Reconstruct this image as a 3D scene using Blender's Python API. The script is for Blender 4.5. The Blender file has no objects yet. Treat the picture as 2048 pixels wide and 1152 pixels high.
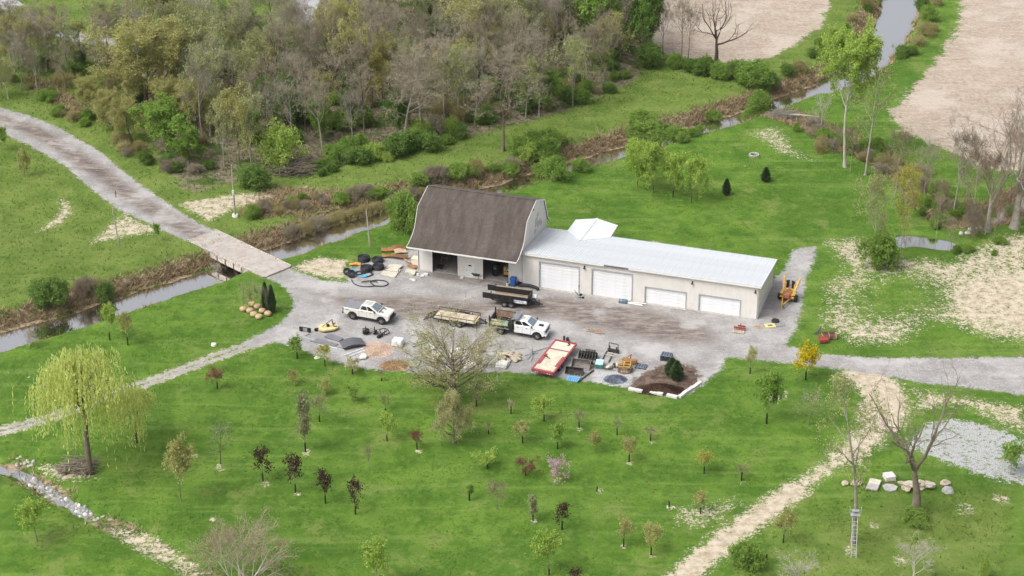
import bpy, bmesh, math, random
import numpy as np
from mathutils import Vector, Matrix

random.seed(7)
RNG = np.random.default_rng(11)
scene = bpy.context.scene
COL = scene.collection
R = math.radians

# ------------------------------------------------------------------ camera, sky, sun, exposure
CAM_H, CAM_PITCH, CAM_LENS = 109.0, R(27.0), 70.0
cam_data = bpy.data.cameras.new('camera')
cam_data.lens, cam_data.sensor_width = CAM_LENS, 36.0
cam_data.clip_start, cam_data.clip_end = 1.0, 6000.0
cam = bpy.data.objects.new('camera', cam_data)
cam.location = (0, 0, CAM_H)
cam.rotation_euler = (math.pi / 2 - CAM_PITCH, 0, 0)
COL.objects.link(cam)
scene.camera = cam

SUN_EL, SUN_AZ = R(54), R(-120)          # azimuth from +Y, negative towards -X
world = bpy.data.worlds.new('World')
scene.world = world
world.use_nodes = True
wn, wl = world.node_tree.nodes, world.node_tree.links
wn.clear()
sky = wn.new('ShaderNodeTexSky')
sky.sky_type = 'NISHITA'
sky.sun_disc = False
sky.sun_elevation = SUN_EL
sky.sun_rotation = SUN_AZ % (2 * math.pi)
sky.air_density, sky.dust_density, sky.ozone_density = 1.0, 6.0, 1.0
hs = wn.new('ShaderNodeHueSaturation')
hs.inputs['Saturation'].default_value = 0.28
bgn = wn.new('ShaderNodeBackground')
bgn.inputs['Strength'].default_value = 0.14
wout = wn.new('ShaderNodeOutputWorld')
wl.new(sky.outputs[0], hs.inputs['Color'])
wl.new(hs.outputs[0], bgn.inputs['Color'])
wl.new(bgn.outputs[0], wout.inputs['Surface'])

sun_data = bpy.data.lights.new('sun', 'SUN')
sun_data.energy = 1.35
sun_data.angle = R(30)
sun_data.color = (1.0, 0.96, 0.9)
sun = bpy.data.objects.new('sun', sun_data)
sdir = Vector((math.sin(SUN_AZ) * math.cos(SUN_EL), math.cos(SUN_AZ) * math.cos(SUN_EL), math.sin(SUN_EL)))
sun.rotation_euler = sdir.to_track_quat('Z', 'Y').to_euler()
sun.location = (0, 200, 150)
COL.objects.link(sun)

scene.view_settings.view_transform = 'Standard'
scene.view_settings.look = 'None'
scene.view_settings.gamma = 1.0
scene.view_settings.use_curve_mapping = False
scene.view_settings.exposure = 0.58
scene.cycles.max_bounces = 6
scene.cycles.diffuse_bounces = 3
scene.cycles.transparent_max_bounces = 4
scene.cycles.use_denoising = True

# ------------------------------------------------------------------ survey: photo point -> place on the ground
FPX = 2048 * CAM_LENS / 36.0
_fw = np.array([0, math.cos(CAM_PITCH), -math.sin(CAM_PITCH)])
_up = np.array([0, math.sin(CAM_PITCH), math.cos(CAM_PITCH)])
_C = np.array([0, 0, CAM_H])
def G0(u, v, z=0.0):
    d = _fw * FPX + np.array([u - 1024.0, 0, 0]) + _up * (576.0 - v)
    return _C + d * ((z - CAM_H) / d[2])
def px_per_m(p):
    return FPX / float(np.dot(np.asarray(p) - _C, _fw))

# ------------------------------------------------------------------ terrain
def poly_line(pts, z=0.0):
    return np.array([G0(u, v, z)[:2] for u, v in pts])
WATER_Z = -1.6
CREEK_PX = [(-260,790),(-120,735),(-40,703),(60,672),(150,648),(250,614),(330,588),(400,567),(450,549),(520,522),(600,497),(700,459),(790,432),
            (860,412),(930,398),(1010,380),(1100,350),(1200,322),(1300,292),(1390,266),(1470,243),(1530,222),(1600,194),(1680,173),
            (1738,132),(1775,80),(1795,35),(1812,-20),(1826,-80),(1840,-150)]
CREEK = np.array([G0(u, v, WATER_Z)[:2] for u, v in CREEK_PX])
CREEK_W = np.interp(np.arange(len(CREEK)), [0,4,8,11,13,16,19,21,24,26,30], [2.3,2.2,1.9,2.0,1.6,1.5,1.6,1.4,2.4,2.9,3.0])
STREAM = poly_line([(1535,228),(1580,240),(1640,265),(1720,302),(1800,352),(1850,410),(1900,448),(1960,446),(2010,430),(2060,400),(2200,330)], -0.7)
STREAM_W = np.interp(np.arange(len(STREAM)), [0,4,6,8,10], [0.7,0.7,0.9,1.4,1.4])
POND = poly_line([(1795,487),(1820,484),(1850,487),(1885,492)], -0.7)
BROOK = poly_line([(-80,925),(-20,935),(25,948),(62,965),(100,990),(140,1012),(180,1037),(240,1062),(320,1105),(420,1165),(520,1220)], -0.5)
BROOK_W = np.interp(np.arange(len(BROOK)), [0,2,4,6,8,10], [0.45,0.45,0.45,0.4,0.25,0.2])

def line_dist(X, Y, L, W):
    best = np.full(X.shape, 1e9); wid = np.zeros(X.shape); side = np.zeros(X.shape)
    for i in range(len(L) - 1):
        a, b = L[i], L[i + 1]
        dx, dy = b - a
        t = np.clip(((X - a[0]) * dx + (Y - a[1]) * dy) / (dx * dx + dy * dy), 0, 1)
        ex, ey = X - a[0] - t * dx, Y - a[1] - t * dy
        d = np.hypot(ex, ey)
        m = d < best
        best = np.where(m, d, best)
        wid = np.where(m, W[i] * (1 - t) + W[i + 1] * t, wid)
        side = np.where(m, np.sign(dx * ey - dy * ex), side)
    return best, wid, side
def sstep(a, b, x):
    t = np.clip((x - a) / (b - a), 0, 1)
    return t * t * (3 - 2 * t)
def wob(X, Y, s, ph=0.0):
    return (np.sin(X / s + 1.7 * np.sin(Y / s * .73 + ph)) + np.sin(Y / s * 1.13 + 1.3 * np.sin(X / s * .81 + 2 + ph))) * .5
def creek_info(X, Y):
    d, w, s = line_dist(X, Y, CREEK, CREEK_W)
    return d + wob(X, Y, 1.3) * .35 + wob(X, Y, .55, 1) * .15, w, s
ROAD_C = poly_line([(-60,215),(0,238),(60,262),(120,292),(200,342),(270,398),(340,442),(405,474)])
def height(X, Y):
    X = np.asarray(X, float); Y = np.asarray(Y, float)
    d, w, s = creek_info(X, Y)
    h = wob(X, Y, 9.0) * .10 + wob(X, Y, 3.1, 3) * .035
    h = h * sstep(0, 6, np.hypot(np.maximum(0, np.abs(X - 3) - 31), np.maximum(0, np.abs(Y - 207) - 16)))   # yard and building pad are flat
    # the wooded side rises gently away from the creek
    rise = np.where(s > 0, sstep(14, 70, d), 0) * 2.2
    h = h + rise
    bw = np.where(s > 0, 3.9, 2.3)
    t = np.clip((d - w) / bw, -1, 1)
    bank = np.where(t < 0, -0.5 * np.minimum(1, -t * 2), sstep(0, 1, t) * .75 + .25 * t)
    h = np.where(d < w + bw, (WATER_Z - .05) + np.where(t < 0, bank, bank * (h - WATER_Z + .05)), h)
    d2, w2, _ = line_dist(X, Y, STREAM, STREAM_W)
    d2 = d2 + wob(X, Y, .8, 2) * .3
    dp, _, _ = line_dist(X, Y, POND, np.full(len(POND), 1.0))
    h2 = -1.0 + sstep(0, 2.6, d2 - w2 * .6) * 1.0
    h3 = -1.0 + sstep(0, 1.7, dp - 1.0) * 1.0
    h = np.where(h > -1.1, h + np.minimum(h2, h3), h)
    d4, w4, _ = line_dist(X, Y, BROOK, BROOK_W)
    d4 = d4 + wob(X, Y, .6, 2) * .2
    h = h + (-.75 + sstep(0, 2.2, d4 - w4 * .5) * .75) * np.clip(w4 / .7, 0, 1)
    return h
def Gd(u, v):
    z = 0.0
    for _ in range(7):
        p = G0(u, v, z)
        z = .5 * z + .5 * float(height(p[0:1], p[1:2])[0])
    p = G0(u, v, z)
    return np.array([p[0], p[1], float(height(p[0:1], p[1:2])[0])])

def poly_sd(X, Y, pts):
    P = np.asarray(pts); n = len(P)
    d = np.full(X.shape, 1e9); inside = np.zeros(X.shape, bool)
    for i in range(n):
        a, b = P[i], P[(i + 1) % n]
        dx, dy = b - a
        t = np.clip(((X - a[0]) * dx + (Y - a[1]) * dy) / (dx * dx + dy * dy + 1e-9), 0, 1)
        d = np.minimum(d, np.hypot(X - a[0] - t * dx, Y - a[1] - t * dy))
        c = ((a[1] > Y) != (b[1] > Y)) & (X < dx * (Y - a[1]) / (dy if abs(dy) > 1e-9 else 1e-9) + a[0])
        inside ^= c
    return np.where(inside, -d, d)
def on_land(px): return np.array([Gd(u, v)[:2] for u, v in px])
def pmask(X, Y, px, soft=.8):
    sd = poly_sd(X, Y, on_land(px))
    return np.clip(.5 - sd / (2 * soft), 0, 1)
def lmask(X, Y, px, w, soft=.5):
    L = on_land(px); W = np.full(len(L), 1.0) * w
    d, ww, s = line_dist(X, Y, L, W)
    return np.clip(.5 - (d - ww) / (2 * soft), 0, 1)

YARD = [(530,556),(578,536),(600,548),(650,562),(700,566),(690,545),(740,520),(820,500),(840,500),(1045,540),(1480,600),(1500,610),(1545,560),(1570,540),(1588,500),
        (1632,492),(1628,520),(1610,560),(1602,620),(1590,660),(1568,690),(1640,708),(1760,716),(1900,717),(2060,713),(2260,700),(2260,840),(2060,792),
        (1960,777),(1850,767),(1750,747),(1660,736),(1600,729),(1540,722),(1455,714),(1442,738),(1392,778),(1355,797),(1258,776),(1200,766),(1060,747),
        (1000,744),(950,742),(870,748),(800,742),(740,738),(690,728),(650,716),(615,702),(580,690),(545,684),(500,697),(480,690),(520,668),(560,648),
        (584,622),(590,604),(575,578),(545,560)]
ROAD = [(-200,150),(-60,188),(0,215),(60,232),(120,258),(200,303),(270,362),(340,410),(385,440),(432,464),(384,485),(345,470),(300,447),(240,420),(190,383),(130,330),(60,292),(0,262),(-60,240),(-200,190)]
FIELD_A = [(1285,-200),(1285,20),(1300,70),(1330,108),(1400,122),(1480,134),(1530,118),(1590,88),(1640,55),(1660,0),(1680,-200)]
FIELD_B = [(1950,-300),(1925,0),(1915,55),(1880,112),(1822,180),(1785,225),(1800,262),(1880,292),(1960,332),(2060,345),(2500,300),(2500,-300)]
WOODS = [(-300,90),(0,135),(130,200),(230,270),(320,350),(420,372),(560,350),(700,328),(860,285),(990,262),(1150,215),(1270,160),(1300,110),(1290,40),(1260,-250),(-300,-250)]
TRACK = [(548,676),(480,696),(400,726),(300,764),(200,797),(100,836),(0,862),(-120,900)]
DIRT = [(1725,752),(1760,775),(1772,805),(1765,840),(1740,872),(1690,912),(1640,945),(1592,978),(1528,1024),(1464,1070),(1417,1108),(1355,1165),(1280,1240)]

def masks(X, Y):
    M = {}
    M['gravel'] = np.maximum.reduce([pmask(X, Y, YARD, 1.15), pmask(X, Y, ROAD, 1.0), .66 * lmask(X, Y, TRACK, 1.0, .6) * (1 - .5 * lmask(X, Y, TRACK, .22, .25))])
    M['brown'] = np.clip(np.maximum.reduce([
        pmask(X, Y, [(600,575),(700,590),(830,585),(960,600),(1100,585),(1300,615),(1420,650),(1450,690),(1330,690),(1180,660),(1100,640),(960,640),(820,640),(700,620),(640,600)], 2.0),
        1.0 * lmask(X, Y, [(0,238),(60,258),(120,290),(200,345),(270,398),(340,440),(400,470)], 1.8, 1.3),
        .9 * pmask(X, Y, [(850,540),(1040,565),(1050,590),(860,560)], 1.2),
        .7 * pmask(X, Y, [(1516,641),(1556,576),(1590,590),(1560,650)], 1.5),  # garage's cast shadow beside its right wall, painted as darker ground
        .55 * pmask(X, Y, [(1200,690),(1500,700),(1800,735),(2060,750),(2060,770),(1700,735),(1450,712),(1250,712)], 2.0)]), 0, 1)
    tan = [.95 * lmask(X, Y, DIRT[:4], 2.3, 1.6), .82 * lmask(X, Y, DIRT[3:6], 1.6, 1.8), .92 * lmask(X, Y, DIRT[7:], 1.35, 1.4), .7 * lmask(X, Y, TRACK, 1.1, .7) * (1 - .5 * lmask(X, Y, TRACK, .22, .25)),
           .36 * lmask(X, Y, [(305,836),(415,898),(505,935),(620,965),(735,988),(875,1052),(1020,1096),(1120,1130)], .16, .35), .36 * lmask(X, Y, [(600,735),(750,772),(860,800),(1000,830)], .16, .35), .72 * lmask(X, Y, DIRT[4:8], 1.1, 1.6),
           .56 * pmask(X, Y, [(1640,480),(1720,470),(1790,510),(1900,520),(1990,470),(2200,440),(2200,700),(2060,690),(1960,676),(1880,640),(1800,690),(1700,690),(1640,650),(1650,560),(1690,540)], 2.2),
           .66 * pmask(X, Y, [(1850,640),(1880,560),(2060,520),(2200,520),(2200,690),(1990,660)], 2.5),
           .60 * pmask(X, Y, [(350,405),(480,385),(545,383),(555,396),(480,415),(415,445),(380,425)], .9),
           .56 * pmask(X, Y, [(250,425),(335,465),(255,474),(170,492),(215,450)], .9),
           .55 * pmask(X, Y, [(110,388),(140,405),(148,430),(120,452),(62,468),(105,438),(118,415)], .8),
           .66 * pmask(X, Y, [(578,532),(640,512),(700,520),(700,560),(650,558),(600,545)], 1.0),
           .54 * pmask(X, Y, [(1820,772),(2060,812),(2060,880),(1920,812),(1820,830)], 1.6),
           .55 * pmask(X, Y, [(1535,785),(1580,778),(1575,800),(1540,812)], .9),
           .44 * pmask(X, Y, [(1340,1010),(1420,1000),(1480,985),(1500,1010),(1420,1060),(1340,1060)], 1.6),
           .46 * pmask(X, Y, [(1480,262),(1560,250),(1600,300),(1650,330),(1560,310)], 1.5),
           .60 * pmask(X, Y, [(1240,490),(1500,520),(1560,540),(1500,512),(1300,480)], .8),
           .56 * pmask(X, Y, [(190,1048),(300,1060),(430,1150),(380,1160),(260,1100)], 1.3),
           .6 * pmask(X, Y, [(60,930),(170,930),(200,960),(120,968)], 1.0)]
    spots = [(390,912,.55),(428,1038,.7),(100,735,.6),(15,745,.5),(80,775,.6),(60,752,.5),(1490,330,.5),(1620,985,.6),(1700,1100,1.0),(1800,1120,1.1),(2000,1000,1.3),(1930,1020,1.4),
             (650,390,.8),(610,372,.6),(1750,1050,.8),(440,935,.9),(530,967,.8),(595,988,.6),(612,905,.8),(836,903,.6),(1160,858,.6),(1303,884,.6),(1260,927,.6),(1485,964,.5),(1068,1045,.6),(1200,985,.7),(1340,1015,.6),(1250,1095,.6),(1305,1112,.6),(1118,962,.9)]
    for u, v, r in spots:
        c = G0(u, v)
        tan.append(.44 * np.clip(1 - (np.hypot((X - c[0]), (Y - c[1]) * .8) - r * .5) / (r * .6), 0, 1))
    M['tan'] = np.maximum.reduce(tan)
    M['tan'] = M['tan'] * (1 - .6 * pmask(X, Y, [(1690,600),(1740,545),(1820,545),(1885,575),(1890,615),(1800,640),(1720,640)], 3.0))
    M['stubble'] = np.maximum(pmask(X, Y, FIELD_A, 2.0), pmask(X, Y, FIELD_B, 2.6))
    d, w, s = creek_info(X, Y)
    bank = np.where(s > 0, np.clip(1.25 - (d - w) / 3.6, 0, 1), np.clip(1.0 - (d - w) / 1.5, 0, 1))
    d2, w2, _ = line_dist(X, Y, STREAM, STREAM_W)
    d4, w4, _ = line_dist(X, Y, BROOK, BROOK_W)
    M['straw'] = np.maximum.reduce([bank, np.clip(1.0 - (d2 - w2) / 3.0, 0, 1) * .9, np.clip(1.1 - (d4 - w4) / 2.2, 0, 1) * (.50 + .30 * wob(X, Y, 1.6, 4)),
                                    .6 * pmask(X, Y, [(480,392),(560,372),(700,380),(860,350),(1000,330),(1150,300),(1150,330),(900,390),(760,410),(600,440),(500,440)], 2.0),
                                    .55 * pmask(X, Y, [(40,130),(160,190),(210,240),(150,250),(60,190)], 2.5)])
    open_top = pmask(X, Y, [(-300,-250),(640,-250),(640,50),(560,75),(450,97),(300,92),(150,62),(60,25),(-300,-40)], 2.0)
    M['litter'] = np.maximum(pmask(X, Y, WOODS, 2.5) * (1 - open_top) * (1 - .75 * pmask(X, Y, [(-300,40),(120,70),(260,150),(330,300),(320,360),(200,260),(0,140),(-300,100)], 4.0)), .55 * pmask(X, Y, [(330,330),(460,330),(480,370),(400,395),(330,380)], 2.0))
    M['pebble'] = np.maximum(.62 * pmask(X, Y, [(1800,893),(1850,845),(1900,835),(1960,842),(2060,880),(2200,900),(2200,1020),(2060,975),(1980,960),(1900,930)], .9),
                             .75 * pmask(X, Y, [(1180,742),(1270,740),(1262,776),(1190,768)], .8))
    M['mulch'] = pmask(X, Y, [(1255,778),(1270,757),(1310,735),(1350,722),(1395,738),(1402,763),(1356,796)], 1.2)
    M['asphalt'] = np.maximum(lmask(X, Y, [(-40,-30),(20,10),(70,45),(150,72),(230,88),(330,103),(430,107),(470,104)], 1.9, .5), pmask(X, Y, [(590,-60),(655,-60),(640,0),(625,45),(598,60),(585,20)], .6))
    M['olive'] = np.where(s > 0, sstep(0, 6, d), 0) * .75
    M['olive'] = np.maximum(M['olive'], .8 * pmask(X, Y, [(1600,1000),(2060,960),(2060,1200),(1500,1200)], 6))
    M['brown'] = np.clip(M['brown'], 0, 1)
    return M

rows = []
y = 138.0
while y < 372:
    rows.append(y); y += .30 + .30 * (y - 138) / 230
NC = 500
yy = np.array(rows)
GX = np.linspace(-1, 1, NC)[None, :] * (0.30 * yy + 10)[:, None]
GY = np.repeat(yy[:, None], NC, 1)
NR = len(rows)
GZ = height(GX, GY)
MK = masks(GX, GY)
# ------------------------------------------------------------------ materials
MATS = {}
def nt(m):
    m.use_nodes = True
    t = m.node_tree
    t.nodes.clear()
    return t, t.nodes, t.links
class NB:
    """small helper to write shader nodes briefly"""
    def __init__(self, m):
        self.t, self.n, self.l = nt(m)
        self.out = self.n.new('ShaderNodeOutputMaterial')
        g = self.n.new('ShaderNodeNewGeometry'); self.pos = g.outputs['Position']
        tc = self.n.new('ShaderNodeTexCoord'); self.obj = tc.outputs['Object']
    def val(self, sock, v):
        if hasattr(v, 'is_output') or isinstance(v, bpy.types.NodeSocket): self.l.new(v, sock)
        else: sock.default_value = v
    def noise(self, co, scale, detail=3, rough=.55):
        n = self.n.new('ShaderNodeTexNoise'); self.l.new(co, n.inputs['Vector'])
        n.inputs['Scale'].default_value = scale; n.inputs['Detail'].default_value = detail; n.inputs['Roughness'].default_value = rough
        return n.outputs['Fac']
    def voro(self, co, scale, feat='F1'):
        n = self.n.new('ShaderNodeTexVoronoi'); self.l.new(co, n.inputs['Vector']); n.feature = feat
        n.inputs['Scale'].default_value = scale
        return n
    def math(self, op, a, b=0.0, c=0.0):
        n = self.n.new('ShaderNodeMath'); n.operation = op
        self.val(n.inputs[0], a); self.val(n.inputs[1], b); self.val(n.inputs[2], c)
        return n.outputs[0]
    def mapr(self, x, a, b, c=0.0, d=1.0, smooth=True):
        n = self.n.new('ShaderNodeMapRange'); n.interpolation_type = 'SMOOTHSTEP' if smooth else 'LINEAR'
        self.val(n.inputs[0], x)
        for i, q in enumerate((a, b, c, d)): n.inputs[i + 1].default_value = q
        return n.outputs[0]
    def mix(self, f, a, b, mode='MIX'):
        n = self.n.new('ShaderNodeMix'); n.data_type = 'RGBA'; n.blend_type = mode
        self.val(n.inputs[0], f)
        self.val(n.inputs[6], a if not isinstance(a, tuple) else (*a, 1)); self.val(n.inputs[7], b if not isinstance(b, tuple) else (*b, 1))
        return n.outputs[2]
    def stretch(self, co, s):
        n = self.n.new('ShaderNodeMapping'); self.l.new(co, n.inputs[0]); n.inputs['Scale'].default_value = s
        return n.outputs[0]
    def bump(self, h, strength, dist=.05):
        n = self.n.new('ShaderNodeBump'); self.l.new(h, n.inputs['Height'])
        n.inputs['Strength'].default_value = strength; n.inputs['Distance'].default_value = dist
        return n.outputs[0]
    def bsdf(self, col, rough=.8, metal=0.0, normal=None, spec=.5):
        n = self.n.new('ShaderNodeBsdfPrincipled')
        self.val(n.inputs['Base Color'], col if not isinstance(col, tuple) else (*col, 1))
        self.val(n.inputs['Roughness'], rough); self.val(n.inputs['Metallic'], metal)
        n.inputs['Specular IOR Level'].default_value = spec
        if normal is not None: self.l.new(normal, n.inputs['Normal'])
        return n
    def done(self, sh):
        self.l.new(sh if isinstance(sh, bpy.types.NodeSocket) else sh.outputs[0], self.out.inputs['Surface'])
def mat(name, col, rough=.7, metal=0.0, var=.25, scale=3.0, dirt=None, dirt_amt=.0, bump=.0, spec=.4, fine=18.0):
    """plain paint / metal / wood surface with worn, uneven colour"""
    if name in MATS: return MATS[name]
    m = bpy.data.materials.new(name); b = NB(m)
    f = b.noise(b.obj, scale, 4)
    lo = tuple(c * (1 - var) for c in col); hi = tuple(min(1, c * (1 + var * .7)) for c in col)
    c = b.mix(b.mapr(f, .3, .7), lo, hi)
    if dirt is not None:
        f2 = b.noise(b.obj, scale * 2.3, 5, .65)
        c = b.mix(b.mapr(f2, .62 - dirt_amt * .4, .80 - dirt_amt * .2), c, dirt)
    nrm = b.bump(b.noise(b.obj, fine, 3), bump, .03) if bump else None
    b.done(b.bsdf(c, rough, metal, nrm, spec))
    MATS[name] = m
    return m

def grass_cols(b):
    big = b.noise(b.pos, .06, 3, .6); mid = b.noise(b.pos, .30, 5, .62); fine = b.noise(b.pos, 2.0, 5, .72)
    c = b.mix(b.mapr(mid, .34, .66), (.060, .134, .015), (.120, .212, .028))
    c = b.mix(b.math('MULTIPLY', b.mapr(big, .42, .62), .7), c, (.056, .126, .014))
    c = b.mix(b.math('MULTIPLY', b.mapr(b.noise(b.pos, .13, 4, .6), .52, .68), .55), c, (.142, .236, .038))
    c = b.mix(b.math('MULTIPLY', b.mapr(b.noise(b.pos, .9, 5, .7), .50, .66), .45), c, (.150, .245, .042))
    mow = b.n.new('ShaderNodeMapping'); b.l.new(b.pos, mow.inputs[0]); mow.inputs['Rotation'].default_value = (0, 0, .55); mow.inputs['Scale'].default_value = (.035, .55, 1)
    c = b.mix(b.math('MULTIPLY', b.mapr(b.noise(mow.outputs[0], 1.0, 3, .6), .52, .66), .32), c, (.20, .28, .07))
    c = b.mix(b.math('MULTIPLY', b.mapr(b.noise(b.pos, .75, 4, .7), .46, .32), .5), c, (.040, .100, .012))
    c = b.mix(b.math('MULTIPLY', b.mapr(b.noise(b.pos, .17, 5, .70), .53, .66), .68), c, (.175, .225, .058))
    c = b.mix(b.math('MULTIPLY', b.mapr(b.noise(b.pos, 1.5, 5, .75), .62, .72), .55), c, (.22, .24, .09))
    c = b.mix(b.math('MULTIPLY', b.mapr(fine, .55, .80), .5), c, (.200, .300, .068))
    c = b.mix(b.math('MULTIPLY', b.mapr(fine, .46, .28), .2), c, (.036, .088, .011))
    return c, big, mid, fine

def ground_material():
    m = bpy.data.materials.new('ground_cover'); b = NB(m)
    at = {}
    for nm, keys in (('cover_a', ('gravel', 'tan', 'stubble', 'straw')), ('cover_b', ('litter', 'pebble', 'mulch', 'olive')), ('cover_c', ('brown', 'asphalt', 'x', 'y'))):
        a = b.n.new('ShaderNodeAttribute'); a.attribute_name = nm
        s = b.n.new('ShaderNodeSeparateColor'); b.l.new(a.outputs['Color'], s.inputs[0])
        for k, o in zip(keys, (s.outputs[0], s.outputs[1], s.outputs[2], a.outputs['Alpha'])): at[k] = o
    grass, big, mid, fine = grass_cols(b)
    speck = b.noise(b.pos, 9.0, 3, .8)
    brk = b.noise(b.pos, 1.1, 5, .7); brk2 = b.noise(b.pos, .33, 4, .65)
    def edge(k, amp, lo=.42, hi=.58, n=None):
        q = b.math('MULTIPLY_ADD', b.math('SUBTRACT', n or brk, .5), amp, at[k])
        return b.mapr(q, lo, hi)
    # duller, yellower turf
    oli = b.mix(b.mapr(mid, .3, .7), (.105, .155, .030), (.180, .225, .060))
    oli = b.mix(b.mapr(fine, .55, .8), oli, (.24, .25, .10))
    c = b.mix(b.math('MULTIPLY', edge('olive', .9, .2, .9, brk2), .75), grass, oli)
    # leaf litter in the woods
    lit = b.mix(b.mapr(brk, .35, .65), (.11, .095, .062), (.25, .21, .15))
    lit = b.mix(b.mapr(mid, .50, .62), lit, (.060, .100, .022))
    c = b.mix(edge('litter', .9), c, lit)
    # dry grass of the banks
    st = b.mix(b.mapr(b.noise(b.stretch(b.pos, (1, 1, .3)), 2.4, 5, .75), .32, .68), (.13, .095, .058), (.44, .355, .235))
    st = b.mix(b.mapr(brk2, .5, .62), st, (.06, .10, .018))
    c = b.mix(edge('straw', 1.0), c, st)
    # crop stubble
    rot = b.n.new('ShaderNodeMapping'); b.l.new(b.pos, rot.inputs[0]); rot.inputs['Rotation'].default_value = (0, 0, 1.0); rot.inputs['Scale'].default_value = (.22, 1.1, 1)
    sb = b.math('ADD', b.math('MULTIPLY', b.noise(rot.outputs[0], 1.0, 4, .65), .28), b.math('MULTIPLY', b.noise(b.pos, 1.5, 6, .8), .72))
    stub = b.mix(b.mapr(sb, .36, .64), (.27, .21, .16), (.49, .415, .34))
    stub = b.mix(b.math('MULTIPLY', b.mapr(brk2, .42, .68), .6), stub, (.40, .335, .275))
    stub = b.mix(b.math('MULTIPLY', b.mapr(b.noise(b.pos, .10, 4, .6), .46, .62), .55), stub, (.52, .46, .40))
    stub = b.mix(b.math('MULTIPLY', b.mapr(speck, .56, .72), .5), stub, (.58, .51, .44))
    c = b.mix(b.mapr(b.math('ADD', at['stubble'], b.math('ADD', b.math('MULTIPLY', b.math('SUBTRACT', brk2, .5), 1.1), b.math('MULTIPLY', b.math('SUBTRACT', fine, .5), .9))), .40, .60), c, stub)
    # bare tan soil and stony ground
    tn = b.mix(b.mapr(brk, .32, .68), (.34, .28, .20), (.53, .465, .37))
    tn = b.mix(b.math('MULTIPLY', b.mapr(speck, .55, .70), .65), tn, (.62, .57, .48))
    tn = b.mix(b.math('MULTIPLY', b.mapr(speck, .42, .30), .55), tn, (.20, .16, .10))
    tn_breakup = b.math('ADD', b.math('MULTIPLY', b.math('SUBTRACT', brk, .5), 1.2), b.math('MULTIPLY', b.math('SUBTRACT', b.noise(b.pos, 3.4, 5, .8), .5), 2.4))
    c = b.mix(b.mapr(b.math('ADD', b.math('MULTIPLY', at['tan'], 1.15), b.math('MULTIPLY', tn_breakup, b.mapr(at['tan'], .02, .3))), .46, .62), c, tn)
    # gravel
    mott = b.noise(b.pos, 2.6, 6, .8)
    gv = b.mix(b.mapr(brk2, .35, .65), (.232, .222, .214), (.335, .325, .318))
    gv = b.mix(b.math('MULTIPLY', b.mapr(mott, .50, .70), .75), gv, (.45, .445, .448))
    gv = b.mix(b.math('MULTIPLY', b.mapr(mott, .47, .30), .75), gv, (.155, .143, .135))
    gv = b.mix(b.math('MULTIPLY', b.mapr(speck, .52, .70), .8), gv, (.50, .495, .50))
    gv = b.mix(b.math('MULTIPLY', b.mapr(speck, .46, .30), .75), gv, (.17, .155, .145))
    wear = b.noise(b.stretch(b.pos, (.5, 1.5, 1)), .9, 6, .72)
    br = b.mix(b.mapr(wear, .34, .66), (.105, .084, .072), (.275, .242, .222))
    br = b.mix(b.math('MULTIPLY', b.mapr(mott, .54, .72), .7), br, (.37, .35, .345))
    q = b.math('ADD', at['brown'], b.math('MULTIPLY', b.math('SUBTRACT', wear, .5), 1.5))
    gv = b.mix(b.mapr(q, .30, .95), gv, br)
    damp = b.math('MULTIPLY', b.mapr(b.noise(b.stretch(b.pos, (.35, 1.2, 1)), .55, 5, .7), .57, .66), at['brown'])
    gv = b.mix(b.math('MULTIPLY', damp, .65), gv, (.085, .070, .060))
    pale = b.mapr(b.noise(b.pos, .16, 4, .6), .54, .66)
    gv = b.mix(b.math('MULTIPLY', pale, .45), gv, (.47, .46, .455))
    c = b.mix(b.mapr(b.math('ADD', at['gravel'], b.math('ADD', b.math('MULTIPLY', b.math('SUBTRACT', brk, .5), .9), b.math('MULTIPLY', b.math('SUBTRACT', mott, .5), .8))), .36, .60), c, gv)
    pb = b.mix(b.mapr(speck, .35, .65), (.26, .26, .255), (.52, .525, .535))
    pbm = b.math('ADD', at['pebble'], b.math('ADD', b.math('MULTIPLY', b.math('SUBTRACT', brk, .5), 1.3), b.math('MULTIPLY', b.math('SUBTRACT', mott, .5), 1.8)))
    c = b.mix(b.mapr(pbm, .40, .56), c, pb)
    c = b.mix(edge('asphalt', .25), c, b.mix(b.mapr(brk, .3, .7), (.30, .30, .31), (.40, .40, .41)))
    ml = b.mix(b.mapr(brk, .35, .65), (.060, .040, .030), (.17, .125, .10))
    ml = b.mix(b.math('MULTIPLY', b.mapr(speck, .58, .75), .5), ml, (.30, .24, .19))
    c = b.mix(edge('mulch', 1.3), c, ml)
    hgt = b.math('ADD', b.math('MULTIPLY', fine, .9), b.math('MULTIPLY', speck, .5))
    # stony and bare ground is less tufted than turf
    hard = b.math('MAXIMUM', edge('gravel', .75), b.math('MAXIMUM', edge('asphalt', .2), b.math('MULTIPLY', edge('tan', .5), .6)))
    n = b.n.new('ShaderNodeBump'); b.l.new(hgt, n.inputs['Height'])
    b.l.new(b.math('MULTIPLY_ADD', hard, -.75, 1.0), n.inputs['Strength']); n.inputs['Distance'].default_value = .16
    b.done(b.bsdf(c, .95, 0, n.outputs[0], .15))
    return m

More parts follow.
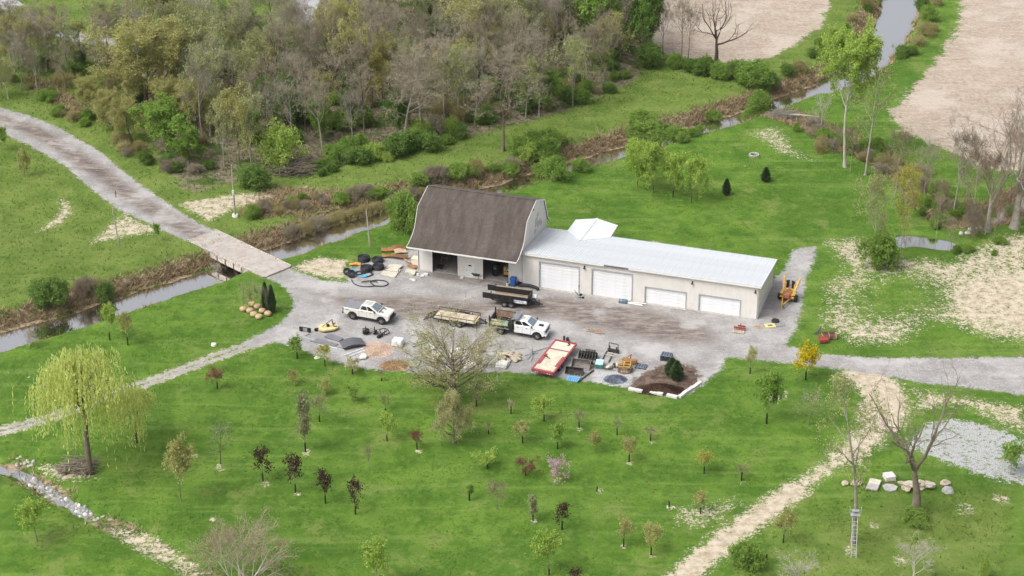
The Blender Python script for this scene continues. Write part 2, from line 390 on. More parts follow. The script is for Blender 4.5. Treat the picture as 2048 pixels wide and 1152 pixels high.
def water_material():
    m = bpy.data.materials.new('muddy_water'); b = NB(m)
    f = b.noise(b.pos, .35, 3)
    c = b.mix(b.mapr(f, .3, .7), (.11, .085, .055), (.17, .138, .098))
    nrm = b.bump(b.noise(b.stretch(b.pos, (1, 1, 1)), 1.6, 3), .05, .08)
    s = b.bsdf(c, .05, .0, nrm, .5); s.inputs['IOR'].default_value = 1.333
    gl = b.n.new('ShaderNodeBsdfGlossy'); gl.inputs['Roughness'].default_value = .06; gl.inputs['Color'].default_value = (.88, .87, .86, 1); b.l.new(nrm, gl.inputs['Normal'])
    lw = b.n.new('ShaderNodeFresnel'); lw.inputs['IOR'].default_value = 3.2
    mx = b.n.new('ShaderNodeMixShader'); b.l.new(b.math('MINIMUM', b.math('MULTIPLY', lw.outputs[0], 1.6), .92), mx.inputs[0]); b.l.new(s.outputs[0], mx.inputs[1]); b.l.new(gl.outputs[0], mx.inputs[2]); s = mx
    b.done(s)
    return m

def leaf_material(name, ca, cb, trans=.5, twig=None):
    if name in MATS: return MATS[name]
    m = bpy.data.materials.new(name); b = NB(m)
    oi = b.n.new('ShaderNodeObjectInfo')
    f = b.noise(b.pos, .9, 2); g = b.n.new('ShaderNodeNewGeometry')
    q = b.math('ADD', b.math('MULTIPLY', b.math('SUBTRACT', f, .5), 1.4), b.math('MULTIPLY_ADD', oi.outputs['Random'], .35, .32))
    q = b.math('ADD', q, b.math('MULTIPLY', b.math('SUBTRACT', g.outputs['Random Per Island'], .5), .8))
    c = b.mix(b.mapr(q, 0, 1, smooth=False), ca, cb)
    d = b.n.new('ShaderNodeBsdfDiffuse'); b.l.new(c, d.inputs[0])
    t = b.n.new('ShaderNodeBsdfTranslucent'); b.l.new(c, t.inputs[0])
    mx = b.n.new('ShaderNodeMixShader'); mx.inputs[0].default_value = trans
    b.l.new(d.outputs[0], mx.inputs[1]); b.l.new(t.outputs[0], mx.inputs[2])
    b.done(mx)
    MATS[name] = m
    return m
def bark_material(name, ca, cb):
    if name in MATS: return MATS[name]
    m = bpy.data.materials.new(name); b = NB(m)
    oi = b.n.new('ShaderNodeObjectInfo')
    f = b.noise(b.pos, 2.2, 4)
    c = b.mix(b.mapr(b.math('MULTIPLY_ADD', oi.outputs['Random'], .4, b.math('MULTIPLY', f, .8)), .25, .85), ca, cb)
    if name.startswith('twig'):
        d = b.n.new('ShaderNodeBsdfDiffuse'); b.l.new(c, d.inputs[0]); t = b.n.new('ShaderNodeBsdfTranslucent'); b.l.new(c, t.inputs[0])
        mx = b.n.new('ShaderNodeMixShader'); mx.inputs[0].default_value = .4; b.l.new(d.outputs[0], mx.inputs[1]); b.l.new(t.outputs[0], mx.inputs[2]); b.done(mx)
    else: b.done(b.bsdf(c, .95, 0, None, .1))
    MATS[name] = m
    return m

# ------------------------------------------------------------------ mesh helpers
def np_mesh(name, V, faces, mats, mi=None, smooth=False):
    """faces: list of (n,k) int arrays"""
    me = bpy.data.meshes.new(name)
    V = np.asarray(V, np.float32)
    faces = [np.asarray(f, np.int32) for f in faces if len(f)]
    nl = sum(f.size for f in faces); nf = sum(len(f) for f in faces)
    me.vertices.add(len(V)); me.vertices.foreach_set('co', V.ravel())
    me.loops.add(nl); me.loops.foreach_set('vertex_index', np.concatenate([f.ravel() for f in faces]))
    me.polygons.add(nf)
    tot = np.concatenate([np.full(len(f), f.shape[1], np.int32) for f in faces])
    st = np.concatenate([[0], np.cumsum(tot)[:-1]]).astype(np.int32)
    me.polygons.foreach_set('loop_start', st)
    try: me.polygons.foreach_set('loop_total', tot)
    except Exception: pass
    for m in mats: me.materials.append(m)
    if mi is not None: me.polygons.foreach_set('material_index', np.asarray(mi, np.int32))
    if smooth: me.polygons.foreach_set('use_smooth', np.ones(nf, bool))
    me.update(calc_edges=True)
    return me
def link(name, data, parent=None, loc=None, rot=None, scale=None):
    o = bpy.data.objects.new(name, data)
    COL.objects.link(o)
    if parent is not None: o.parent = parent
    if loc is not None: o.location = loc
    if rot is not None: o.rotation_euler = rot
    if scale is not None: o.scale = scale
    return o
def tag(o, label=None, cat=None, group=None, kind=None):
    if label: o['label'] = label
    if cat: o['category'] = cat
    if group: o['group'] = group
    if kind: o['kind'] = kind
    return o
def thing(name, label, cat, loc, rz=0.0, group=None):
    o = link(name, None, None, loc, (0, 0, rz))
    o.empty_display_size = .3
    return tag(o, label, cat, group)

class MB:
    def __init__(s): s.v = []; s.f = []
    def add(s, V, F):
        n = len(s.v); s.v += [tuple(map(float, p)) for p in V]; s.f += [tuple(i + n for i in f) for f in F]; return s
    def box(s, c, d, rz=0.0, rx=0.0, ry=0.0, top=(1, 1)):
        M = Matrix.Rotation(rz, 3, 'Z') @ Matrix.Rotation(ry, 3, 'Y') @ Matrix.Rotation(rx, 3, 'X')
        V = []
        for z in (-1, 1):
            tx, ty = top if z > 0 else (1, 1)
            for x, yv in ((-1, -1), (1, -1), (1, 1), (-1, 1)):
                V.append(Vector(c) + M @ Vector((x * d[0] / 2 * tx, yv * d[1] / 2 * ty, z * d[2] / 2)))
        return s.add(V, [(3, 2, 1, 0), (4, 5, 6, 7), (0, 1, 5, 4), (1, 2, 6, 5), (2, 3, 7, 6), (3, 0, 4, 7)])
    def hexa(s, V):   # 8 free corners: bottom 4, top 4
        return s.add(V, [(3, 2, 1, 0), (4, 5, 6, 7), (0, 1, 5, 4), (1, 2, 6, 5), (2, 3, 7, 6), (3, 0, 4, 7)])
    def bar(s, a, b, w, h=None):
        a, b = Vector(a), Vector(b); h = h or w
        d = (b - a).normalized()
        u = d.cross(Vector((0, 0, 1)))
        u = Vector((1, 0, 0)) if u.length < 1e-4 else u.normalized()
        n = u.cross(d).normalized()
        V = []
        for p in (a, b):
            for x, yv in ((-1, -1), (1, -1), (1, 1), (-1, 1)): V.append(p + u * x * w / 2 + n * yv * h / 2)
        return s.add(V, [(3, 2, 1, 0), (4, 5, 6, 7), (0, 1, 5, 4), (1, 2, 6, 5), (2, 3, 7, 6), (3, 0, 4, 7)])
    def tube(s, pts, r, n=6, close=False, caps=True):
        pts = [Vector(p) for p in pts]; k = len(pts)
        rr = r if hasattr(r, '__len__') else [r] * k
        V = []; F = []
        for i, p in enumerate(pts):
            a = pts[i - 1] if (i > 0 or close) else p
            c = pts[(i + 1) % k] if (i < k - 1 or close) else p
            d = (c - a).normalized() if (c - a).length > 1e-6 else Vector((0, 0, 1))
            u = d.cross(Vector((0, 0, 1)))
            u = Vector((1, 0, 0)) if u.length < 1e-3 else u.normalized()
            w = u.cross(d)
            for j in range(n):
                q = 2 * math.pi * j / n
                V.append(p + (u * math.cos(q) + w * math.sin(q)) * rr[i])
        for i in range(k if close else k - 1):
            for j in range(n):
                a, b2 = i * n + j, i * n + (j + 1) % n
                c, d2 = ((i + 1) % k) * n + (j + 1) % n, ((i + 1) % k) * n + j
                F.append((a, b2, c, d2))
        if caps and not close:
            F.append(tuple(range(n - 1, -1, -1))); F.append(tuple((k - 1) * n + j for j in range(n)))
        return s.add(V, F)
    def lathe(s, prof, c=(0, 0, 0), n=14, axis='Z'):
        V = []; F = []; k = len(prof)
        for r, z in prof:
            for j in range(n):
                q = 2 * math.pi * j / n
                p = (r * math.cos(q), r * math.sin(q), z)
                if axis == 'Y': p = (p[0], p[2], p[1])
                if axis == 'X': p = (p[2], p[0], p[1])
                V.append((p[0] + c[0], p[1] + c[1], p[2] + c[2]))
        for i in range(k - 1):
            for j in range(n): F.append((i * n + j, i * n + (j + 1) % n, (i + 1) * n + (j + 1) % n, (i + 1) * n + j))
        F.append(tuple(range(n - 1, -1, -1))); F.append(tuple((k - 1) * n + j for j in range(n)))
        return s.add(V, F)
    def loft(s, secs):
        """list of equal-length closed loops"""
        n = len(secs[0]); V = [p for q in secs for p in q]; F = []
        for i in range(len(secs) - 1):
            for j in range(n): F.append((i * n + j, i * n + (j + 1) % n, (i + 1) * n + (j + 1) % n, (i + 1) * n + j))
        F.append(tuple(range(n - 1, -1, -1))); F.append(tuple((len(secs) - 1) * n + j for j in range(n)))
        return s.add(V, F)
    def quad(s, *V): return s.add(V, [tuple(range(len(V)))])
    def slab(s, poly, z0, z1):
        n = len(poly)
        V = [(p[0], p[1], z0) for p in poly] + [(p[0], p[1], z1) for p in poly]
        return s.add(V, [tuple(range(n - 1, -1, -1)), tuple(range(n, 2 * n))] + [(i, (i + 1) % n, n + (i + 1) % n, n + i) for i in range(n)])
    def mesh(s, name, m, bevel=0.0, smooth=False):
        me = bpy.data.meshes.new(name); bm = bmesh.new()
        vs = [bm.verts.new(p) for p in s.v]
        for f in s.f:
            try: bm.faces.new([vs[i] for i in f])
            except ValueError: pass
        bmesh.ops.recalc_face_normals(bm, faces=bm.faces[:])
        if bevel > 0:
            eds = [e for e in bm.edges if len(e.link_faces) == 2 and e.calc_face_angle(0) > .6]
            bmesh.ops.bevel(bm, geom=eds, offset=bevel, segments=1, affect='EDGES', clamp_overlap=True)
        if smooth:
            for f in bm.faces: f.smooth = True
        bm.to_mesh(me); bm.free()
        me.materials.append(m)
        return me
    def build(s, name, m, parent=None, bevel=0.0, smooth=False, loc=None, rot=None):
        return link(name, s.mesh(name, m, bevel, smooth), parent, loc, rot)
def solo(name, label, cat, mb, m, loc, rz=0.0, group=None, bevel=0.0, smooth=False, kind=None):
    o = mb.build(name, m, None, bevel, smooth, loc, (0, 0, rz))
    return tag(o, label, cat, group, kind)
def lettering(text, size, parent, loc, rot, m, name='lettering'):
    cu = bpy.data.curves.new(name, 'FONT'); cu.body = text; cu.size = size; cu.extrude = .004
    cu.align_x = 'CENTER'; cu.align_y = 'CENTER'; cu.offset = size * .018
    tmp = bpy.data.objects.new('tmp', cu); COL.objects.link(tmp)
    bpy.context.view_layer.update()
    me = bpy.data.meshes.new_from_object(tmp.evaluated_get(bpy.context.evaluated_depsgraph_get()))
    bpy.data.objects.remove(tmp)
    me.materials.clear(); me.materials.append(m)
    return link(name, me, parent, loc, rot)

# ------------------------------------------------------------------ ground, split by what covers it
GROUND_MAT = ground_material()
def build_ground():
    idx = np.arange(NR * NC).reshape(NR, NC)
    Q = np.stack([idx[:-1, :-1], idx[:-1, 1:], idx[1:, 1:], idx[1:, :-1]], -1).reshape(-1, 4)
    V = np.stack([GX, GY, GZ], -1).reshape(-1, 3)
    fl = {k: v.ravel() for k, v in MK.items()}
    def fm(k): return fl[k][Q].mean(1)
    cls = np.zeros(len(Q), int)
    names = ['lawn', 'woodland_floor', 'creek_bank', 'crop_field', 'bare_soil', 'gravel_yard', 'gravel_road', 'pebble_patch', 'paved_road', 'mulch_bed']
    for k, key, th in ((1, 'litter', .5), (2, 'straw', .6), (3, 'stubble', .5), (4, 'tan', .6), (5, 'gravel', .5), (7, 'pebble', .5), (8, 'asphalt', .5), (9, 'mulch', .5)):
        cls[fm(key) > th] = k
    cx = V[Q].mean(1)
    road = (cls == 5) & (cx[:, 0] < G0(545, 548)[0]) & (cx[:, 1] > G0(480, 600)[1])
    cls[road] = 6
    cls[(cls == 5) & (cx[:, 0] > G0(1600, 700)[0]) & (cx[:, 1] < G0(1600, 660)[1])] = 6
    labels = {'lawn': 'bright green mown grass around the yard and over the creek', 'woodland_floor': 'brown leaf litter floor under the bare woods',
              'creek_bank': 'dry straw coloured bank along the creek', 'crop_field': 'pale tan harvested field of stubble',
              'bare_soil': 'light tan bare stony soil and wheel tracks', 'gravel_yard': 'grey gravel yard before the white garage',
              'gravel_road': 'grey gravel driveway leading to the bridge and out right', 'pebble_patch': 'white crushed stone patch by the dirt track',
              'paved_road': 'grey paved road beyond the woods', 'mulch_bed': 'brown mulch floor inside white block edging'}
    ca = np.stack([fl['gravel'], fl['tan'], fl['stubble'], fl['straw']], -1)
    cb = np.stack([fl['litter'], fl['pebble'], fl['mulch'], fl['olive']], -1)
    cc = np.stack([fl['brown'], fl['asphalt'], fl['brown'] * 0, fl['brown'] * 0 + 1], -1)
    for k, nm in enumerate(names):
        q = Q[cls == k]
        if not len(q): continue
        u, inv = np.unique(q, return_inverse=True)
        me = np_mesh(nm, V[u], [inv.reshape(-1, 4)], [GROUND_MAT], smooth=True)
        for an, A in (('cover_a', ca), ('cover_b', cb), ('cover_c', cc)):
            at = me.attributes.new(an, 'FLOAT_COLOR', 'POINT')
            at.data.foreach_set('color', A[u].astype(np.float32).ravel())
        tag(link(nm, me), labels[nm], None, None, 'structure')
    # the land beyond, out to the horizon: a ring joined to the edge of the surveyed sheet
    rim = np.concatenate([idx[0, :], idx[1:, -1], idx[-1, -2::-1], idx[-2:0:-1, 0]])
    rim = rim[::4]
    Rv = V[rim]; c = np.array([0, 250.0])
    rings = [Rv]
    for k in (1.25, 2.0, 5.0, 16.0):
        p = Rv.copy(); p[:, :2] = c + (p[:, :2] - c) * k; p[:, 2] = np.where(k > 1.3, 0, p[:, 2]); rings.append(p)
    n = len(rim); VV = np.concatenate(rings)
    F = []
    for r in range(len(rings) - 1):
        a = np.arange(n) + r * n; b2 = np.roll(np.arange(n), -1) + r * n
        F.append(np.stack([a, a + n, b2 + n, b2], -1))
    me = np_mesh('countryside', VV, [np.concatenate(F)], [GROUND_MAT], smooth=True)
    for an, A in (('cover_a', ca), ('cover_b', cb), ('cover_c', cc)):
        at = me.attributes.new(an, 'FLOAT_COLOR', 'POINT')
        at.data.foreach_set('color', np.concatenate([A[rim]] + [A[rim]] * (len(rings) - 1)).astype(np.float32).ravel())
    tag(link('countryside', me), 'grass land stretching away beyond the property', None, None, 'structure')
build_ground()

WATER = water_material()
def ribbon(name, L, W, z, extra, label):
    L = np.asarray(L); t = np.gradient(L, axis=0); t /= np.linalg.norm(t, axis=1)[:, None]
    nrm = np.stack([-t[:, 1], t[:, 0]], -1); w = (np.asarray(W) + extra)[:, None]
    V = np.concatenate([np.c_[L + nrm * w, np.full(len(L), z)], np.c_[L - nrm * w, np.full(len(L), z)]])
    n = len(L); a = np.arange(n - 1)
    me = np_mesh(name, V, [np.stack([a, a + 1, a + 1 + n, a + n], -1)], [WATER])
    return tag(link(name, me), label, None, None, 'structure')
ribbon('creek_water', CREEK, CREEK_W, WATER_Z, 1.1, 'muddy brown creek flowing under the bridge and behind the barn')
ribbon('stream_water', STREAM[4:], STREAM_W[4:], -.62, .5, 'narrow side stream among bare trees at the right')
_pd = POND[-1] - POND[0]; _pd = _pd / np.linalg.norm(_pd)
ribbon('pond_water', np.vstack([POND[:1] - _pd * 2.2, POND, POND[-1:] + _pd * 2.2]), np.full(len(POND) + 2, 1.0), -.60, 1.4, 'small bright pool beside the stream')
ribbon('brook_water', BROOK[:7], BROOK_W[:7], -.36, .4, 'thin brook running over white stones at the lower left')
# ------------------------------------------------------------------ trees: grown once per kind, then copied
def unit(a): return a / (np.linalg.norm(a) + 1e-9)
class Tree:
    """levels of tapered limbs, fine twigs as slivers, leaves as small folded faces"""
    def __init__(s, seed, H=12.0, clear=.25, r0=.2, n=(9, 5, 5), ang=(50, 45, 40), ratio=(.55, .5, .5), trop=(.05, .06, .04), wobble=(.05, .12, .18),
                 twigs=8, twig_len=.9, twig_w=.02, leaves=2, leaf=.14, droop=0.0, trunks=1, lean=0.0, shape='round', fork=False):
        s.r = np.random.default_rng(seed); s.__dict__.update(locals()); s.s = None
        s.limbs = []; s.tw = []
        for k in range(trunks):
            a = s.r.uniform(0, 6.28); d = np.array([math.cos(a) * lean, math.sin(a) * lean, 1.0])
            s.grow(np.array([math.cos(a), math.sin(a), 0]) * (.0 if trunks == 1 else r0 * 1.6), unit(d), H * (.80 if not fork else .5) * s.r.uniform(.9, 1.05), r0, 0)
    def grow(s, p, d, L, r, lvl):
        nseg = max(3, int(L / (.9 if lvl == 0 else .55 if lvl == 1 else .4)))
        nseg = min(nseg, 12); st = L / nseg
        pts = [p]; rad = [r]; dirs = [d]
        for i in range(nseg):
            d = unit(d + s.r.normal(0, s.wobble[min(lvl, 2)], 3) + np.array([0, 0, s.trop[min(lvl, 2)]]))
            p = p + d * st
            pts.append(p); dirs.append(d); rad.append(max(.006, r * (1 - .82 * (i + 1) / nseg)))
        s.limbs.append((np.array(pts), np.array(rad), lvl))
        top = len(s.n)
        if lvl < top:
            k = s.n[lvl]; az = s.r.uniform(0, 6.28)
            lo = (s.clear if lvl == 0 else .22)
            for c in range(k):
                f = lo + (1 - lo) * ((c + s.r.uniform(.1, .9)) / k)
                if s.fork and lvl == 0: f = s.r.uniform(.55, 1.0)
                i = min(nseg - 1, int(f * nseg)); q = pts[i] + (pts[i + 1] - pts[i]) * (f * nseg - i)
                az += 2.4 + s.r.normal(0, .4)
                dd = dirs[i]; u = unit(np.cross(dd, [.3, .5, .1] if abs(dd[2]) > .9 else [0, 0, 1])); w = np.cross(dd, u)
                an = math.radians(s.ang[lvl]) * s.r.uniform(.75, 1.25)
                nd = unit(dd * math.cos(an) + (u * math.cos(az) + w * math.sin(az)) * math.sin(an))
                g = (f - lo) / (1 - lo)
                if lvl == 0:
                    sh = {'round': .55 + .9 * math.sin(math.pi * min(1, g * .85 + .12)) - .35 * g, 'cone': 1.15 - .9 * g, 'vase': .6 + .6 * g, 'flat': 1.0, 'column': .8 - .3 * g}[s.shape]
                    ll = s.H * s.ratio[0] * .55 * sh * s.r.uniform(.8, 1.2)
                else: ll = L * s.ratio[lvl] * (1.1 - .5 * f) * s.r.uniform(.7, 1.25)
                s.grow(q, nd, max(ll, .25), max(.008, np.interp(f, [0, 1], [rad[0], rad[-1]]) * (.62 if not (s.fork and lvl == 0) else .8)), lvl + 1)
        if lvl >= top - 1:
            for c in range(s.twigs if lvl == top else s.twigs // 2):
                f = s.r.uniform(.15, 1.0); i = min(nseg - 1, int(f * nseg)); q = pts[i] + (pts[i + 1] - pts[i]) * (f * nseg - i)
                nd = unit(dirs[i] * .8 + s.r.normal(0, .55, 3) + np.array([0, 0, .15 - s.droop]))
                s.tw.append((q, nd, s.twig_len * s.r.uniform(.5, 1.3)))
    def meshes(s, name, bark, twig, leafm):
        V = []; F = []; n0 = 0
        for pts, rad, lvl in s.limbs:
            m = 7 if lvl == 0 else 5 if lvl == 1 else 3
            t = np.gradient(pts, axis=0); t /= np.linalg.norm(t, axis=1)[:, None] + 1e-9
            ref = np.where(np.abs(t[:, 2:3]) > .9, np.array([[1., 0, 0]]), np.array([[0, 0, 1.]]))
            u = np.cross(t, ref); u /= np.linalg.norm(u, axis=1)[:, None] + 1e-9; w = np.cross(t, u)
            a = np.arange(m) * 2 * math.pi / m
            ring = pts[:, None] + (u[:, None] * np.cos(a)[None, :, None] + w[:, None] * np.sin(a)[None, :, None]) * rad[:, None, None]
            if lvl == 0: ring[0] = pts[0] + (ring[0] - pts[0]) * 1.5; ring[0][:, 2] -= .15
            k = len(pts); V.append(ring.reshape(-1, 3))
            i = np.arange(k - 1)[:, None] * m; j = np.arange(m)[None]; j2 = (j + 1) % m
            F.append(np.stack([i + j, i + j2, i + m + j2, i + m + j], -1).reshape(-1, 4) + n0); n0 += k * m
        trunk = np_mesh(name + '_trunk', np.concatenate(V), [np.concatenate(F)], [bark], smooth=True)
        q = np.array([t[0] for t in s.tw]); d = np.array([t[1] for t in s.tw]); L = np.array([t[2] for t in s.tw])[:, None]
        N = len(q)
        side = np.cross(d, s.r.normal(0, 1, (N, 3))); side /= np.linalg.norm(side, axis=1)[:, None] + 1e-9
        if s.droop > 0:       # hanging withes: three short pieces that bend downward
            p1 = q + d * L * .35; p2 = p1 + unit_rows(d + [0, 0, -1.0]) * L * .4; p3 = p2 + unit_rows(d * .25 + [0, 0, -1.0]) * L * .9
            chain = [q, p1, p2, p3]
        else: chain = [q, q + d * L]
        TV = []; TF = []; n0 = 0
        for a, b in zip(chain[:-1], chain[1:]):
            TV.append(np.stack([a - side * s.twig_w * .5, a + side * s.twig_w * .5, b], 1).reshape(-1, 3))
            TF.append(np.arange(N * 3).reshape(-1, 3) + n0); n0 += N * 3
        nt_ = sum(len(f) for f in TF); QF = []
        if s.leaves > 0:
            reps = np.repeat(np.arange(N), max(1, int(s.leaves))) if s.leaves >= 1 else np.flatnonzero(s.r.random(N) < s.leaves)
            M = len(reps); f = s.r.random((M, 1))
            if s.droop > 0:
                seg = s.r.integers(0, 3, M); ch = np.stack(chain); c = ch[seg, reps] * (1 - f) + ch[seg + 1, reps] * f
            else: c = q[reps] + d[reps] * L[reps] * (.3 + .75 * f)
            c = c + s.r.normal(0, .06 + s.leaf * .5, (M, 3))
            e1 = unit_rows(s.r.normal(0, 1, (M, 3)) * [1, 1, .7]); e2 = unit_rows(np.cross(e1, s.r.normal(0, 1, (M, 3))))
            sz = s.leaf * s.r.uniform(.6, 1.4, (M, 1))
            TV.append(np.stack([c - e1 * sz, c - e2 * sz * .55, c + e1 * sz, c + e2 * sz * .55 + np.cross(e1, e2) * sz * .3], 1).reshape(-1, 3))
            QF = np.arange(M * 4).reshape(-1, 4) + n0
        V = np.concatenate(TV)
        mi = np.concatenate([np.zeros(nt_, int), np.ones(len(QF), int)])
        crown = np_mesh(name + '_crown', V, [np.concatenate(TF), QF], [twig, leafm], mi)
        ext = V[:, :2]; h = max(V[:, 2].max(), .1)
        wd = np.percentile(np.linalg.norm(ext - ext.mean(0), axis=1), 97) * 2
        return trunk, crown, h, wd
def unit_rows(a): return a / (np.linalg.norm(a, axis=1)[:, None] + 1e-9)

BK = {'grey': bark_material('bark_grey', (.20, .18, .15), (.40, .365, .315)), 'brown': bark_material('bark_brown', (.11, .088, .066), (.24, .20, .155)),
      'dark': bark_material('bark_dark', (.045, .036, .03), (.10, .082, .068)), 'pale': bark_material('bark_pale', (.30, .27, .23), (.52, .48, .42)),
      'twig_brown': bark_material('twig_brown', (.25, .215, .165), (.43, .375, .30)), 'twig_grey': bark_material('twig_grey', (.26, .24, .20), (.45, .415, .355)),
      'twig_green': bark_material('twig_green', (.22, .215, .12), (.36, .34, .20)), 'twig_rust': bark_material('twig_rust', (.18, .12, .09), (.33, .23, .18)),
      'twig_white': bark_material('twig_white', (.34, .30, .26), (.56, .51, .45)), 'twig_straw': bark_material('twig_straw', (.28, .20, .12), (.44, .34, .22))}
LF = {'oak': leaf_material('leaf_oak', (.34, .33, .14), (.58, .56, .28)), 'green': leaf_material('leaf_green', (.085, .175, .03), (.23, .36, .09)), 'bright': leaf_material('leaf_bright', (.15, .27, .04), (.34, .49, .12)),
      'lime': leaf_material('leaf_lime', (.26, .40, .055), (.50, .63, .17)), 'yellow': leaf_material('leaf_yellow', (.34, .35, .06), (.60, .58, .18)),
      'olive': leaf_material('leaf_olive', (.33, .325, .11), (.56, .545, .24)), 'bud': leaf_material('leaf_bud', (.28, .32, .11), (.50, .53, .25)),
      'purple': leaf_material('leaf_purple', (.035, .017, .020), (.10, .05, .05)), 'rust': leaf_material('leaf_rust', (.19, .095, .06), (.33, .19, .13)),
      'cream': leaf_material('leaf_cream', (.45, .40, .24), (.72, .66, .48)), 'pink': leaf_material('leaf_pink', (.55, .36, .42), (.78, .62, .67)),
      'conifer': leaf_material('leaf_conifer', (.045, .08, .036), (.11, .165, .07), .25), 'gold': leaf_material('leaf_gold', (.45, .36, .01), (.75, .62, .03)),
      'willow': leaf_material('leaf_willow', (.48, .54, .14), (.72, .77, .30)), 'dark': leaf_material('leaf_dark', (.012, .042, .010), (.045, .11, .02)),
      'pale': leaf_material('leaf_pale', (.24, .27, .13), (.44, .45, .26)), 'dust': leaf_material('leaf_dust', (.26, .23, .15), (.43, .39, .27))}
KIND = {}
def kind(name, bk, tg, lf, **kw):
    t = Tree(**kw); KIND[name] = t.meshes(name, BK[bk], BK[tg], LF[lf])
# woodland kinds
for i in range(4):
    kind('bare%d' % i, ('brown', 'grey', 'dark', 'grey')[i], ('twig_brown', 'twig_grey', 'twig_brown', 'twig_brown')[i], 'dust', seed=20 + i, H=13, clear=.42, r0=.17, n=(10, 6, 4), ang=(42, 42, 38), ratio=(.62, .5, .5), twigs=8, twig_len=.85, twig_w=.036, leaves=.5, leaf=.09)
for i in range(3):
    kind('bud%d' % i, ('grey', 'brown', 'grey')[i], ('twig_brown', 'twig_green', 'twig_grey')[i], ('bud', 'olive', 'bud')[i], seed=40 + i, H=12, clear=.3, r0=.16, n=(10, 6, 4), ang=(45, 42, 40), ratio=(.6, .5, .5), twigs=8, twig_len=.75, twig_w=.026, leaves=2, leaf=.12)
for i in range(2):
    kind('leafy%d' % i, 'brown', 'twig_green', ('green', 'bright')[i], seed=50 + i, H=9, clear=.15, r0=.15, n=(13, 6, 5), ang=(55, 45, 42), ratio=(.68, .5, .5), twigs=7, twig_len=.6, twig_w=.016, leaves=4, leaf=.17)
kind('yellowtree', 'brown', 'twig_green', 'yellow', seed=55, H=10, clear=.15, r0=.13, n=(12, 6, 4), ang=(40, 42, 40), ratio=(.55, .5, .5), twigs=8, twig_len=.6, twig_w=.016, leaves=3, leaf=.13)
kind('whitebare', 'pale', 'twig_white', 'dust', seed=57, H=12, clear=.2, r0=.17, n=(10, 6, 5), ang=(32, 36, 36), ratio=(.75, .55, .5), twigs=9, twig_len=.8, twig_w=.026, leaves=.05, leaf=.05)
kind('olivetree', 'brown', 'twig_green', 'olive', seed=58, H=12, clear=.12, r0=.26, n=(13, 7, 6), ang=(48, 42, 40), ratio=(.85, .5, .5), twigs=12, twig_len=.8, twig_w=.022, leaves=4, leaf=.11)
kind('openbare', 'brown', 'twig_brown', 'dust', seed=63, H=14, clear=.3, r0=.70, n=(7, 5, 5), ang=(46, 42, 44), ratio=(1.05, .62, .55), trop=(.02, .05, .05), wobble=(.07, .16, .2), twigs=5, twig_len=.8, twig_w=.028, leaves=.02, leaf=.05, fork=True)
kind('openbare_dark', 'dark', 'twig_brown', 'dust', seed=66, H=14, clear=.3, r0=.5, n=(7, 5, 5), ang=(48, 40, 42), ratio=(.85, .6, .55), trop=(.02, .05, .05), wobble=(.08, .18, .2), twigs=6, twig_len=.8, twig_w=.026, leaves=.02, leaf=.05, fork=True)
kind('forkbare', 'grey', 'twig_rust', 'dust', seed=71, H=15, clear=.3, r0=.34, n=(7, 6, 5), ang=(30, 36, 40), ratio=(1.05, .6, .55), trop=(.03, .06, .05), wobble=(.05, .12, .2), twigs=9, twig_len=.9, twig_w=.022, leaves=.1, leaf=.05, fork=True)
kind('oak', 'brown', 'twig_brown', 'oak', seed=74, H=12.5, clear=.12, r0=.40, n=(32, 6, 4), ang=(46, 30, 36), ratio=(1.12, .5, .5), trop=(.05, .02, .02), wobble=(.03, .05, .14), twigs=8, twig_len=.7, twig_w=.024, leaves=2, leaf=.095, shape='flat')
kind('smalloak', 'brown', 'twig_brown', 'oak', seed=75, H=7, clear=.1, r0=.2, n=(16, 6, 4), ang=(60, 42, 40), ratio=(.85, .5, .5), trop=(.03, .01, .0), twigs=9, twig_len=.6, twig_w=.02, leaves=2, leaf=.09, shape='cone')
kind('tallgreen', 'grey', 'twig_green', 'lime', seed=77, H=19, clear=.52, r0=.30, n=(14, 7, 5), ang=(40, 40, 40), ratio=(.62, .5, .5), twigs=10, twig_len=.7, twig_w=.014, leaves=4, leaf=.17)
kind('tallbare', 'grey', 'twig_green', 'bud', seed=78, H=15, clear=.35, r0=.2, n=(9, 4, 3), ang=(50, 42, 40), ratio=(.4, .5, .5), twigs=8, twig_len=.8, twig_w=.022, leaves=2, leaf=.10)
for i in range(2):
    kind('lime%d' % i, 'brown', 'twig_green', 'lime', seed=83 + i, H=7, clear=.25, r0=.07, n=(14, 5, 4), ang=(50, 44, 40), ratio=(.62, .5, .5), twigs=8, twig_len=.5, twig_w=.010, leaves=2, leaf=.13)
kind('slender', 'grey', 'twig_rust', 'dust', seed=86, H=9, clear=.3, r0=.07, n=(9, 4, 3), ang=(42, 42, 40), ratio=(.42, .5, .5), twigs=10, twig_len=.6, twig_w=.022, leaves=1, leaf=.07)
kind('slender_gold', 'grey', 'twig_straw', 'yellow', seed=87, H=9, clear=.25, r0=.07, n=(9, 4, 3), ang=(42, 42, 40), ratio=(.5, .5, .5), twigs=9, twig_len=.6, twig_w=.018, leaves=3, leaf=.09)
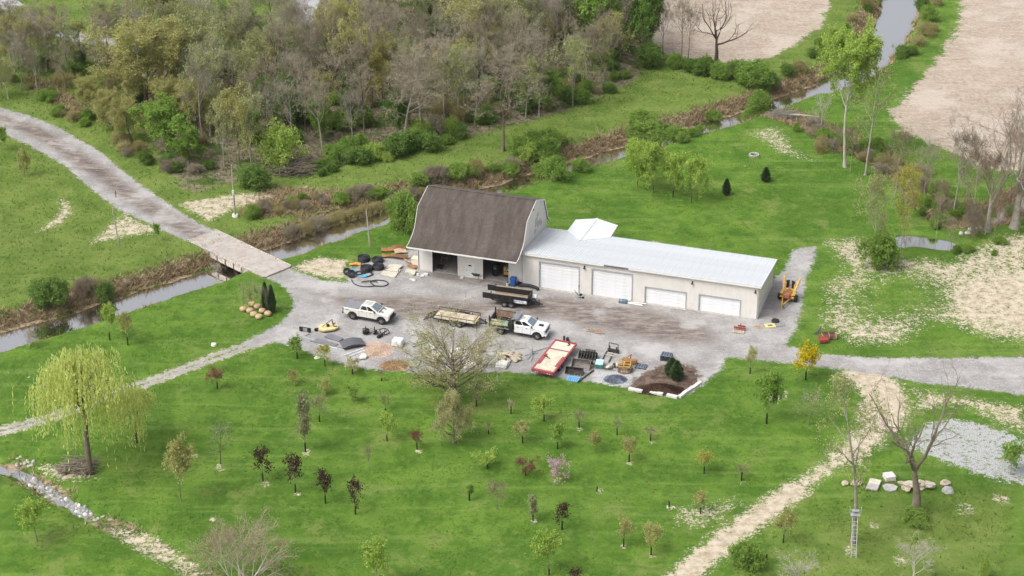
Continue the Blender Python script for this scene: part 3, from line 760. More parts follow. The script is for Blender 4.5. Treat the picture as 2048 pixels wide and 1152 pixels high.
# shrubs
for i in range(3):
    kind('shrub%d' % i, 'brown', 'twig_green', ('bright', 'green', 'bright')[i], seed=90 + i, H=3.2, clear=.05, r0=.05, n=(7, 5, 3), ang=(50, 45, 40), ratio=(.9, .55, .5), trunks=5, lean=.6, twigs=6, twig_len=.7, twig_w=.016, leaves=2, leaf=.13)
for i in range(2):
    kind('brush%d' % i, 'brown', ('twig_brown', 'twig_straw')[i], ('dust', 'olive')[i], seed=95 + i, H=3.0, clear=.05, r0=.04, n=(6, 5, 4), ang=(48, 45, 40), ratio=(.9, .6, .5), trunks=7, lean=.8, twigs=8, twig_len=.5, twig_w=.018, leaves=(.4, 1)[i], leaf=.06)
kind('yellowshrub', 'brown', 'twig_green', 'lime', seed=99, H=3.4, clear=.05, r0=.05, n=(7, 5, 3), ang=(50, 45, 40), ratio=(.9, .55, .5), trunks=5, lean=.6, twigs=5, twig_len=.45, twig_w=.012, leaves=2, leaf=.11)
kind('whitebrush', 'pale', 'twig_straw', 'dust', seed=100, H=5.0, clear=.05, r0=.08, n=(7, 6, 4), ang=(45, 40, 40), ratio=(.9, .6, .5), trunks=4, lean=.7, twigs=8, twig_len=.5, twig_w=.015, leaves=.7, leaf=.05)
# young planted trees
SAP = dict(H=3.0, clear=.38, r0=.035, n=(11, 4), ang=(50, 45), ratio=(.62, .5), trop=(.05, .05, .05), twigs=12, twig_len=.32, twig_w=.015)
def sap(name, tg, lf, seed, **kw):
    q = dict(SAP); q.update(kw); kind(name, "brown", tg, lf, seed=seed, **q)
sap('sap_green', 'twig_green', 'bright', 110, leaves=3, leaf=0.095)
sap('sap_yellow', 'twig_green', 'yellow', 111, leaves=3, leaf=0.07)
sap('sap_purple', 'twig_rust', 'purple', 112, leaves=1, leaf=0.088, ratio=(.45, .5), clear=.3, shape='round')
sap('sap_rust', 'twig_rust', 'rust', 113, leaves=3, leaf=0.062)
sap('sap_brown', 'twig_rust', 'dust', 114, leaves=1, leaf=0.048)
sap('sap_cream', 'twig_straw', 'cream', 115, leaves=3, leaf=0.087, ratio=(.75, .5))
sap('sap_pink', 'twig_rust', 'pink', 116, leaves=2, leaf=0.09, ratio=(.85, .5), clear=.2)
sap('sap_grey', 'twig_grey', 'dust', 117, leaves=0.15, leaf=0.048, n=(9, 5), ratio=(.75, .5), twig_w=.014, r0=.05)
sap('sap_lime', 'twig_green', 'lime', 118, leaves=3, leaf=0.087)
sap('sap_umbrella', 'twig_green', 'lime', 119, leaves=3, leaf=0.087, shape='vase', ang=(72, 45), clear=.55, trop=(.02, -.06, -.05), ratio=(.85, .5))
sap('sap_umbrella_rust', 'twig_rust', 'rust', 120, leaves=3, leaf=0.078, shape='vase', ang=(72, 45), clear=.55, trop=(.02, -.06, -.05), ratio=(.85, .5))
sap('sap_gold', 'twig_straw', 'gold', 121, leaves=3, leaf=0.105, ratio=(.8, .5), clear=.45)
sap('sap_bush', 'twig_green', 'olive', 122, leaves=3, leaf=0.087, clear=.06, ratio=(.7, .5), ang=(40, 40))
sap('sap_tall', 'twig_straw', 'pale', 123, leaves=3, leaf=0.078, clear=.2, ratio=(.32, .5), ang=(35, 40))
sap('sap_olive', 'twig_green', 'olive', 124, leaves=3, leaf=0.078)
def conifer_kind(name, seed):
    r = np.random.default_rng(seed); N = 5200; H = 3.0
    t = r.random(N) ** .8; z = .12 + t * (H - .12)
    prof = np.sin(np.clip(t * 1.0, 0, 1) * math.pi * .86 + .42) ** .8 * .62 * (1 - t * .55)
    a = r.uniform(0, 6.28, N); rad = prof * np.sqrt(r.uniform(.25, 1.12, N)) * (1 + .18 * np.sin(a * 5 + z * 7))
    c = np.stack([np.cos(a) * rad, np.sin(a) * rad, z], -1)
    d = unit_rows(np.stack([np.cos(a), np.sin(a), r.uniform(.2, 1.2, N)], -1) + r.normal(0, .3, (N, 3)))
    e = unit_rows(np.cross(d, r.normal(0, 1, (N, 3)))); L = r.uniform(.10, .24, (N, 1))
    V = np.stack([c - e * .035, c + e * .035, c + d * L], 1).reshape(-1, 3)
    crown = np_mesh(name + '_crown', V, [np.arange(N * 3).reshape(-1, 3)], [LF['conifer']])
    tr = MB().tube([(0, 0, -.1), (0, 0, .6), (0, 0, 2.2)], [.06, .05, .015], 6).mesh(name + '_trunk', BK['dark'])
    KIND[name] = (tr, crown, H, 1.25)
conifer_kind('conifer', 130)
def willow_kind(name, seed):
    """a leaning trunk, arching limbs, and curtains of hanging withes in clumps"""
    r = np.random.default_rng(seed); tr = MB()
    tr.tube([(0, 0, -.2), (.05, .1, 1.2), (.25, .1, 2.6), (.45, 0, 3.8)], [.36, .27, .22, .18], 8)
    clumps = []
    for k in range(13):
        a = k * 2.4 + r.uniform(-.3, .3); rad = (.6 + 2.9 * ((k + .5) / 13) ** .6) * r.uniform(.8, 1.15); top = 7.6 - .16 * rad * rad * r.uniform(.7, 1.3)
        c = np.array([.4 + math.cos(a) * rad, math.sin(a) * rad, top]); b = np.array([.45, 0, 3.4 + .05 * k])
        pts = [b, b + (c - b) * .35 + [0, 0, .7], b + (c - b) * .7 + [0, 0, .75], c]
        tr.tube([tuple(p) for p in pts], [.12, .085, .05, .02], 5); clumps.append(c)
    C = np.array(clumps); N = 720; M = 11
    ci = r.integers(0, len(C), N); st = C[ci] + r.normal(0, 1, (N, 3)) * [.62, .62, .28]
    out = st[:, :2] - [.4, 0]; out /= np.linalg.norm(out, axis=1)[:, None] + .1
    L = r.uniform(.8, 3.2, N) * np.where(r.random(N) < .12, 1.5, 1); t = np.linspace(0, 1, M)[None, :, None]
    drop = np.stack([out[:, 0] * .35, out[:, 1] * .35, np.zeros(N)], -1)[:, None] * np.sqrt(t) + np.array([0, 0, -1.0]) * L[:, None, None] * (t * .75 + .25 * t * t)
    P = st[:, None] + drop + r.normal(0, .035, (N, M, 3)); P[..., 2] = np.maximum(P[..., 2], .8)
    c = P.reshape(-1, 3); K = len(c)
    e1 = unit_rows(np.array([0, 0, -1.0]) + r.normal(0, .35, (K, 3))); e2 = unit_rows(np.cross(e1, r.normal(0, 1, (K, 3)))); sz = r.uniform(.10, .19, (K, 1))
    V = np.stack([c - e1 * sz, c - e2 * sz * .38, c + e1 * sz, c + e2 * sz * .38], 1).reshape(-1, 3)
    crown = np_mesh(name + '_crown', V, [np.arange(K * 4).reshape(-1, 4)], [LF['willow']])
    KIND[name] = (tr.mesh(name + '_trunk', BK['brown'], 0, True), crown, 7.9, 7.4)
willow_kind('willow', 140)
GUARD = mat('black_trunk_guard', (.012, .012, .013), .6, var=.2)
guard_mesh = MB().lathe([(.075, 0), (.07, .45), (.065, .9)], n=7).mesh('trunk_guard', GUARD)

def tree_at(k, p, h, w, label, cat, name='tree', group=None, rz=None, guard=0.0):
    tr, cr, H, W = KIND[k]
    o = thing(name, label, cat, p, random.uniform(0, 6.28) if rz is None else rz, group)
    sx = w / W; sz = h / H
    a = link('trunk', tr, o); b = link('crown', cr, o)
    st = min(sx, sz) if sx < sz else sx
    for q in (a, b): q.scale = (sx, sx, sz)
    if guard > 0:
        g = link('trunk_guard', guard_mesh, o); g.scale = (max(1, guard), max(1, guard), guard)
    return o
COSP = .885
def T(k, u, v, top, wpx, label, cat='tree', name='tree', group=None, guard=0.0, rz=None):
    p = Gd(u, v); s = px_per_m(p)
    return tree_at(k, tuple(p), (v - top) / (s * COSP), wpx / s, label, cat, name, group, rz, guard)
# ------------------------------------------------------------------ buildings
FA = G0(1045, 570.5); FB = G0(1514, 639)
FANG = math.atan2(FB[1] - FA[1], FB[0] - FA[0])
E1 = np.array([math.cos(FANG), math.sin(FANG)]); E2 = np.array([-E1[1], E1[0]])
def BL(x, yv, z=0.0):
    p = FA[:2] + E1 * x + E2 * yv
    return (p[0], p[1], z)

def block_wall_material(name, col, dirt):
    m = bpy.data.materials.new(name); b = NB(m)
    br = b.n.new('ShaderNodeTexBrick'); cx = b.n.new('ShaderNodeSeparateXYZ'); b.l.new(b.obj, cx.inputs[0])
    cb = b.n.new('ShaderNodeCombineXYZ'); b.l.new(b.math('ADD', cx.outputs[0], cx.outputs[1]), cb.inputs[0]); b.l.new(cx.outputs[2], cb.inputs[1])
    b.l.new(cb.outputs[0], br.inputs['Vector'])
    br.inputs['Scale'].default_value = 1.0; br.inputs['Brick Width'].default_value = .4; br.inputs['Row Height'].default_value = .2
    br.inputs['Mortar Size'].default_value = .012
    f = b.noise(b.obj, .8, 5, .6); f2 = b.noise(b.stretch(b.obj, (3, 3, .35)), 1.2, 4, .6)
    c = b.mix(b.mapr(f, .3, .7), tuple(q * .93 for q in col), col)
    c = b.mix(b.math('MULTIPLY', b.mapr(f2, .5, .75), .35), c, dirt)
    low = b.mapr(b.math('ADD', cx.outputs[2], b.math('MULTIPLY', b.noise(b.obj, 2.5, 4), .5)), .55, .2)
    c = b.mix(b.math('MULTIPLY', low, .55), c, dirt)       # mud splash along the foot of the wall
    c = b.mix(b.math('MULTIPLY', br.outputs['Fac'], .25), c, dirt)
    b.done(b.bsdf(c, .8, 0, b.bump(b.math('SUBTRACT', 1.0, br.outputs['Fac']), .25, .02), .3))
    return m
WALL = block_wall_material('painted_block_wall', (.68, .655, .62), (.50, .46, .41))
TRIM = mat('white_trim', (.70, .69, .675), .5, var=.06, scale=2)
DOORW = mat('white_garage_door', (.72, .735, .755), .45, var=.04, scale=1.5, dirt=(.55, .53, .50), dirt_amt=.1)
GREYTRIM = mat('grey_door_trim', (.36, .36, .37), .6, var=.15)
BLACK = mat('black_metal', (.016, .016, .018), .5, var=.3, dirt=(.08, .07, .06), dirt_amt=.2)
SHADEIN = mat('shaded_interior_block', (.11, .10, .09), .9, var=.3)  # shade of the open bays put into the inner wall colour
CONC = mat('concrete', (.42, .39, .36), .9, var=.18, dirt=(.25, .21, .17), dirt_amt=.4, bump=.2)
def shingle_material():
    m = bpy.data.materials.new('brown_shingles'); b = NB(m)
    sx = b.n.new('ShaderNodeSeparateXYZ'); b.l.new(b.obj, sx.inputs[0])
    tab = b.voro(b.stretch(b.obj, (3.2, 1.0, 7.0)), 1.0)
    f = b.noise(b.stretch(b.obj, (1.2, .25, .25)), 1.0, 5, .65); g = b.noise(b.stretch(b.obj, (4, 6, 6)), 1.6, 3, .7)
    c = b.mix(b.mapr(f, .32, .68), (.068, .056, .048), (.130, .109, .095))
    c = b.mix(b.math('MULTIPLY', b.mapr(g, .35, .68), .45), c, (.15, .13, .118))
    s2 = b.n.new('ShaderNodeSeparateColor'); b.l.new(tab.outputs['Color'], s2.inputs[0])
    c = b.mix(b.math('MULTIPLY', s2.outputs[0], .35), c, (.062, .052, .048))
    b.done(b.bsdf(c, .95, 0, b.bump(g, .3, .02), .15))
    return m
SHINGLE = shingle_material()
METALROOF = mat('white_metal_roof', (.585, .61, .64), .42, var=.05, scale=.6, dirt=(.50, .53, .56), dirt_amt=.25, spec=.5)
GLASS = mat('dark_glass', (.010, .012, .014), .08, var=.1, spec=.8)

def box_obj(name, par, c, d, m, bevel=0.0, rx=0, ry=0, rz=0):
    return MB().box(c, d, rz, rx, ry).build(name, m, par, bevel)

GD, GH0, GH1, GLN = 9.1, 4.38, 3.45, 28.8
def build_garage():
    g = thing('garage', 'long white block garage with four roll-up doors and pale metal roof', 'garage', BL(0, 0), FANG)
    t = .22
    doors = [(2.17, 4.86, 3.46), (8.72, 4.86, 3.50), (15.28, 4.87, 2.14), (21.82, 4.84, 2.16)]
    xs = [(0.0, doors[0][0])]
    for i, (x, w, h) in enumerate(doors):
        nx = doors[i + 1][0] if i < 3 else GLN
        MB().box((x + w / 2, t / 2, (h + GH0) / 2), (w, t, GH0 - h)).build('wall', WALL, g)
        xs.append((x + w, nx))
    for a, b in xs: MB().box(((a + b) / 2, t / 2, GH0 / 2), (b - a, t, GH0)).build('wall', WALL, g)
    for x in (t / 2 + .005, GLN - t / 2):
        MB().hexa([(x - t / 2, t, 0), (x + t / 2, t, 0), (x + t / 2, GD, 0), (x - t / 2, GD, 0), (x - t / 2, t, GH0), (x + t / 2, t, GH0), (x + t / 2, GD, GH1), (x - t / 2, GD, GH1)]).build('wall', WALL, g)
    MB().box((GLN / 2, GD - t / 2, GH1 / 2), (GLN - 2 * t, t, GH1)).build('wall', WALL, g)
    for x, w, h in doors:
        d = MB().box((x + w / 2, .17, h / 2), (w, .03, h)).build('door', GREYTRIM, g)
        n = 8 if h > 3 else 5
        for k in range(n):
            hh = h / n
            pz = MB().box((0, 0, 0), (w - .04, .05, hh - .018)); pz.box((0, -.03, -hh * .16), (w - .3, .015, hh * .3)); pz.box((0, -.03, hh * .22), (w - .3, .015, hh * .24))
            pz.build('door_panel', DOORW, d, .006, loc=(x + w / 2, .135, hh * (k + .5)))
        for q in (x - .06, x + w + .06): MB().box((q, -.022, h / 2), (.12, .04, h)).build('door_trim', GREYTRIM, g)
        MB().box((x + w / 2, -.024, h + .06), (w + .24, .04, .12)).build('door_trim', GREYTRIM, g)
        MB().box((x + w / 2, -.06, .02), (w + .3, .5, .05)).build('threshold', CONC, g)
    # metal roof in sheets with ribs
    slope = (GH1 - GH0) / GD; y0, y1 = -.32, GD + .28
    np_ = 32; pw = (GLN + .35) / np_
    mb = MB(); za = .10
    def rz(yv): return GH0 + .10 + slope * yv
    mb.hexa([(0, y0, rz(y0) - .03), (pw - .012, y0, rz(y0) - .03), (pw - .012, y1, rz(y1) - .03), (0, y1, rz(y1) - .03),
             (0, y0, rz(y0)), (pw - .012, y0, rz(y0)), (pw - .012, y1, rz(y1)), (0, y1, rz(y1))])
    for q in (.02, pw / 3, pw * 2 / 3):
        mb.hexa([(q, y0, rz(y0)), (q + .055, y0, rz(y0)), (q + .055, y1, rz(y1)), (q, y1, rz(y1)), (q + .015, y0, rz(y0) + .06), (q + .04, y0, rz(y0) + .06), (q + .04, y1, rz(y1) + .06), (q + .015, y1, rz(y1) + .06)])
    me = mb.mesh('roof_panel', METALROOF)
    for k in range(np_): link('roof_panel', me, g, (-.02 + k * pw, 0, 0))
    for a, b, zz in ((.0, 10.2, 0), (13.2, GLN + .3, 0)):
        MB().box(((a + b) / 2, -.30, GH0 - .03), (b - a, .05, .24)).build('fascia', TRIM, g)
    MB().box((GLN + .31, GD / 2, (GH0 + GH1) / 2), (.04, GD + .5, .2), rx=math.atan(slope)).build('rake_trim', TRIM, g)
    MB().box((11.7, -.25, GH0 - .05), (3.0, .03, .18)).build('bare_eave_board', mat('weathered_board', (.12, .10, .09), .9), g)
    MB().box((GLN / 2, -.14, GH0 + .01), (GLN, .26, .03)).build('soffit', TRIM, g)
    for x in (7.74, 20.9, 28.4):
        l = MB().box((x, -.03, 3.72), (.16, .06, .16)).build('wall_light', BLACK, g)
        MB().lathe([(.05, .0), (.14, -.1), (.15, -.16)], (x, -.17, 3.66), 10).build('lamp_shade', BLACK, l); MB().bar((x, 0, 3.72), (x, -.18, 3.66), .03).build('lamp_arm', BLACK, l)
    cmr = MB().box((GLN + .06, .5, 3.95), (.12, .1, .1)).build('security_camera', BLACK, g)
    MB().tube([(GLN + .1, .5, 3.92), (GLN + .3, .35, 3.84)], .05, 8).build('lens', BLACK, cmr)
    MB().box((GLN + .04, 1.6, .28), (.08, .3, .22)).build('outlet_box', TRIM, g)
    MB().tube([(7.1, -.05, 1.15), (7.1, -.05, .9)], .05, 6).build('keypad', BLACK, g)
    # rear wing with hipped roof
    MB().box((5.75, 10.6, 1.8), (4.9, 3.1, 3.55)).build('rear_wing_wall', WALL, g)
    za_ = GH0 + .16 + slope * 6.3
    A0, A1 = (5.3, 6.3, za_), (5.8, 12.4, 4.25)
    for nm, e0, e1 in (('left', (2.95, 8.9, GH0 + .16 + slope * 8.9), (3.1, 12.4, 3.7)), ('right', (8.45, 8.9, GH0 + .16 + slope * 8.9), (8.45, 12.4, 3.7))):
        up_ = lambda p, d: (p[0], p[1], p[2] + d)
        MB().hexa([up_(A0, -.05), up_(A1, -.05), up_(e1, -.05), up_(e0, -.05), A0, A1, e1, e0]).build('rear_wing_roof', METALROOF, g)
        MB().bar(up_(e0, -.06), up_(e1, -.06), .06, .16).build('fascia', TRIM, g)
    MB().bar((A0[0], A0[1], A0[2] + .02), (A1[0], A1[1], A1[2] + .02), .2, .05).build('ridge_cap', METALROOF, g)
    MB().add([(3.1, 12.15, 3.5), (8.4, 12.15, 3.5), (8.4, 12.15, 3.68), (5.8, 12.15, 4.3), (3.1, 12.15, 3.68), (3.1, 12.1, 3.5), (8.4, 12.1, 3.5), (8.4, 12.1, 3.68), (5.8, 12.1, 4.3), (3.1, 12.1, 3.68)], [(0, 1, 2, 3, 4), (9, 8, 7, 6, 5)]).build('rear_gable', WALL, g)
    MB().tube([(GLN - .15, -.08, GH0 - .2), (GLN - .15, -.08, .1)], .05, 6).build('downspout', TRIM, g)
    return g
build_garage()

BX0, BX1, BD = -13.45, -.02, 10.0
PROF = [(-2.7, 4.38), (-2.1, 4.48), (-1.3, 4.76), (-.5, 5.18), (.2, 5.72), (.6, 6.45), (1.0, 7.2), (1.42, 7.98), (5.05, 9.12), (8.55, 7.75), (9.4, 6.0), (10.0, 4.7), (11.2, 3.9)]
def build_barn():
    g = thing('barn', 'white block barn with brown shingled gambrel roof and two open bays', 'barn', BL(0, 0), FANG)
    t = .2
    bays = [(-11.65, -8.17), (-5.14, -1.66)]
    H = 4.45
    MB().box(((BX0 + bays[0][0]) / 2, t / 2, H / 2), (bays[0][0] - BX0, t, H)).build('wall', WALL, g)
    MB().box(((bays[0][1] + bays[1][0]) / 2, t / 2, H / 2), (bays[1][0] - bays[0][1], t, H)).build('wall', WALL, g)
    MB().box(((bays[1][1] + BX1) / 2, t / 2, H / 2), (BX1 - bays[1][1] - .02, t, H)).build('wall', WALL, g)
    for a, b in bays:
        MB().box(((a + b) / 2, t / 2, (3.35 + H) / 2), (b - a, t, H - 3.35)).build('wall', WALL, g)
        for q in (a + .05, b - .05): MB().box((q, -.015, 1.68), (.1, .06, 3.35)).build('bay_trim', TRIM, g)
    # gable ends follow the roof line
    def gable(x0, x1):
        loop = [(0, 0.0)] + [(d, z - .12) for d, z in PROF if .0 < d < 10.05] + [(10.0, 0.0)]
        loop.insert(1, (0, 5.4))
        return MB().loft([[(x0, d, z) for d, z in loop], [(x1, d, z) for d, z in loop]])
    gable(BX0, BX0 + t).build('gable_wall', WALL, g)
    gb = gable(BX1 - t, BX1).build('gable_wall', WALL, g)
    pm = mat('grey_wall_patch', (.44, .42, .40), .9, var=.15)
    for d, z, w, h in ((5.7, 5.9, 1.1, 1.1), (6.7, 5.3, 1.5, .8), (6.2, 6.6, .7, .5), (5.2, 4.9, .9, .5), (7.6, 4.9, .8, .6)):
        MB().hexa([(BX1, d - w / 2, z - h / 2), (BX1 + .012, d - w / 2, z - h / 2), (BX1 + .012, d + w / 2, z - h / 2 + .2), (BX1, d + w / 2, z - h / 2 + .2),
                   (BX1, d - w / 2 - .1, z + h / 2), (BX1 + .012, d - w / 2 - .1, z + h / 2), (BX1 + .012, d + w / 2 - .2, z + h / 2 + .1), (BX1, d + w / 2 - .2, z + h / 2 + .1)]).build('wall_patch', pm, gb)
    MB().box((BX1 + .02, 4.3, 8.15), (.05, .35, .18)).build('gable_vent', BLACK, gb)
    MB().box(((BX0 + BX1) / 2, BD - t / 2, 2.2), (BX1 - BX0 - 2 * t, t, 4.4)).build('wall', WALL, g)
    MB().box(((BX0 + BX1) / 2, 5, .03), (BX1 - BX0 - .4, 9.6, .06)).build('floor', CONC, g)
    MB().box(((BX0 + BX1) / 2, 6.6, 2.2), (BX1 - BX0 - .45, .1, 4.4)).build('inner_wall', SHADEIN, g)
    MB().box(((BX0 + BX1) / 2, 5.0, 4.5), (BX1 - BX0 - .45, 9.5, .1)).build('ceiling', SHADEIN, g)
    for x in (BX0 + .24, BX1 - .24): MB().box((x, 3.4, 2.2), (.04, 6.3, 4.3)).build('inner_wall', SHADEIN, g)
    MB().box((-6.65, 3.4, 2.2), (.12, 6.3, 4.3)).build('inner_wall', SHADEIN, g)
    # roof: shingle courses laid up both slopes
    xa, xb = BX0 - .35, BX1 + .12
    V = []; F = []
    def course(p, q, sg):
        L = math.hypot(q[0] - p[0], q[1] - p[1]); n = max(1, round(L / .15))
        nx, nz = -(q[1] - p[1]) / L, (q[0] - p[0]) / L
        for k in range(n):
            a = (p[0] + (q[0] - p[0]) * k / n, p[1] + (q[1] - p[1]) * k / n); b = (p[0] + (q[0] - p[0]) * (k + 1) / n, p[1] + (q[1] - p[1]) * (k + 1) / n)
            i = len(V); e = .028
            for x in (xa, xb):
                for d, z in ((a[0] - nx * .06, a[1] - nz * .06), (a[0] + nx * e, a[1] + nz * e), (b[0] + nx * .006, b[1] + nz * .006), (b[0] - nx * .06, b[1] - nz * .06)): V.append((x, sg * d, z))
            F.extend([(i, i + 4, i + 5, i + 1), (i + 1, i + 5, i + 6, i + 2), (i + 3, i + 2, i + 6, i + 7), (i, i + 1, i + 2, i + 3), (i + 7, i + 6, i + 5, i + 4), (i + 3, i + 7, i + 4, i)])
    for a, b in zip(PROF[:8], PROF[1:9]): course(a, b, 1)
    back = [(-d, z) for d, z in PROF[8:]][::-1]
    for a, b in zip(back[:-1], back[1:]): course(a, b, -1)
    r = MB().add(V, F).build('roof', SHINGLE, g)
    MB().bar((xa, 5.05, 9.16), (xb, 5.05, 9.16), .3, .05).build('ridge_cap', SHINGLE, r)
    def rake(x, name='rake_trim'):
        b = MB()
        for p, q in zip(PROF[:-1], PROF[1:]): b.bar((x, p[0], p[1] - .06), (x, q[0], q[1] - .06), .05, .17)
        b.build(name, TRIM, r)
    rake(xa - .03); rake(xb + .03)
    MB().box(((xa + xb) / 2, PROF[0][0] - .03, PROF[0][1] - .10), (xb - xa, .05, .18)).build('fascia', TRIM, r)
    MB().hexa([(xa, -2.66, 4.24), (xb, -2.66, 4.24), (xb, 0, 4.42), (xa, 0, 4.42), (xa, -2.66, 4.27), (xb, -2.66, 4.27), (xb, 0, 4.45), (xa, 0, 4.45)]).build('soffit', TRIM, g)
    MB().tube([(BX0 + .05, -.06, 4.2), (BX0 + .05, -.06, .1)], .05, 6).build('downspout', TRIM, g)
    d = MB().box((-6.68, -.02, 1.03), (.98, .05, 2.06)).build('door', TRIM, g, .01)
    MB().lathe([(.03, 0), (.03, .02)], (-6.68, -.05, 1.72), 12, 'Y').build('doorknob', BLACK, d)
    fan = [(-6.68 + .27 * math.cos(a), 1.58 + .17 * math.sin(a)) for a in np.linspace(0, math.pi, 9)]
    MB().loft([[(x, -.06, z) for x, z in fan], [(x, -.03, z) for x, z in fan]]).build('window', GLASS, d)
    MB().tube([(-7.08, -.05, 1.0), (-7.08, -.11, 1.0)], .05, 8).build('handle', BLACK, d)
    for q in (-7.23, -6.13): MB().box((q, -.02, 1.08), (.1, .07, 2.16)).build('door_frame', TRIM, d)
    return g
build_barn()

def build_bridge():
    a, b = np.array(G0(405, 473.5)), np.array(G0(553, 545))
    ang = math.atan2(b[1] - a[1], b[0] - a[0]); L = float(np.hypot(*(b - a)[:2])); c = (a + b) / 2
    W = 4.3
    g = thing('bridge', 'flat steel deck bridge with low white edge rails over the creek', 'bridge', (c[0], c[1], 0), ang)
    deck = mat('rusty_deck_plate', (.40, .375, .35), .75, .1, var=.12, scale=.6, dirt=(.36, .26, .20), dirt_amt=.4, bump=.1)
    edge = mat('weathered_white_steel', (.55, .52, .48), .7, .1, var=.2, dirt=(.22, .15, .10), dirt_amt=.6)
    dark = mat('rusty_girder', (.09, .075, .065), .8, .2, var=.3)
    z = .12
    n = 4
    for lane in (-1, 1):
        for k in range(n):
            x0 = -L / 2 + L * k / n
            MB().box((x0 + L / n / 2, lane * (W / 4 - .02), z + random.uniform(-.008, .008)), (L / n - .015, W / 2 - .06, .07)).build('deck_plate', deck, g, .01)
    for s in (-1, 1):
        MB().box((0, s * (W / 2 + .02), z + .10), (L + .3, .14, .22)).build('edge_rail', edge, g, .02)
        MB().box((0, s * (W / 2 - .1), z - .45), (L + .2, .16, .82)).build('girder', edge if s < 0 else dark, g)
        for k in range(9): MB().box((-L / 2 + L * (k + .5) / 9, s * (W / 2 - .0), z - .42), (.08, .14, .7)).build('stiffener', dark, g)
    for yv in (-.7, .7): MB().box((0, yv, z - .42), (L, .25, .7)).build('girder', dark, g)
    MB().box((0, 0, z - .06), (L, .16, .04)).build('centre_gap', dark, g)
    for s in (-1, 1): MB().box((s * (L / 2 - .2), 0, -1.1), (1.0, W + .6, 1.7)).build('abutment', CONC, g)
    for s in (-1, 1): MB().box((s * (L / 2 + .12), 0, z + .0), (.16, W - .2, .10)).build('end_plate', edge, g)
build_bridge()
# ------------------------------------------------------------------ vehicles and trailers
RUBBER = mat('tyre_rubber', (.018, .018, .019), .85, var=.3, dirt=(.10, .09, .08), dirt_amt=.2)
STEEL = mat('grey_steel', (.36, .36, .37), .45, .5, var=.2)
WHITEP = mat('white_paint', (.70, .71, .72), .22, var=.03, spec=.6)
CREAMP = mat('ivory_paint', (.62, .60, .565), .25, var=.03, spec=.6)
REDP = mat('red_paint', (.34, .07, .08), .5, var=.2, dirt=(.36, .20, .19), dirt_amt=.2)
CHROME = mat('bright_trim', (.62, .63, .64), .25, .7, var=.05)
LAMP = mat('lamp_lens', (.60, .62, .64), .15, var=.05, spec=.8)
REDLAMP = mat('red_lens', (.30, .015, .015), .2, var=.1)
SCREENGL = mat('windscreen_glass', (.16, .21, .24), .06, var=.15, spec=1.0)
WOODDECK = mat('pale_deck_wood', (.52, .44, .34), .85, var=.25, scale=1.2, dirt=(.33, .25, .17), dirt_amt=.4)
def wheel(par, x, yv, r, w, out, rimm, name='wheel'):
    W = link(name, None, par, (x, yv, r)); W.empty_display_size = .2
    MB().lathe([(r * .58, -w / 2), (r * .93, -w / 2), (r, -w * .36), (r, w * .36), (r * .93, w / 2), (r * .58, w / 2)], (0, 0, 0), 22, 'Y').build('tyre', RUBBER, W, 0, True)
    s = 1 if out > 0 else -1
    rim = MB().lathe([(r * .60, s * w * .30), (r * .56, s * w * .47), (r * .40, s * w * .40), (r * .18, s * w * .50), (.01, s * w * .50)], (0, 0, 0), 16, 'Y')
    for k in range(6):
        a = k * math.pi / 3; rim.box((math.cos(a) * r * .38, s * w * .46, math.sin(a) * r * .38), (r * .42, .03, r * .13), 0, 0, -a)
    rim.build('rim', rimm, W)
    return W
def arc(cx, cz, r, a0, a1, n=9): return [(cx + r * math.cos(R(a)), cz + r * math.sin(R(a))) for a in np.linspace(a0, a1, n)]
def body_loft(side, hw, tuck=.07):
    """a side outline (x, z) swept across the width with rounded shoulders"""
    zmax = max(p[1] for p in side); xs = [p[0] for p in side]; xm = (min(xs) + max(xs)) / 2; xl = (max(xs) - min(xs)) / 2
    def sec(yv, k):
        out = []
        for x, z in side:
            kz = max(0, (z - (zmax - .5)) / .5)
            ex = max(0, abs(x - xm) / xl - .93) / .07
            out.append((x - math.copysign(ex * .10 * k, x - xm), yv, z - kz * .05 * k))
        return out
    return MB().loft([sec(-hw, 1.0), sec(-hw + tuck, .25), sec(-hw + .3, 0), sec(hw - .3, 0), sec(hw - tuck, .25), sec(hw, 1.0)])
def crew_cab(g, x0, x1, xt0, xt1, zb, zt, hb, ht, paint):
    """cabin: sloped sides, glass set on them"""
    cab = MB().hexa([(x0, -hb, zb - .05), (x1, -hb, zb - .05), (x1, hb, zb - .05), (x0, hb, zb - .05), (xt0, -ht, zt), (xt1, -ht, zt), (xt1, ht, zt), (xt0, ht, zt)])
    cb = cab.build('cabin', paint, g, .05, False)
    def lerp(a, b, t): return a + (b - a) * t
    def P(s, fx, fz, out=.008):
        xa, xb = lerp(x0, xt0, fz), lerp(x1, xt1, fz); yv = lerp(hb, ht, fz)
        return (lerp(xa, xb, fx), s * (yv + out), lerp(zb - .05, zt, fz))
    for s in (-1, 1):
        for a, b in ((.07, .47), (.51, .90)):
            w = MB(); q = [P(s, a, .16), P(s, b, .16), P(s, b - (.10 if b > .6 else 0), .88), P(s, a + .02, .88)]
            q2 = [(x, yv - s * .03, z) for x, yv, z in q]
            w.hexa(q2 + q).build('window', GLASS, cb)
    def F(fy, fz, end, out=.01):
        x = lerp(x1, xt1, fz) if end > 0 else lerp(x0, xt0, fz); yv = lerp(hb, ht, fz)
        return (x + end * out, fy * yv, lerp(zb - .05, zt, fz) + .004)
    for end, nm, m in ((1, 'windscreen', SCREENGL), (-1, 'rear_window', GLASS)):
        q = [F(-.88, .12, end), F(.88, .12, end), F(.84, .92, end), F(-.84, .92, end)]
        q2 = [(x - end * .04, yv, z - .02) for x, yv, z in q]
        MB().hexa(q2 + q).build(nm, m, cb)
    return cb
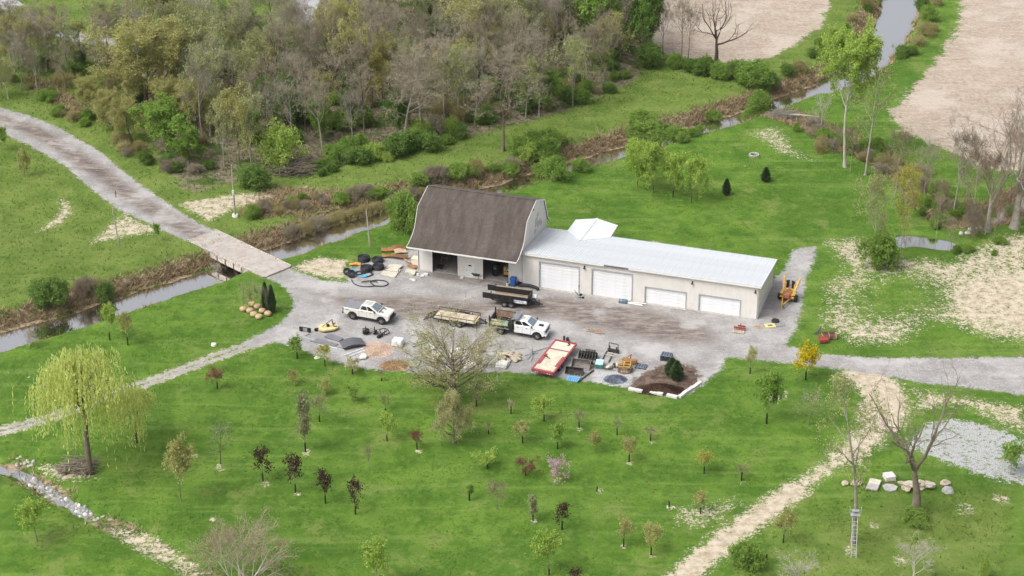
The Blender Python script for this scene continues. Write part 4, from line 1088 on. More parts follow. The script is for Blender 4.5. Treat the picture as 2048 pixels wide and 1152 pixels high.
def mirrors(g, x, z, hw, m):
    for s in (-1, 1):
        mb = MB().box((x, s * (hw + .16), z + .02), (.12, .2, .26)); mb.bar((x, s * (hw - .05), z - .05), (x, s * (hw + .12), z), .05)
        mb.build('mirror', m, g, .02)

def place(u0, v0, u1, v1):
    a, b = Gd(u0, v0), Gd(u1, v1)
    return a, b, math.atan2(b[1] - a[1], b[0] - a[0])
def build_pickup():
    a, b, ang = place(706.5, 638.5, 763.2, 648.8)
    wb = 3.67; tr = .86
    n = np.array([-math.sin(ang), math.cos(ang)])
    c = (a[:2] + b[:2]) / 2 + n * tr
    g = thing('pickup_truck', 'ivory crew cab pickup with grey bed cover and black wheels', 'pickup truck', (c[0], c[1], 0), ang)
    ax = wb / 2; hw = 1.0
    side = [(-3.0, .72), (-ax - .58, .66)] + arc(-ax, .50, .57, 170, 10) + [(-ax + .6, .58), (ax - .6, .58)] + arc(ax, .50, .57, 170, 10) + \
           [(2.62, .60), (2.78, .72), (2.80, 1.12), (2.68, 1.26), (1.45, 1.42), (1.30, 1.46), (-1.0, 1.46), (-1.03, 1.44), (-3.02, 1.46), (-3.05, 1.0)]
    body_loft(side, hw).build('body', CREAMP, g, 0)
    cb = crew_cab(g, -1.0, 1.42, -.78, .42, 1.46, 2.0, .93, .74, CREAMP)
    MB().box((-.2, 0, 2.005), (.95, .85, .03)).build('sunroof', mat('pale_glass', (.45, .44, .42), .12, spec=.8), cb, .01)
    MB().box((-2.03, 0, 1.485), (1.92, 1.80, .06)).build('bed_cover', mat('grey_bed_cover', (.20, .21, .23), .55, var=.1), g, .02)
    for s in (-1, 1):
        for x in (-ax, ax):
            fl = [(px_ , pz) for px_, pz in arc(x, .50, .62, 172, 8)] + [(px_, pz) for px_, pz in arc(x, .50, .55, 8, 172)]
            MB().loft([[(q[0], s * (hw - .04), q[1]) for q in fl], [(q[0], s * (hw + .09), q[1] - .02) for q in fl]]).build('fender_flare', BLACK, g)
            wheel(g, x, s * tr, .455, .32, s, STEEL)
        MB().box((0, s * (hw - .06), .56), (2.35, .14, .12)).build('running_board', BLACK, g)
        for x in (-.58, .5): MB().box((x, s * (hw + .01), 1.28), (.22, .05, .05)).build('door_handle', BLACK, g)
        for x in (-.98, -.02, 1.05): MB().box((x, s * (hw - .012), 1.02), (.018, .03, .75)).build('door_seam', BLACK, g)
        MB().box((2.66, s * .78, 1.08), (.22, .42, .15)).build('headlight', LAMP, g, .03)
        MB().box((-3.03, s * .90, 1.18), (.12, .18, .36)).build('tail_light', BLACK, g, .02)
        MB().box((1.75, s * .42, 1.40), (.32, .16, .05)).build('hood_vent', BLACK, g, .01)
        MB().box((-2.5, s * (hw + .0), 1.22), (.5, .012, .07)).build('side_decal', BLACK, g)
    MB().box((2.78, 0, .98), (.12, 1.25, .34)).build('grille', BLACK, g, .02)
    MB().box((2.76, 0, .66), (.24, 1.92, .28)).build('front_bumper', BLACK, g, .05)
    MB().box((-3.1, 0, .72), (.2, 1.9, .26)).build('rear_bumper', BLACK, g, .04)
    MB().box((0, 0, .55), (4.6, 1.3, .2)).build('chassis', BLACK, g)
    MB().box((1.48, 0, 1.475), (.1, 1.5, .03)).build('wiper_cowl', BLACK, g)
    mirrors(g, 1.02, 1.52, .94, BLACK)
build_pickup()

SIGNBG = mat('cream_sign', (.68, .66, .55), .5, var=.06); SIGNBLUE = mat('sign_blue', (.25, .50, .66), .5, var=.15); SIGNGREEN = mat('sign_green', (.45, .48, .16), .5, var=.2)
INK = mat('navy_ink', (.02, .02, .07), .5)
WHITESIGN = mat('white_sign', (.74, .76, .80), .5, var=.03)
RUSTIN = mat('rusty_bed_liner', (.27, .17, .12), .85, var=.3, scale=2, dirt=(.14, .11, .10), dirt_amt=.4)
def build_dump_truck():
    a, b, ang = place(1000.8, 668.0, 1075.3, 679.5)
    wb = 4.38; tr = .88
    n = np.array([-math.sin(ang), math.cos(ang)])
    c = (a[:2] + b[:2]) / 2 + n * tr
    g = thing('dump_truck', 'white crew cab truck with black dump bed and lettered side board', 'dump truck', (c[0], c[1], 0), ang)
    ax = wb / 2; hw = 1.02
    side = [(-.62, .62), (ax - .62, .60)] + arc(ax, .48, .54, 168, 10) + [(ax + .72, .58), (ax + .98, .66), (ax + 1.0, 1.18), (ax + .86, 1.36), (ax - .42, 1.52), (ax - .55, 1.55), (-.62, 1.55)]
    body_loft(side, hw).build('body', WHITEP, g)
    cb = crew_cab(g, -.62, ax - .40, -.55, ax - 1.32, 1.55, 2.08, .95, .78, WHITEP)
    for k in (-.3, 0, .3): MB().box((ax - 1.42, k, 2.10), (.1, .14, .05)).build('roof_marker', mat('amber_lens', (.5, .25, .05), .3), cb, .01)
    MB().box((ax - 1.9, 0, 2.10), (.35, .5, .06)).build('roof_beacon', mat('grey_plastic', (.40, .40, .42), .5), cb, .02)
    for s in (-1, 1):
        wheel(g, ax, s * tr, .42, .26, s, CHROME); wheel(g, -ax, s * (tr + .08), .42, .26, s, CHROME); wheel(g, -ax, s * (tr - .23), .42, .24, s, STEEL)
        for x in (-.1, .95): MB().box((x, s * (hw + .01), 1.34), (.2, .05, .05)).build('door_handle', BLACK, g)
        for x in (-.55, .42, 1.46): MB().box((x, s * (hw - .012), 1.05), (.018, .03, .85)).build('door_seam', BLACK, g)
        MB().box((ax + .90, s * .78, 1.16), (.22, .44, .14)).build('headlight', BLACK, g, .03)
        fl = arc(ax, .48, .60, 172, 8) + arc(ax, .48, .53, 8, 172)
        MB().loft([[(q[0], s * (hw - .04), q[1]) for q in fl], [(q[0], s * (hw + .03), q[1]) for q in fl]]).build('wheel_arch_trim', BLACK, g)
        MB().box((.4, s * (hw - .05), .58), (1.9, .14, .08)).build('running_board', BLACK, g)
    MB().box((ax + .97, 0, 1.06), (.1, 1.15, .36)).build('grille', BLACK, g, .02)
    MB().box((ax + 1.0, 0, .70), (.22, 1.98, .26)).build('front_bumper', WHITEP, g, .05)
    MB().box((ax + .2, 0, 1.475), (.55, .45, .09)).build('hood_scoop', BLACK, g, .02)
    MB().box((-1.2, 0, .66), (4.6, .8, .26)).build('chassis', BLACK, g)
    mirrors(g, ax - .62, 1.62, .98, BLACK)
    # dump bed
    bx0, bx1, bz0, bz1, bw = -3.55, -.78, 1.12, 1.98, 1.12
    bed = MB().box(((bx0 + bx1) / 2, 0, bz0), (bx1 - bx0, 2 * bw, .1)).build('dump_bed', BLACK, g)
    for s in (-1, 1):
        MB().box(((bx0 + bx1) / 2, s * bw, (bz0 + bz1) / 2), (bx1 - bx0, .07, bz1 - bz0 + .1)).build('side_wall', BLACK, bed)
        MB().box(((bx0 + bx1) / 2 - .05, s * (bw - .05), (bz0 + bz1) / 2 + .05), (bx1 - bx0 - .3, .02, bz1 - bz0 - .1)).build('liner', RUSTIN, bed)
        MB().box((bx0 + .06, s * bw, bz0 + .55), (.14, .16, 1.3)).build('corner_post', BLACK, bed, .01)
        MB().box((bx1 - .05, s * bw, bz0 + .35), (.2, .14, 1.1)).build('corner_post', BLACK, bed, .01)
    MB().box((bx1, 0, (bz0 + bz1) / 2 + .1), (.08, 2 * bw, bz1 - bz0 + .3)).build('front_wall', BLACK, bed)
    MB().box((bx0 + .02, 0, bz0 + .35), (.07, 2 * bw - .1, .75)).build('tailgate', mat('scuffed_grey_steel', (.14, .14, .15), .6, .2, var=.3), bed)
    MB().hexa([(bx1 - .1, -bw, bz1 + .18), (bx1 + .75, -bw + .08, bz1 + .38), (bx1 + .75, bw - .08, bz1 + .38), (bx1 - .1, bw, bz1 + .18),
               (bx1 - .1, -bw, bz1 + .24), (bx1 + .75, -bw + .08, bz1 + .43), (bx1 + .75, bw - .08, bz1 + .43), (bx1 - .1, bw, bz1 + .24)]).build('cab_shield', mat('grey_cab_shield', (.24, .26, .29), .35, .3, var=.3), bed)
    sb = MB().box(((bx0 + bx1) / 2 - .1, -bw - .05, bz0 + .52), (2.0, .02, .66)).build('side_board', SIGNBG, bed)
    MB().box(((bx0 + bx1) / 2 + .55, -bw - .064, bz0 + .62), (.7, .008, .40)).build('sky_band', SIGNBLUE, sb)
    MB().box(((bx0 + bx1) / 2 - .1, -bw - .064, bz0 + .29), (2.0, .008, .18)).build('grass_band', SIGNGREEN, sb)
    lettering('BEN HUNT', .36, sb, ((bx0 + bx1) / 2 - .32, -bw - .074, bz0 + .62), (math.pi / 2, 0, 0), INK)
    MB().box((-2.0, -bw + .05, .92), (1.7, .1, .1)).build('bed_step', STEEL, g)
    for s in (-1, 1): MB().box((bx0 - .02, s * .8, .85), (.08, .3, .14)).build('tail_light', REDLAMP, g)
build_dump_truck()

def build_dump_trailer():
    a, b, ang = place(1008.7, 614.2, 1022.6, 615.9)
    ang = FANG + R(1.5)
    n = np.array([-math.sin(ang), math.cos(ang)]); e = np.array([math.cos(ang), math.sin(ang)])
    c = (a[:2] + b[:2]) / 2 + n * 1.0
    g = thing('dump_trailer', 'black tandem axle dump trailer with barn doors swung open', 'dump trailer', (c[0], c[1], 0), ang)
    SCUFF = mat('weathered_rail_wood', (.27, .24, .19), .85, var=.25)
    x0, x1, hw = -2.05, 2.45, 1.0
    bed = MB().box(((x0 + x1) / 2, 0, .86), (x1 - x0, 2 * hw, .1)).build('bed_floor', RUSTIN, g)
    for s in (-1, 1):
        MB().box(((x0 + x1) / 2, s * hw, 1.25), (x1 - x0, .06, .72)).build('side_wall', BLACK, g)
        MB().box(((x0 + x1) / 2, s * hw, 1.66), (x1 - x0 + .05, .16, .12)).build('top_rail', SCUFF, g, .01)
        for k in range(6): MB().box((x0 + .1 + k * (x1 - x0 - .2) / 5, s * (hw + .05), 1.22), (.08, .06, .72)).build('side_stake', BLACK, g)
        MB().box((x0, s * hw, 1.36), (.12, .14, 1.0)).build('rear_post', BLACK, g)
        for x in (-.42, .42): wheel(g, x, s * (hw + .02) if s < 0 else s * (hw + .02), .37, .22, s, CHROME)
        MB().box((0, s * (hw + .05), .84), (1.9, .28, .06)).build('fender', BLACK, g)
        MB().box((x0 - .55, s * (hw + .03), 1.28), (1.0, .06, .74), s * R(0)).build('barn_door', BLACK, g)
    MB().box((x1, 0, 1.32), (.06, 2 * hw, .86)).build('front_wall', BLACK, g)
    MB().box(((x0 + x1) / 2, 0, .62), (x1 - x0, 1.3, .2)).build('frame', BLACK, g)
    MB().bar((x1 - .1, -.6, .6), (x1 + 1.35, 0, .52), .12).bar((x1 - .1, .6, .6), (x1 + 1.35, 0, .52), .12).build('tongue', BLACK, g)
    MB().box((x1 + .42, 0, .80), (.5, .7, .45)).build('pump_box', BLACK, g, .03)
    MB().box((x1 + .35, .55, 1.1), (.5, .05, .6), 0, R(-25)).build('white_panel', TRIM, g)
    MB().tube([(x1 + 1.1, 0, .3), (x1 + 1.1, 0, 1.05)], .05, 8).build('jack', BLACK, g)
    MB().tube([(x1 + 1.35, 0, .52), (x1 + 1.62, 0, .5)], .06, 8).build('coupler', BLACK, g)
    sg = MB().box((1.55, -hw - .105, 1.0), (1.55, .02, .36)).build('sign', WHITESIGN, g)
    lettering('BEN HUNT', .25, sg, (1.4, -hw - .122, 1.02), (math.pi / 2, 0, 0), INK)
    MB().box((2.02, -hw - .118, .90), (.5, .006, .1)).build('sign_blue_strip', SIGNBLUE, sg)
build_dump_trailer()

def build_utility_trailer():
    ang = FANG - R(.5); e = np.array([math.cos(ang), math.sin(ang)]); n = np.array([-e[1], e[0]])
    p = Gd(866, 645)[:2]
    c = p + e * 2.6 + n * 1.05
    g = thing('utility_trailer', 'black railed utility trailer with pale wooden deck behind the oak', 'trailer', (c[0], c[1], 0), ang)
    L, hw = 5.1, 1.05
    for k in range(10):
        MB().box((0, -hw + .105 + k * .21, .62), (L, .198, .05)).build('deck_plank', WOODDECK, g)
    MB().box((0, 0, .52), (L, 1.8, .12)).build('frame', BLACK, g)
    for s in (-1, 1):
        rail = MB().bar((-L / 2, s * (hw + .04), 1.05), (L / 2, s * (hw + .04), 1.05), .06).build('rail', BLACK, g)
        MB().bar((-L / 2, s * (hw + .04), .6), (L / 2, s * (hw + .04), .6), .1).build('side_beam', BLACK, g)
        for k in range(6): MB().bar((-L / 2 + k * L / 5, s * (hw + .04), .6), (-L / 2 + k * L / 5, s * (hw + .04), 1.05), .05).build('rail_post', BLACK, g)
        for x in (-.1, .75): wheel(g, x, s * (hw + .2), .34, .2, s, STEEL)
        MB().box((.33, s * (hw + .2), .72), (1.75, .26, .04)).build('fender', BLACK, g)
    rp = MB()
    for k in range(7): rp.bar((-L / 2 - .05, -hw + .1 + k * .31, .62), (-L / 2 - 1.25, -hw + .1 + k * .31, .12), .05)
    for f in (0, .33, .66, 1): rp.bar((-L / 2 - .05 - 1.2 * f, -hw + .05, .62 - .5 * f), (-L / 2 - .05 - 1.2 * f, hw - .05, .62 - .5 * f), .05)
    rp.build('ramp_gate', BLACK, g)
    MB().bar((-L / 2 + .2, hw, 1.05), (L / 2, hw, 1.05), .05).build('front_rail', BLACK, g)
    MB().bar((L / 2, -hw, 1.05), (L / 2, hw, 1.05), .06).build('front_rail', BLACK, g)
    MB().bar((L / 2 - .1, -.8, .5), (L / 2 + 1.2, 0, .48), .1).bar((L / 2 - .1, .8, .5), (L / 2 + 1.2, 0, .48), .1).build('tongue', BLACK, g)
    MB().tube([(L / 2 + 1.0, 0, .2), (L / 2 + 1.0, 0, .95)], .045, 8).build('jack', BLACK, g)
build_utility_trailer()

def build_red_trailer():
    z = .82
    tl, trr, bl, brr = [np.array(G0(u, v, z)) for u, v in ((1111.3, 680.3), (1152.4, 688.5), (1064.9, 739.6), (1105.5, 745.5))]
    f, b = (tl + trr) / 2, (bl + brr) / 2
    ang = math.atan2(f[1] - b[1], f[0] - b[0]); L = float(np.hypot(*(f - b)[:2])); c = (f + b) / 2
    hw = 1.27
    g = thing('flatbed_trailer', 'red flatbed equipment trailer with bleached wooden deck', 'trailer', (c[0], c[1], 0), ang)
    old = mat('bleached_deck_wood', (.62, .56, .45), .85, var=.2, scale=1.0, dirt=(.45, .36, .26), dirt_amt=.35)
    for k in range(11):
        yv = -hw + .20 + k * (2 * hw - .4) / 10
        MB().box((-.95, yv, z + random.uniform(-.006, .006)), (L - 2.4, (2 * hw - .4) / 10 - .012, .05)).build('deck_plank', old, g)
        MB().box((L / 2 - 1.06, yv, z + random.uniform(-.006, .006)), (1.75, (2 * hw - .4) / 10 - .012, .05)).build('deck_plank', old, g)
    for s in (-1, 1):
        MB().box((0, s * (hw - .02), z - .03), (L, .2, .2)).build('side_rail', REDP, g, .01)
        MB().box((-1.0, s * (hw - .22), z + .06), (2.4, .34, .08), 0, 0, 0).build('fender_plate', REDP, g, .02)
        for k in range(14): MB().box((-L / 2 + .4 + k * (L - .8) / 13, s * (hw + .1), z - .03), (.06, .06, .14)).build('stake_pocket', REDP, g)
        for x in (-1.5, -.6): wheel(g, x, s * (hw - .12), .38, .26, s, STEEL)
    MB().box((L / 2 - 1.98, 0, z), (.12, 2 * hw - .3, .07)).build('cross_plate', REDP, g)
    MB().box((L / 2 - .03, 0, z + .03), (.12, 2 * hw, .26)).build('headboard', REDP, g)
    MB().box((-L / 2 + .12, 0, z - .02), (.34, 2 * hw, .12)).build('tail_plate', REDP, g)
    MB().box((-L / 2 - .02, 0, z - .16), (.08, 2 * hw, .22)).build('rear_beam', REDP, g)
    for yv in (-.85, -.6, .6, .85): MB().box((-L / 2 - .07, yv, z - .16), (.03, .13, .1)).build('tail_light', LAMP, g)
    MB().box((0, 0, z - .22), (L - .3, 1.2, .3)).build('frame', BLACK, g)
    MB().bar((L / 2, -.5, .6), (L / 2 + 1.2, 0, .55), .12).bar((L / 2, .5, .6), (L / 2 + 1.2, 0, .55), .12).build('tongue', REDP, g)
    j = MB().box((L / 2 + .35, .35, 1.0), (.18, .2, .75)).build('jack', BLACK, g, .02)
    MB().box((L / 2 + .38, -.05, 1.05), (.22, .3, .4)).build('battery_box', BLACK, g, .02)
    cx, cy = c[0], c[1]
    e = np.array([math.cos(ang), math.sin(ang)]); n = np.array([-e[1], e[0]])
    def on(x, yv, zz=z + .03): q = np.array([cx, cy]) + e * x + n * yv; return (q[0], q[1], zz)
    ch = MB(); r = random.Random(3)
    pts = [(0, 0, .04)]
    for k in range(14): pts.append((pts[-1][0] + r.uniform(-.22, .22), pts[-1][1] + r.uniform(-.2, .2), .04 + r.uniform(0, .05)))
    rust = mat('rusty_iron', (.12, .06, .035), .85, .2, var=.4)
    solo('chain_heap', 'rusty chain heaped in the middle of the red trailer deck', 'chain', MB().tube(pts, .05, 5), rust, on(-.7, .25))
    solo('tow_strap', 'dark strap and chain lying at the front of the red trailer', 'strap', MB().tube([(0, 0, .04), (.3, .2, .05), (.1, .5, .04), (.4, .8, .06), (.15, 1.1, .04)], .06, 5), BLACK, on(L / 2 - .8, -.5))
build_red_trailer()
# ------------------------------------------------------------------ small things in the yard
def L3(u, v, dz=0.0):
    p = Gd(u, v); return (p[0], p[1], p[2] + dz)
RUST = mat('rust_orange', (.33, .16, .06), .85, .15, var=.35, scale=4, dirt=(.16, .08, .04), dirt_amt=.4)
PIPE = mat('black_corrugated_pipe', (.020, .022, .028), .55, var=.2)
TARP = mat('blue_tarp', (.10, .36, .60), .5, var=.2)
SLABM = mat('limestone_slab', (.52, .49, .41), .9, var=.18, scale=2, dirt=(.36, .31, .24), dirt_amt=.35, bump=.25)
TANSTONE = mat('tan_stone', (.42, .36, .275), .9, var=.3, scale=1.6, bump=.3)
GREYSTONE = mat('grey_stone', (.36, .355, .34), .9, var=.2, bump=.3)
WHITESTONE = mat('white_block', (.60, .59, .565), .9, var=.12, dirt=(.40, .36, .30), dirt_amt=.35, bump=.2)
OLDWOOD = mat('old_timber', (.30, .21, .14), .9, var=.3)
YELLOW = mat('machine_yellow', (.58, .34, .07), .5, var=.25, dirt=(.22, .12, .05), dirt_amt=.4)
def bent(poly, z, th, rnd, lift=.0):
    """an uneven plate or slab: outline on the ground, wavy top"""
    mb = MB(); n = len(poly)
    zs = [z + rnd.uniform(0, lift) for _ in poly]
    V = [(p[0], p[1], q) for p, q in zip(poly, zs)] + [(p[0], p[1], q + th) for p, q in zip(poly, zs)]
    return mb.add(V, [tuple(range(n - 1, -1, -1)), tuple(range(n, 2 * n))] + [(i, (i + 1) % n, n + (i + 1) % n, n + i) for i in range(n)])
def rough_poly(w, d, rnd, n=7):
    return [(math.cos(a) * w / 2 * rnd.uniform(.85, 1.15), math.sin(a) * d / 2 * rnd.uniform(.85, 1.15)) for a in [6.283 * (i + rnd.uniform(-.2, .2)) / n for i in range(n)]]
def rect_poly(w, d, rnd, j=.08):
    return [(sx * w / 2 + rnd.uniform(-j, j), sy * d / 2 + rnd.uniform(-j, j)) for sx, sy in ((-1, -1), (.1, -1), (1, -1), (1, 1), (0, 1), (-1, 1))]
rock_me = {}
def rock_mesh(i, m):
    k = (i, m.name)
    if k in rock_me: return rock_me[k]
    bm = bmesh.new(); bmesh.ops.create_icosphere(bm, subdivisions=2, radius=1.0); r = random.Random(50 + i)
    ph = [r.uniform(0, 6) for _ in range(4)]
    for v in bm.verts:
        c = v.co; q = 1 + .22 * math.sin(c.x * 3.1 + ph[0]) * math.sin(c.y * 2.7 + ph[1]) + .16 * math.sin(c.z * 4 + ph[2]) + r.uniform(-.07, .07)
        v.co = Vector((c.x * q, c.y * q * .85, c.z * q * .6))
    me = bpy.data.meshes.new('stone'); bm.to_mesh(me); bm.free(); me.materials.append(m); rock_me[k] = me
    return me
def rock(name, label, u, v, s, m, i=0, cat='boulder', group=None, sink=.25):
    p = Gd(u, v)
    o = link(name, rock_mesh(i % 6, m), None, (p[0], p[1], p[2] + s * (.6 - sink)), (0, 0, i * 1.3), (s, s, s))
    return tag(o, label, cat, group)

# pipe coils
def coil(u, v, dia, h, label, tilt=None, turns=5, pr=.06):
    mb = MB(); lay = max(1, int(h / (pr * 2.0)))
    for z in range(lay):
        for t in range(turns if z == lay - 1 else 2):
            r = dia / 2 - pr - t * pr * 2.35
            if r < .1: break
            mb.tube([(r * math.cos(a), r * math.sin(a), pr + z * pr * 1.9 + (0 if t % 2 == 0 else -.03)) for a in np.linspace(0, 2 * math.pi, 25)[:-1]], pr, 6, close=True)
    o = solo('pipe_coil', label, 'pipe coil', mb, PIPE, L3(u, v), 0, 'coils of black drain pipe', 0, True)
    if tilt: o.rotation_euler = (tilt, 0, .4); o.location.z += .35
    return o
coil(727.8, 521, 1.55, .62, 'black pipe coil at the back left of the coil heap'); coil(755.5, 523, 1.45, .5, 'black pipe coil at the back right, nearest the rusty sheets')
coil(733, 541, 1.5, .62, 'tall black pipe coil standing in the middle of the heap'); coil(756.5, 537, 1.5, .55, 'black pipe coil at the front right of the heap')
coil(718, 547, 1.05, .14, 'single flat ring of black pipe beside a blue tarp scrap', turns=2); coil(736.5, 549, 1.3, .14, 'flat black pipe ring lying under the tall coil', turns=2)
coil(694, 549, 1.0, .25, 'small black coil propped at the far left of the heap', R(35), 3); coil(702.5, 553.5, 1.1, .3, 'small black coil leaning at the left front of the heap', R(42), 4)
hp = [(703, 560), (708, 568), (720, 573), (735, 574.5), (751, 573), (765, 573.5), (774, 571), (776, 567.5), (771, 563.5), (758, 561.5), (745, 562.5), (741, 566), (748, 572), (757, 574.5)]
P0 = L3(740, 568)
def rel(pts, z=.06): return [(q[0] - P0[0], q[1] - P0[1], z + .004 * i) for i, q in enumerate([L3(u, v) for u, v in pts])]
def smooth_path(pts, k=4):
    P = [Vector(p) for p in pts]; out = []
    for i in range(len(P) - 1):
        a, b, c, d = P[max(0, i - 1)], P[i], P[i + 1], P[min(len(P) - 1, i + 2)]
        for t in [j / k for j in range(k)]:
            out.append(.5 * ((2 * b) + (c - a) * t + (2 * a - 5 * b + 4 * c - d) * t * t + (3 * b - a - 3 * c + d) * t ** 3))
    return out + [P[-1]]
solo('hose', 'long black hose lying in loose loops on the gravel', 'hose', MB().tube(smooth_path(rel(hp)), .06, 6), PIPE, P0, smooth=True)
solo('hose', 'short straight black hose end lying across the hose loops', 'hose', MB().tube(smooth_path(rel([(723, 566.5), (737, 564), (748, 565), (755, 566.5)], .15)), .06, 6), PIPE, P0, smooth=True)
rr = random.Random(5)
for u, v, w, d, lab in ((704, 543.5, 1.1, .7, 'crumpled blue tarp scrap between the leaning coils'), (727, 553.5, 1.4, .6, 'crumpled light blue tarp scrap in front of the coils')):
    mb = MB(); pl = rough_poly(w, d, rr, 9); V = [(0, 0, .3)] + [(x, yv, rr.uniform(.02, .2)) for x, yv in pl] + [(x * .55, yv * .55, rr.uniform(.1, .35)) for x, yv in pl]
    F = [(1 + i, 1 + (i + 1) % 9, 10 + (i + 1) % 9, 10 + i) for i in range(9)] + [(0, 10 + i, 10 + (i + 1) % 9) for i in range(9)]
    solo('tarp_scrap', lab, 'tarp', mb.add(V, F), TARP, L3(u, v), smooth=False)
for i, (u, v, w, d, rz, lab) in enumerate(((776, 501, 1.9, .9, .1, 'rusty sheet at the back left of the scrap pile'), (798, 499.5, 1.6, .8, -.2, 'dark rusty sheet at the back right of the scrap pile'), (800, 507, 1.7, .9, .3, 'bent rusty sheet on top of the scrap pile'),
        (776, 514, 1.5, 1.0, 0, 'orange rusty plate beside the coils'), (801, 518, 1.9, .9, -.3, 'long pale rusty sheet in the middle of the scrap'), (816, 527, 1.3, .5, -.9, 'narrow yellow rusty bar angled toward the barn'), (826, 534, 1.3, .8, -.6, 'tan rusty sheet nearest the barn corner'))):
    p = L3(u, v); solo('rusty_sheet', lab, 'scrap metal', bent(rect_poly(w, d, rr, .15), .05 + .08 * (i % 3), .03, rr, .3), (RUST, mat('rust_dark', (.20, .10, .05), .85, .15, var=.4), mat('rust_pale', (.45, .33, .22), .85, var=.3))[i % 3], p, rz, 'rusty sheets in the scrap pile')
for i, (u, v, w, d, n, lab) in enumerate(((789, 536, 1.6, .9, 2, 'stack of two pale stone slabs behind the larger slab'), (787, 543, 1.3, .9, 2, 'middle stack of pale broken slabs'), (778, 549.5, 1.9, 1.1, 1, 'large cracked pale slab lying flat in front'), (821, 547, 1.2, .9, 2, 'square pale slab stack nearest the barn bay'))):
    t = thing('stone_slabs', lab, 'stone slab', L3(u, v), FANG, 'pale slabs beside the barn')
    for k in range(n): bent(rect_poly(w, d, rr, .15), .02 + k * .16, .14, rr, .02).build('slab', SLABM, t)
for i, (u, v, w_) in enumerate(((836, 550, 'nearest the barn corner'), (845, 553, 'in the middle of the rubble'), (852, 551, 'at the left bay threshold'), (822, 559, 'farthest left of the rubble'), (828, 561, 'foremost of the rubble'))): rock('rubble_stone', 'small broken concrete chunk ' + w_, u, v, .22 + .06 * (i % 3), WHITESTONE, i, 'rubble', 'concrete rubble by the barn')
solo('orange_board', 'orange plastic panel lying on the weeds left of the coils', 'panel', bent(rect_poly(1.3, .6, rr), .05, .06, rr, .12), mat('orange_plastic', (.75, .28, .08), .5), L3(710, 530), .1)
t = thing('chest_box', 'cream chest box against the left wall of the barn', 'chest', BL(-14.1, 1.2, 0), FANG)
MB().box((0, 0, .5), (1.0, .8, .9)).build('body', CREAMP, t, .03); MB().box((0, 0, 1.0), (1.06, .86, .12)).build('lid', mat('cream_lid', (.66, .60, .40), .5), t, .02)

# in front of the barn
t = thing('wheelbarrow', 'dark wheelbarrow resting by the barn door', 'wheelbarrow', L3(954, 556), FANG)
MB().hexa([(-.35, -.22, .35), (.25, -.22, .35), (.25, .22, .35), (-.35, .22, .35), (-.62, -.38, .72), (.5, -.38, .66), (.5, .38, .66), (-.62, .38, .72)]).build('tray', mat('dark_tray', (.045, .05, .05), .5), t)
MB().lathe([(.05, -.05), (.2, -.05), (.2, .05), (.05, .05)], (-.6, 0, .2), 14, 'Y').build('wheel', RUBBER, t)
for s in (-1, 1): MB().bar((-.6, s * .1, .22), (.95, s * .3, .55), .05).build('handle', OLDWOOD, t); MB().bar((.3, s * .25, .0), (.25, s * .22, .4), .04).build('leg', BLACK, t)
solo('block', 'small white block by the barn door step', 'block', MB().box((0, 0, .16), (.4, .3, .32)), WHITESTONE, L3(924, 557), FANG, bevel=.02)
t = thing('bucket', 'white bucket with green lid beside the blue bin', 'bucket', L3(1015, 571)); MB().lathe([(.15, 0), (.18, .42)], n=14).build('pail', TRIM, t); MB().lathe([(.19, .42), (.19, .46)], n=14).build('lid', mat('green_lid', (.04, .25, .12), .5), t)
t = thing('wheelie_bin', 'tall blue wheeled bin in front of the barn corner', 'bin', L3(1026.5, 571), FANG)
BLUEP = mat('blue_plastic', (.02, .10, .38), .45, var=.1)
MB().box((0, 0, .52), (.55, .6, .92), top=(1.15, 1.15)).build('body', BLUEP, t, .03); MB().box((0, 0, 1.03), (.7, .76, .08)).build('lid', BLUEP, t, .02); MB().tube([(-.3, .38, .12), (.3, .38, .12)], .12, 10).build('wheel', RUBBER, t); MB().bar((-.3, .42, .95), (.3, .42, .95), .04).build('handle', BLUEP, t)
solo('plant_pot', 'black nursery pot between the blue bin and the garage', 'pot', MB().lathe([(.2, 0), (.27, .45), (.30, .47), (.26, .47), (.24, .35)], n=14), PIPE, L3(1039, 571.5))
solo('pipe_roll', 'black flexible pipe roll lying against the garage wall', 'pipe', MB().tube(smooth_path([(-1.2, .1, .2), (-.6, .15, .3), (.2, .05, .34), (.9, -.1, .3), (1.25, -.35, .22)]), .2, 8), PIPE, BL(1.0, -.55, 0), FANG, smooth=True)
# inside the bays
t = thing('water_tank', 'black barrel tank inside the right barn bay', 'tank', BL(-3.9, 1.6, .06), FANG)
MB().lathe([(.45, 0), (.5, .1), (.5, 1.35), (.42, 1.5), (.16, 1.58), (.16, 1.66)], n=18).build('tank_body', mat('tank_black', (.012, .013, .015), .4), t); MB().box((0, -.5, 1.1), (.35, .02, .18)).build('label_plate', mat('tank_label', (.2, .2, .2), .5), t)
t = thing('generator', 'yellow CAT machine standing inside the right barn bay', 'generator', BL(-2.35, 1.9, .06), FANG)
MB().box((0, 0, .75), (1.1, .9, 1.1)).build('housing', YELLOW, t, .05); MB().box((0, 0, .12), (1.15, .95, .22)).build('skid_base', BLACK, t); MB().box((0, -.46, .95), (.8, .02, .5)).build('front_panel', mat('dark_panel', (.05, .045, .04), .5), t)
lettering('CAT', .42, t, (0, -.48, .96), (math.pi / 2, 0, 0), mat('label_white', (.75, .72, .6), .5))
t = thing('workbench', 'dark cluttered workbench inside the left barn bay', 'workbench', BL(-10.9, 3.6, .06), FANG)
MB().box((0, 0, .85), (.9, 2.4, .07)).build('top', OLDWOOD, t)
for sx in (-1, 1):
    for sy in (-1, 1): MB().box((sx * .38, sy * 1.1, .41), (.09, .09, .82)).build('leg', OLDWOOD, t)
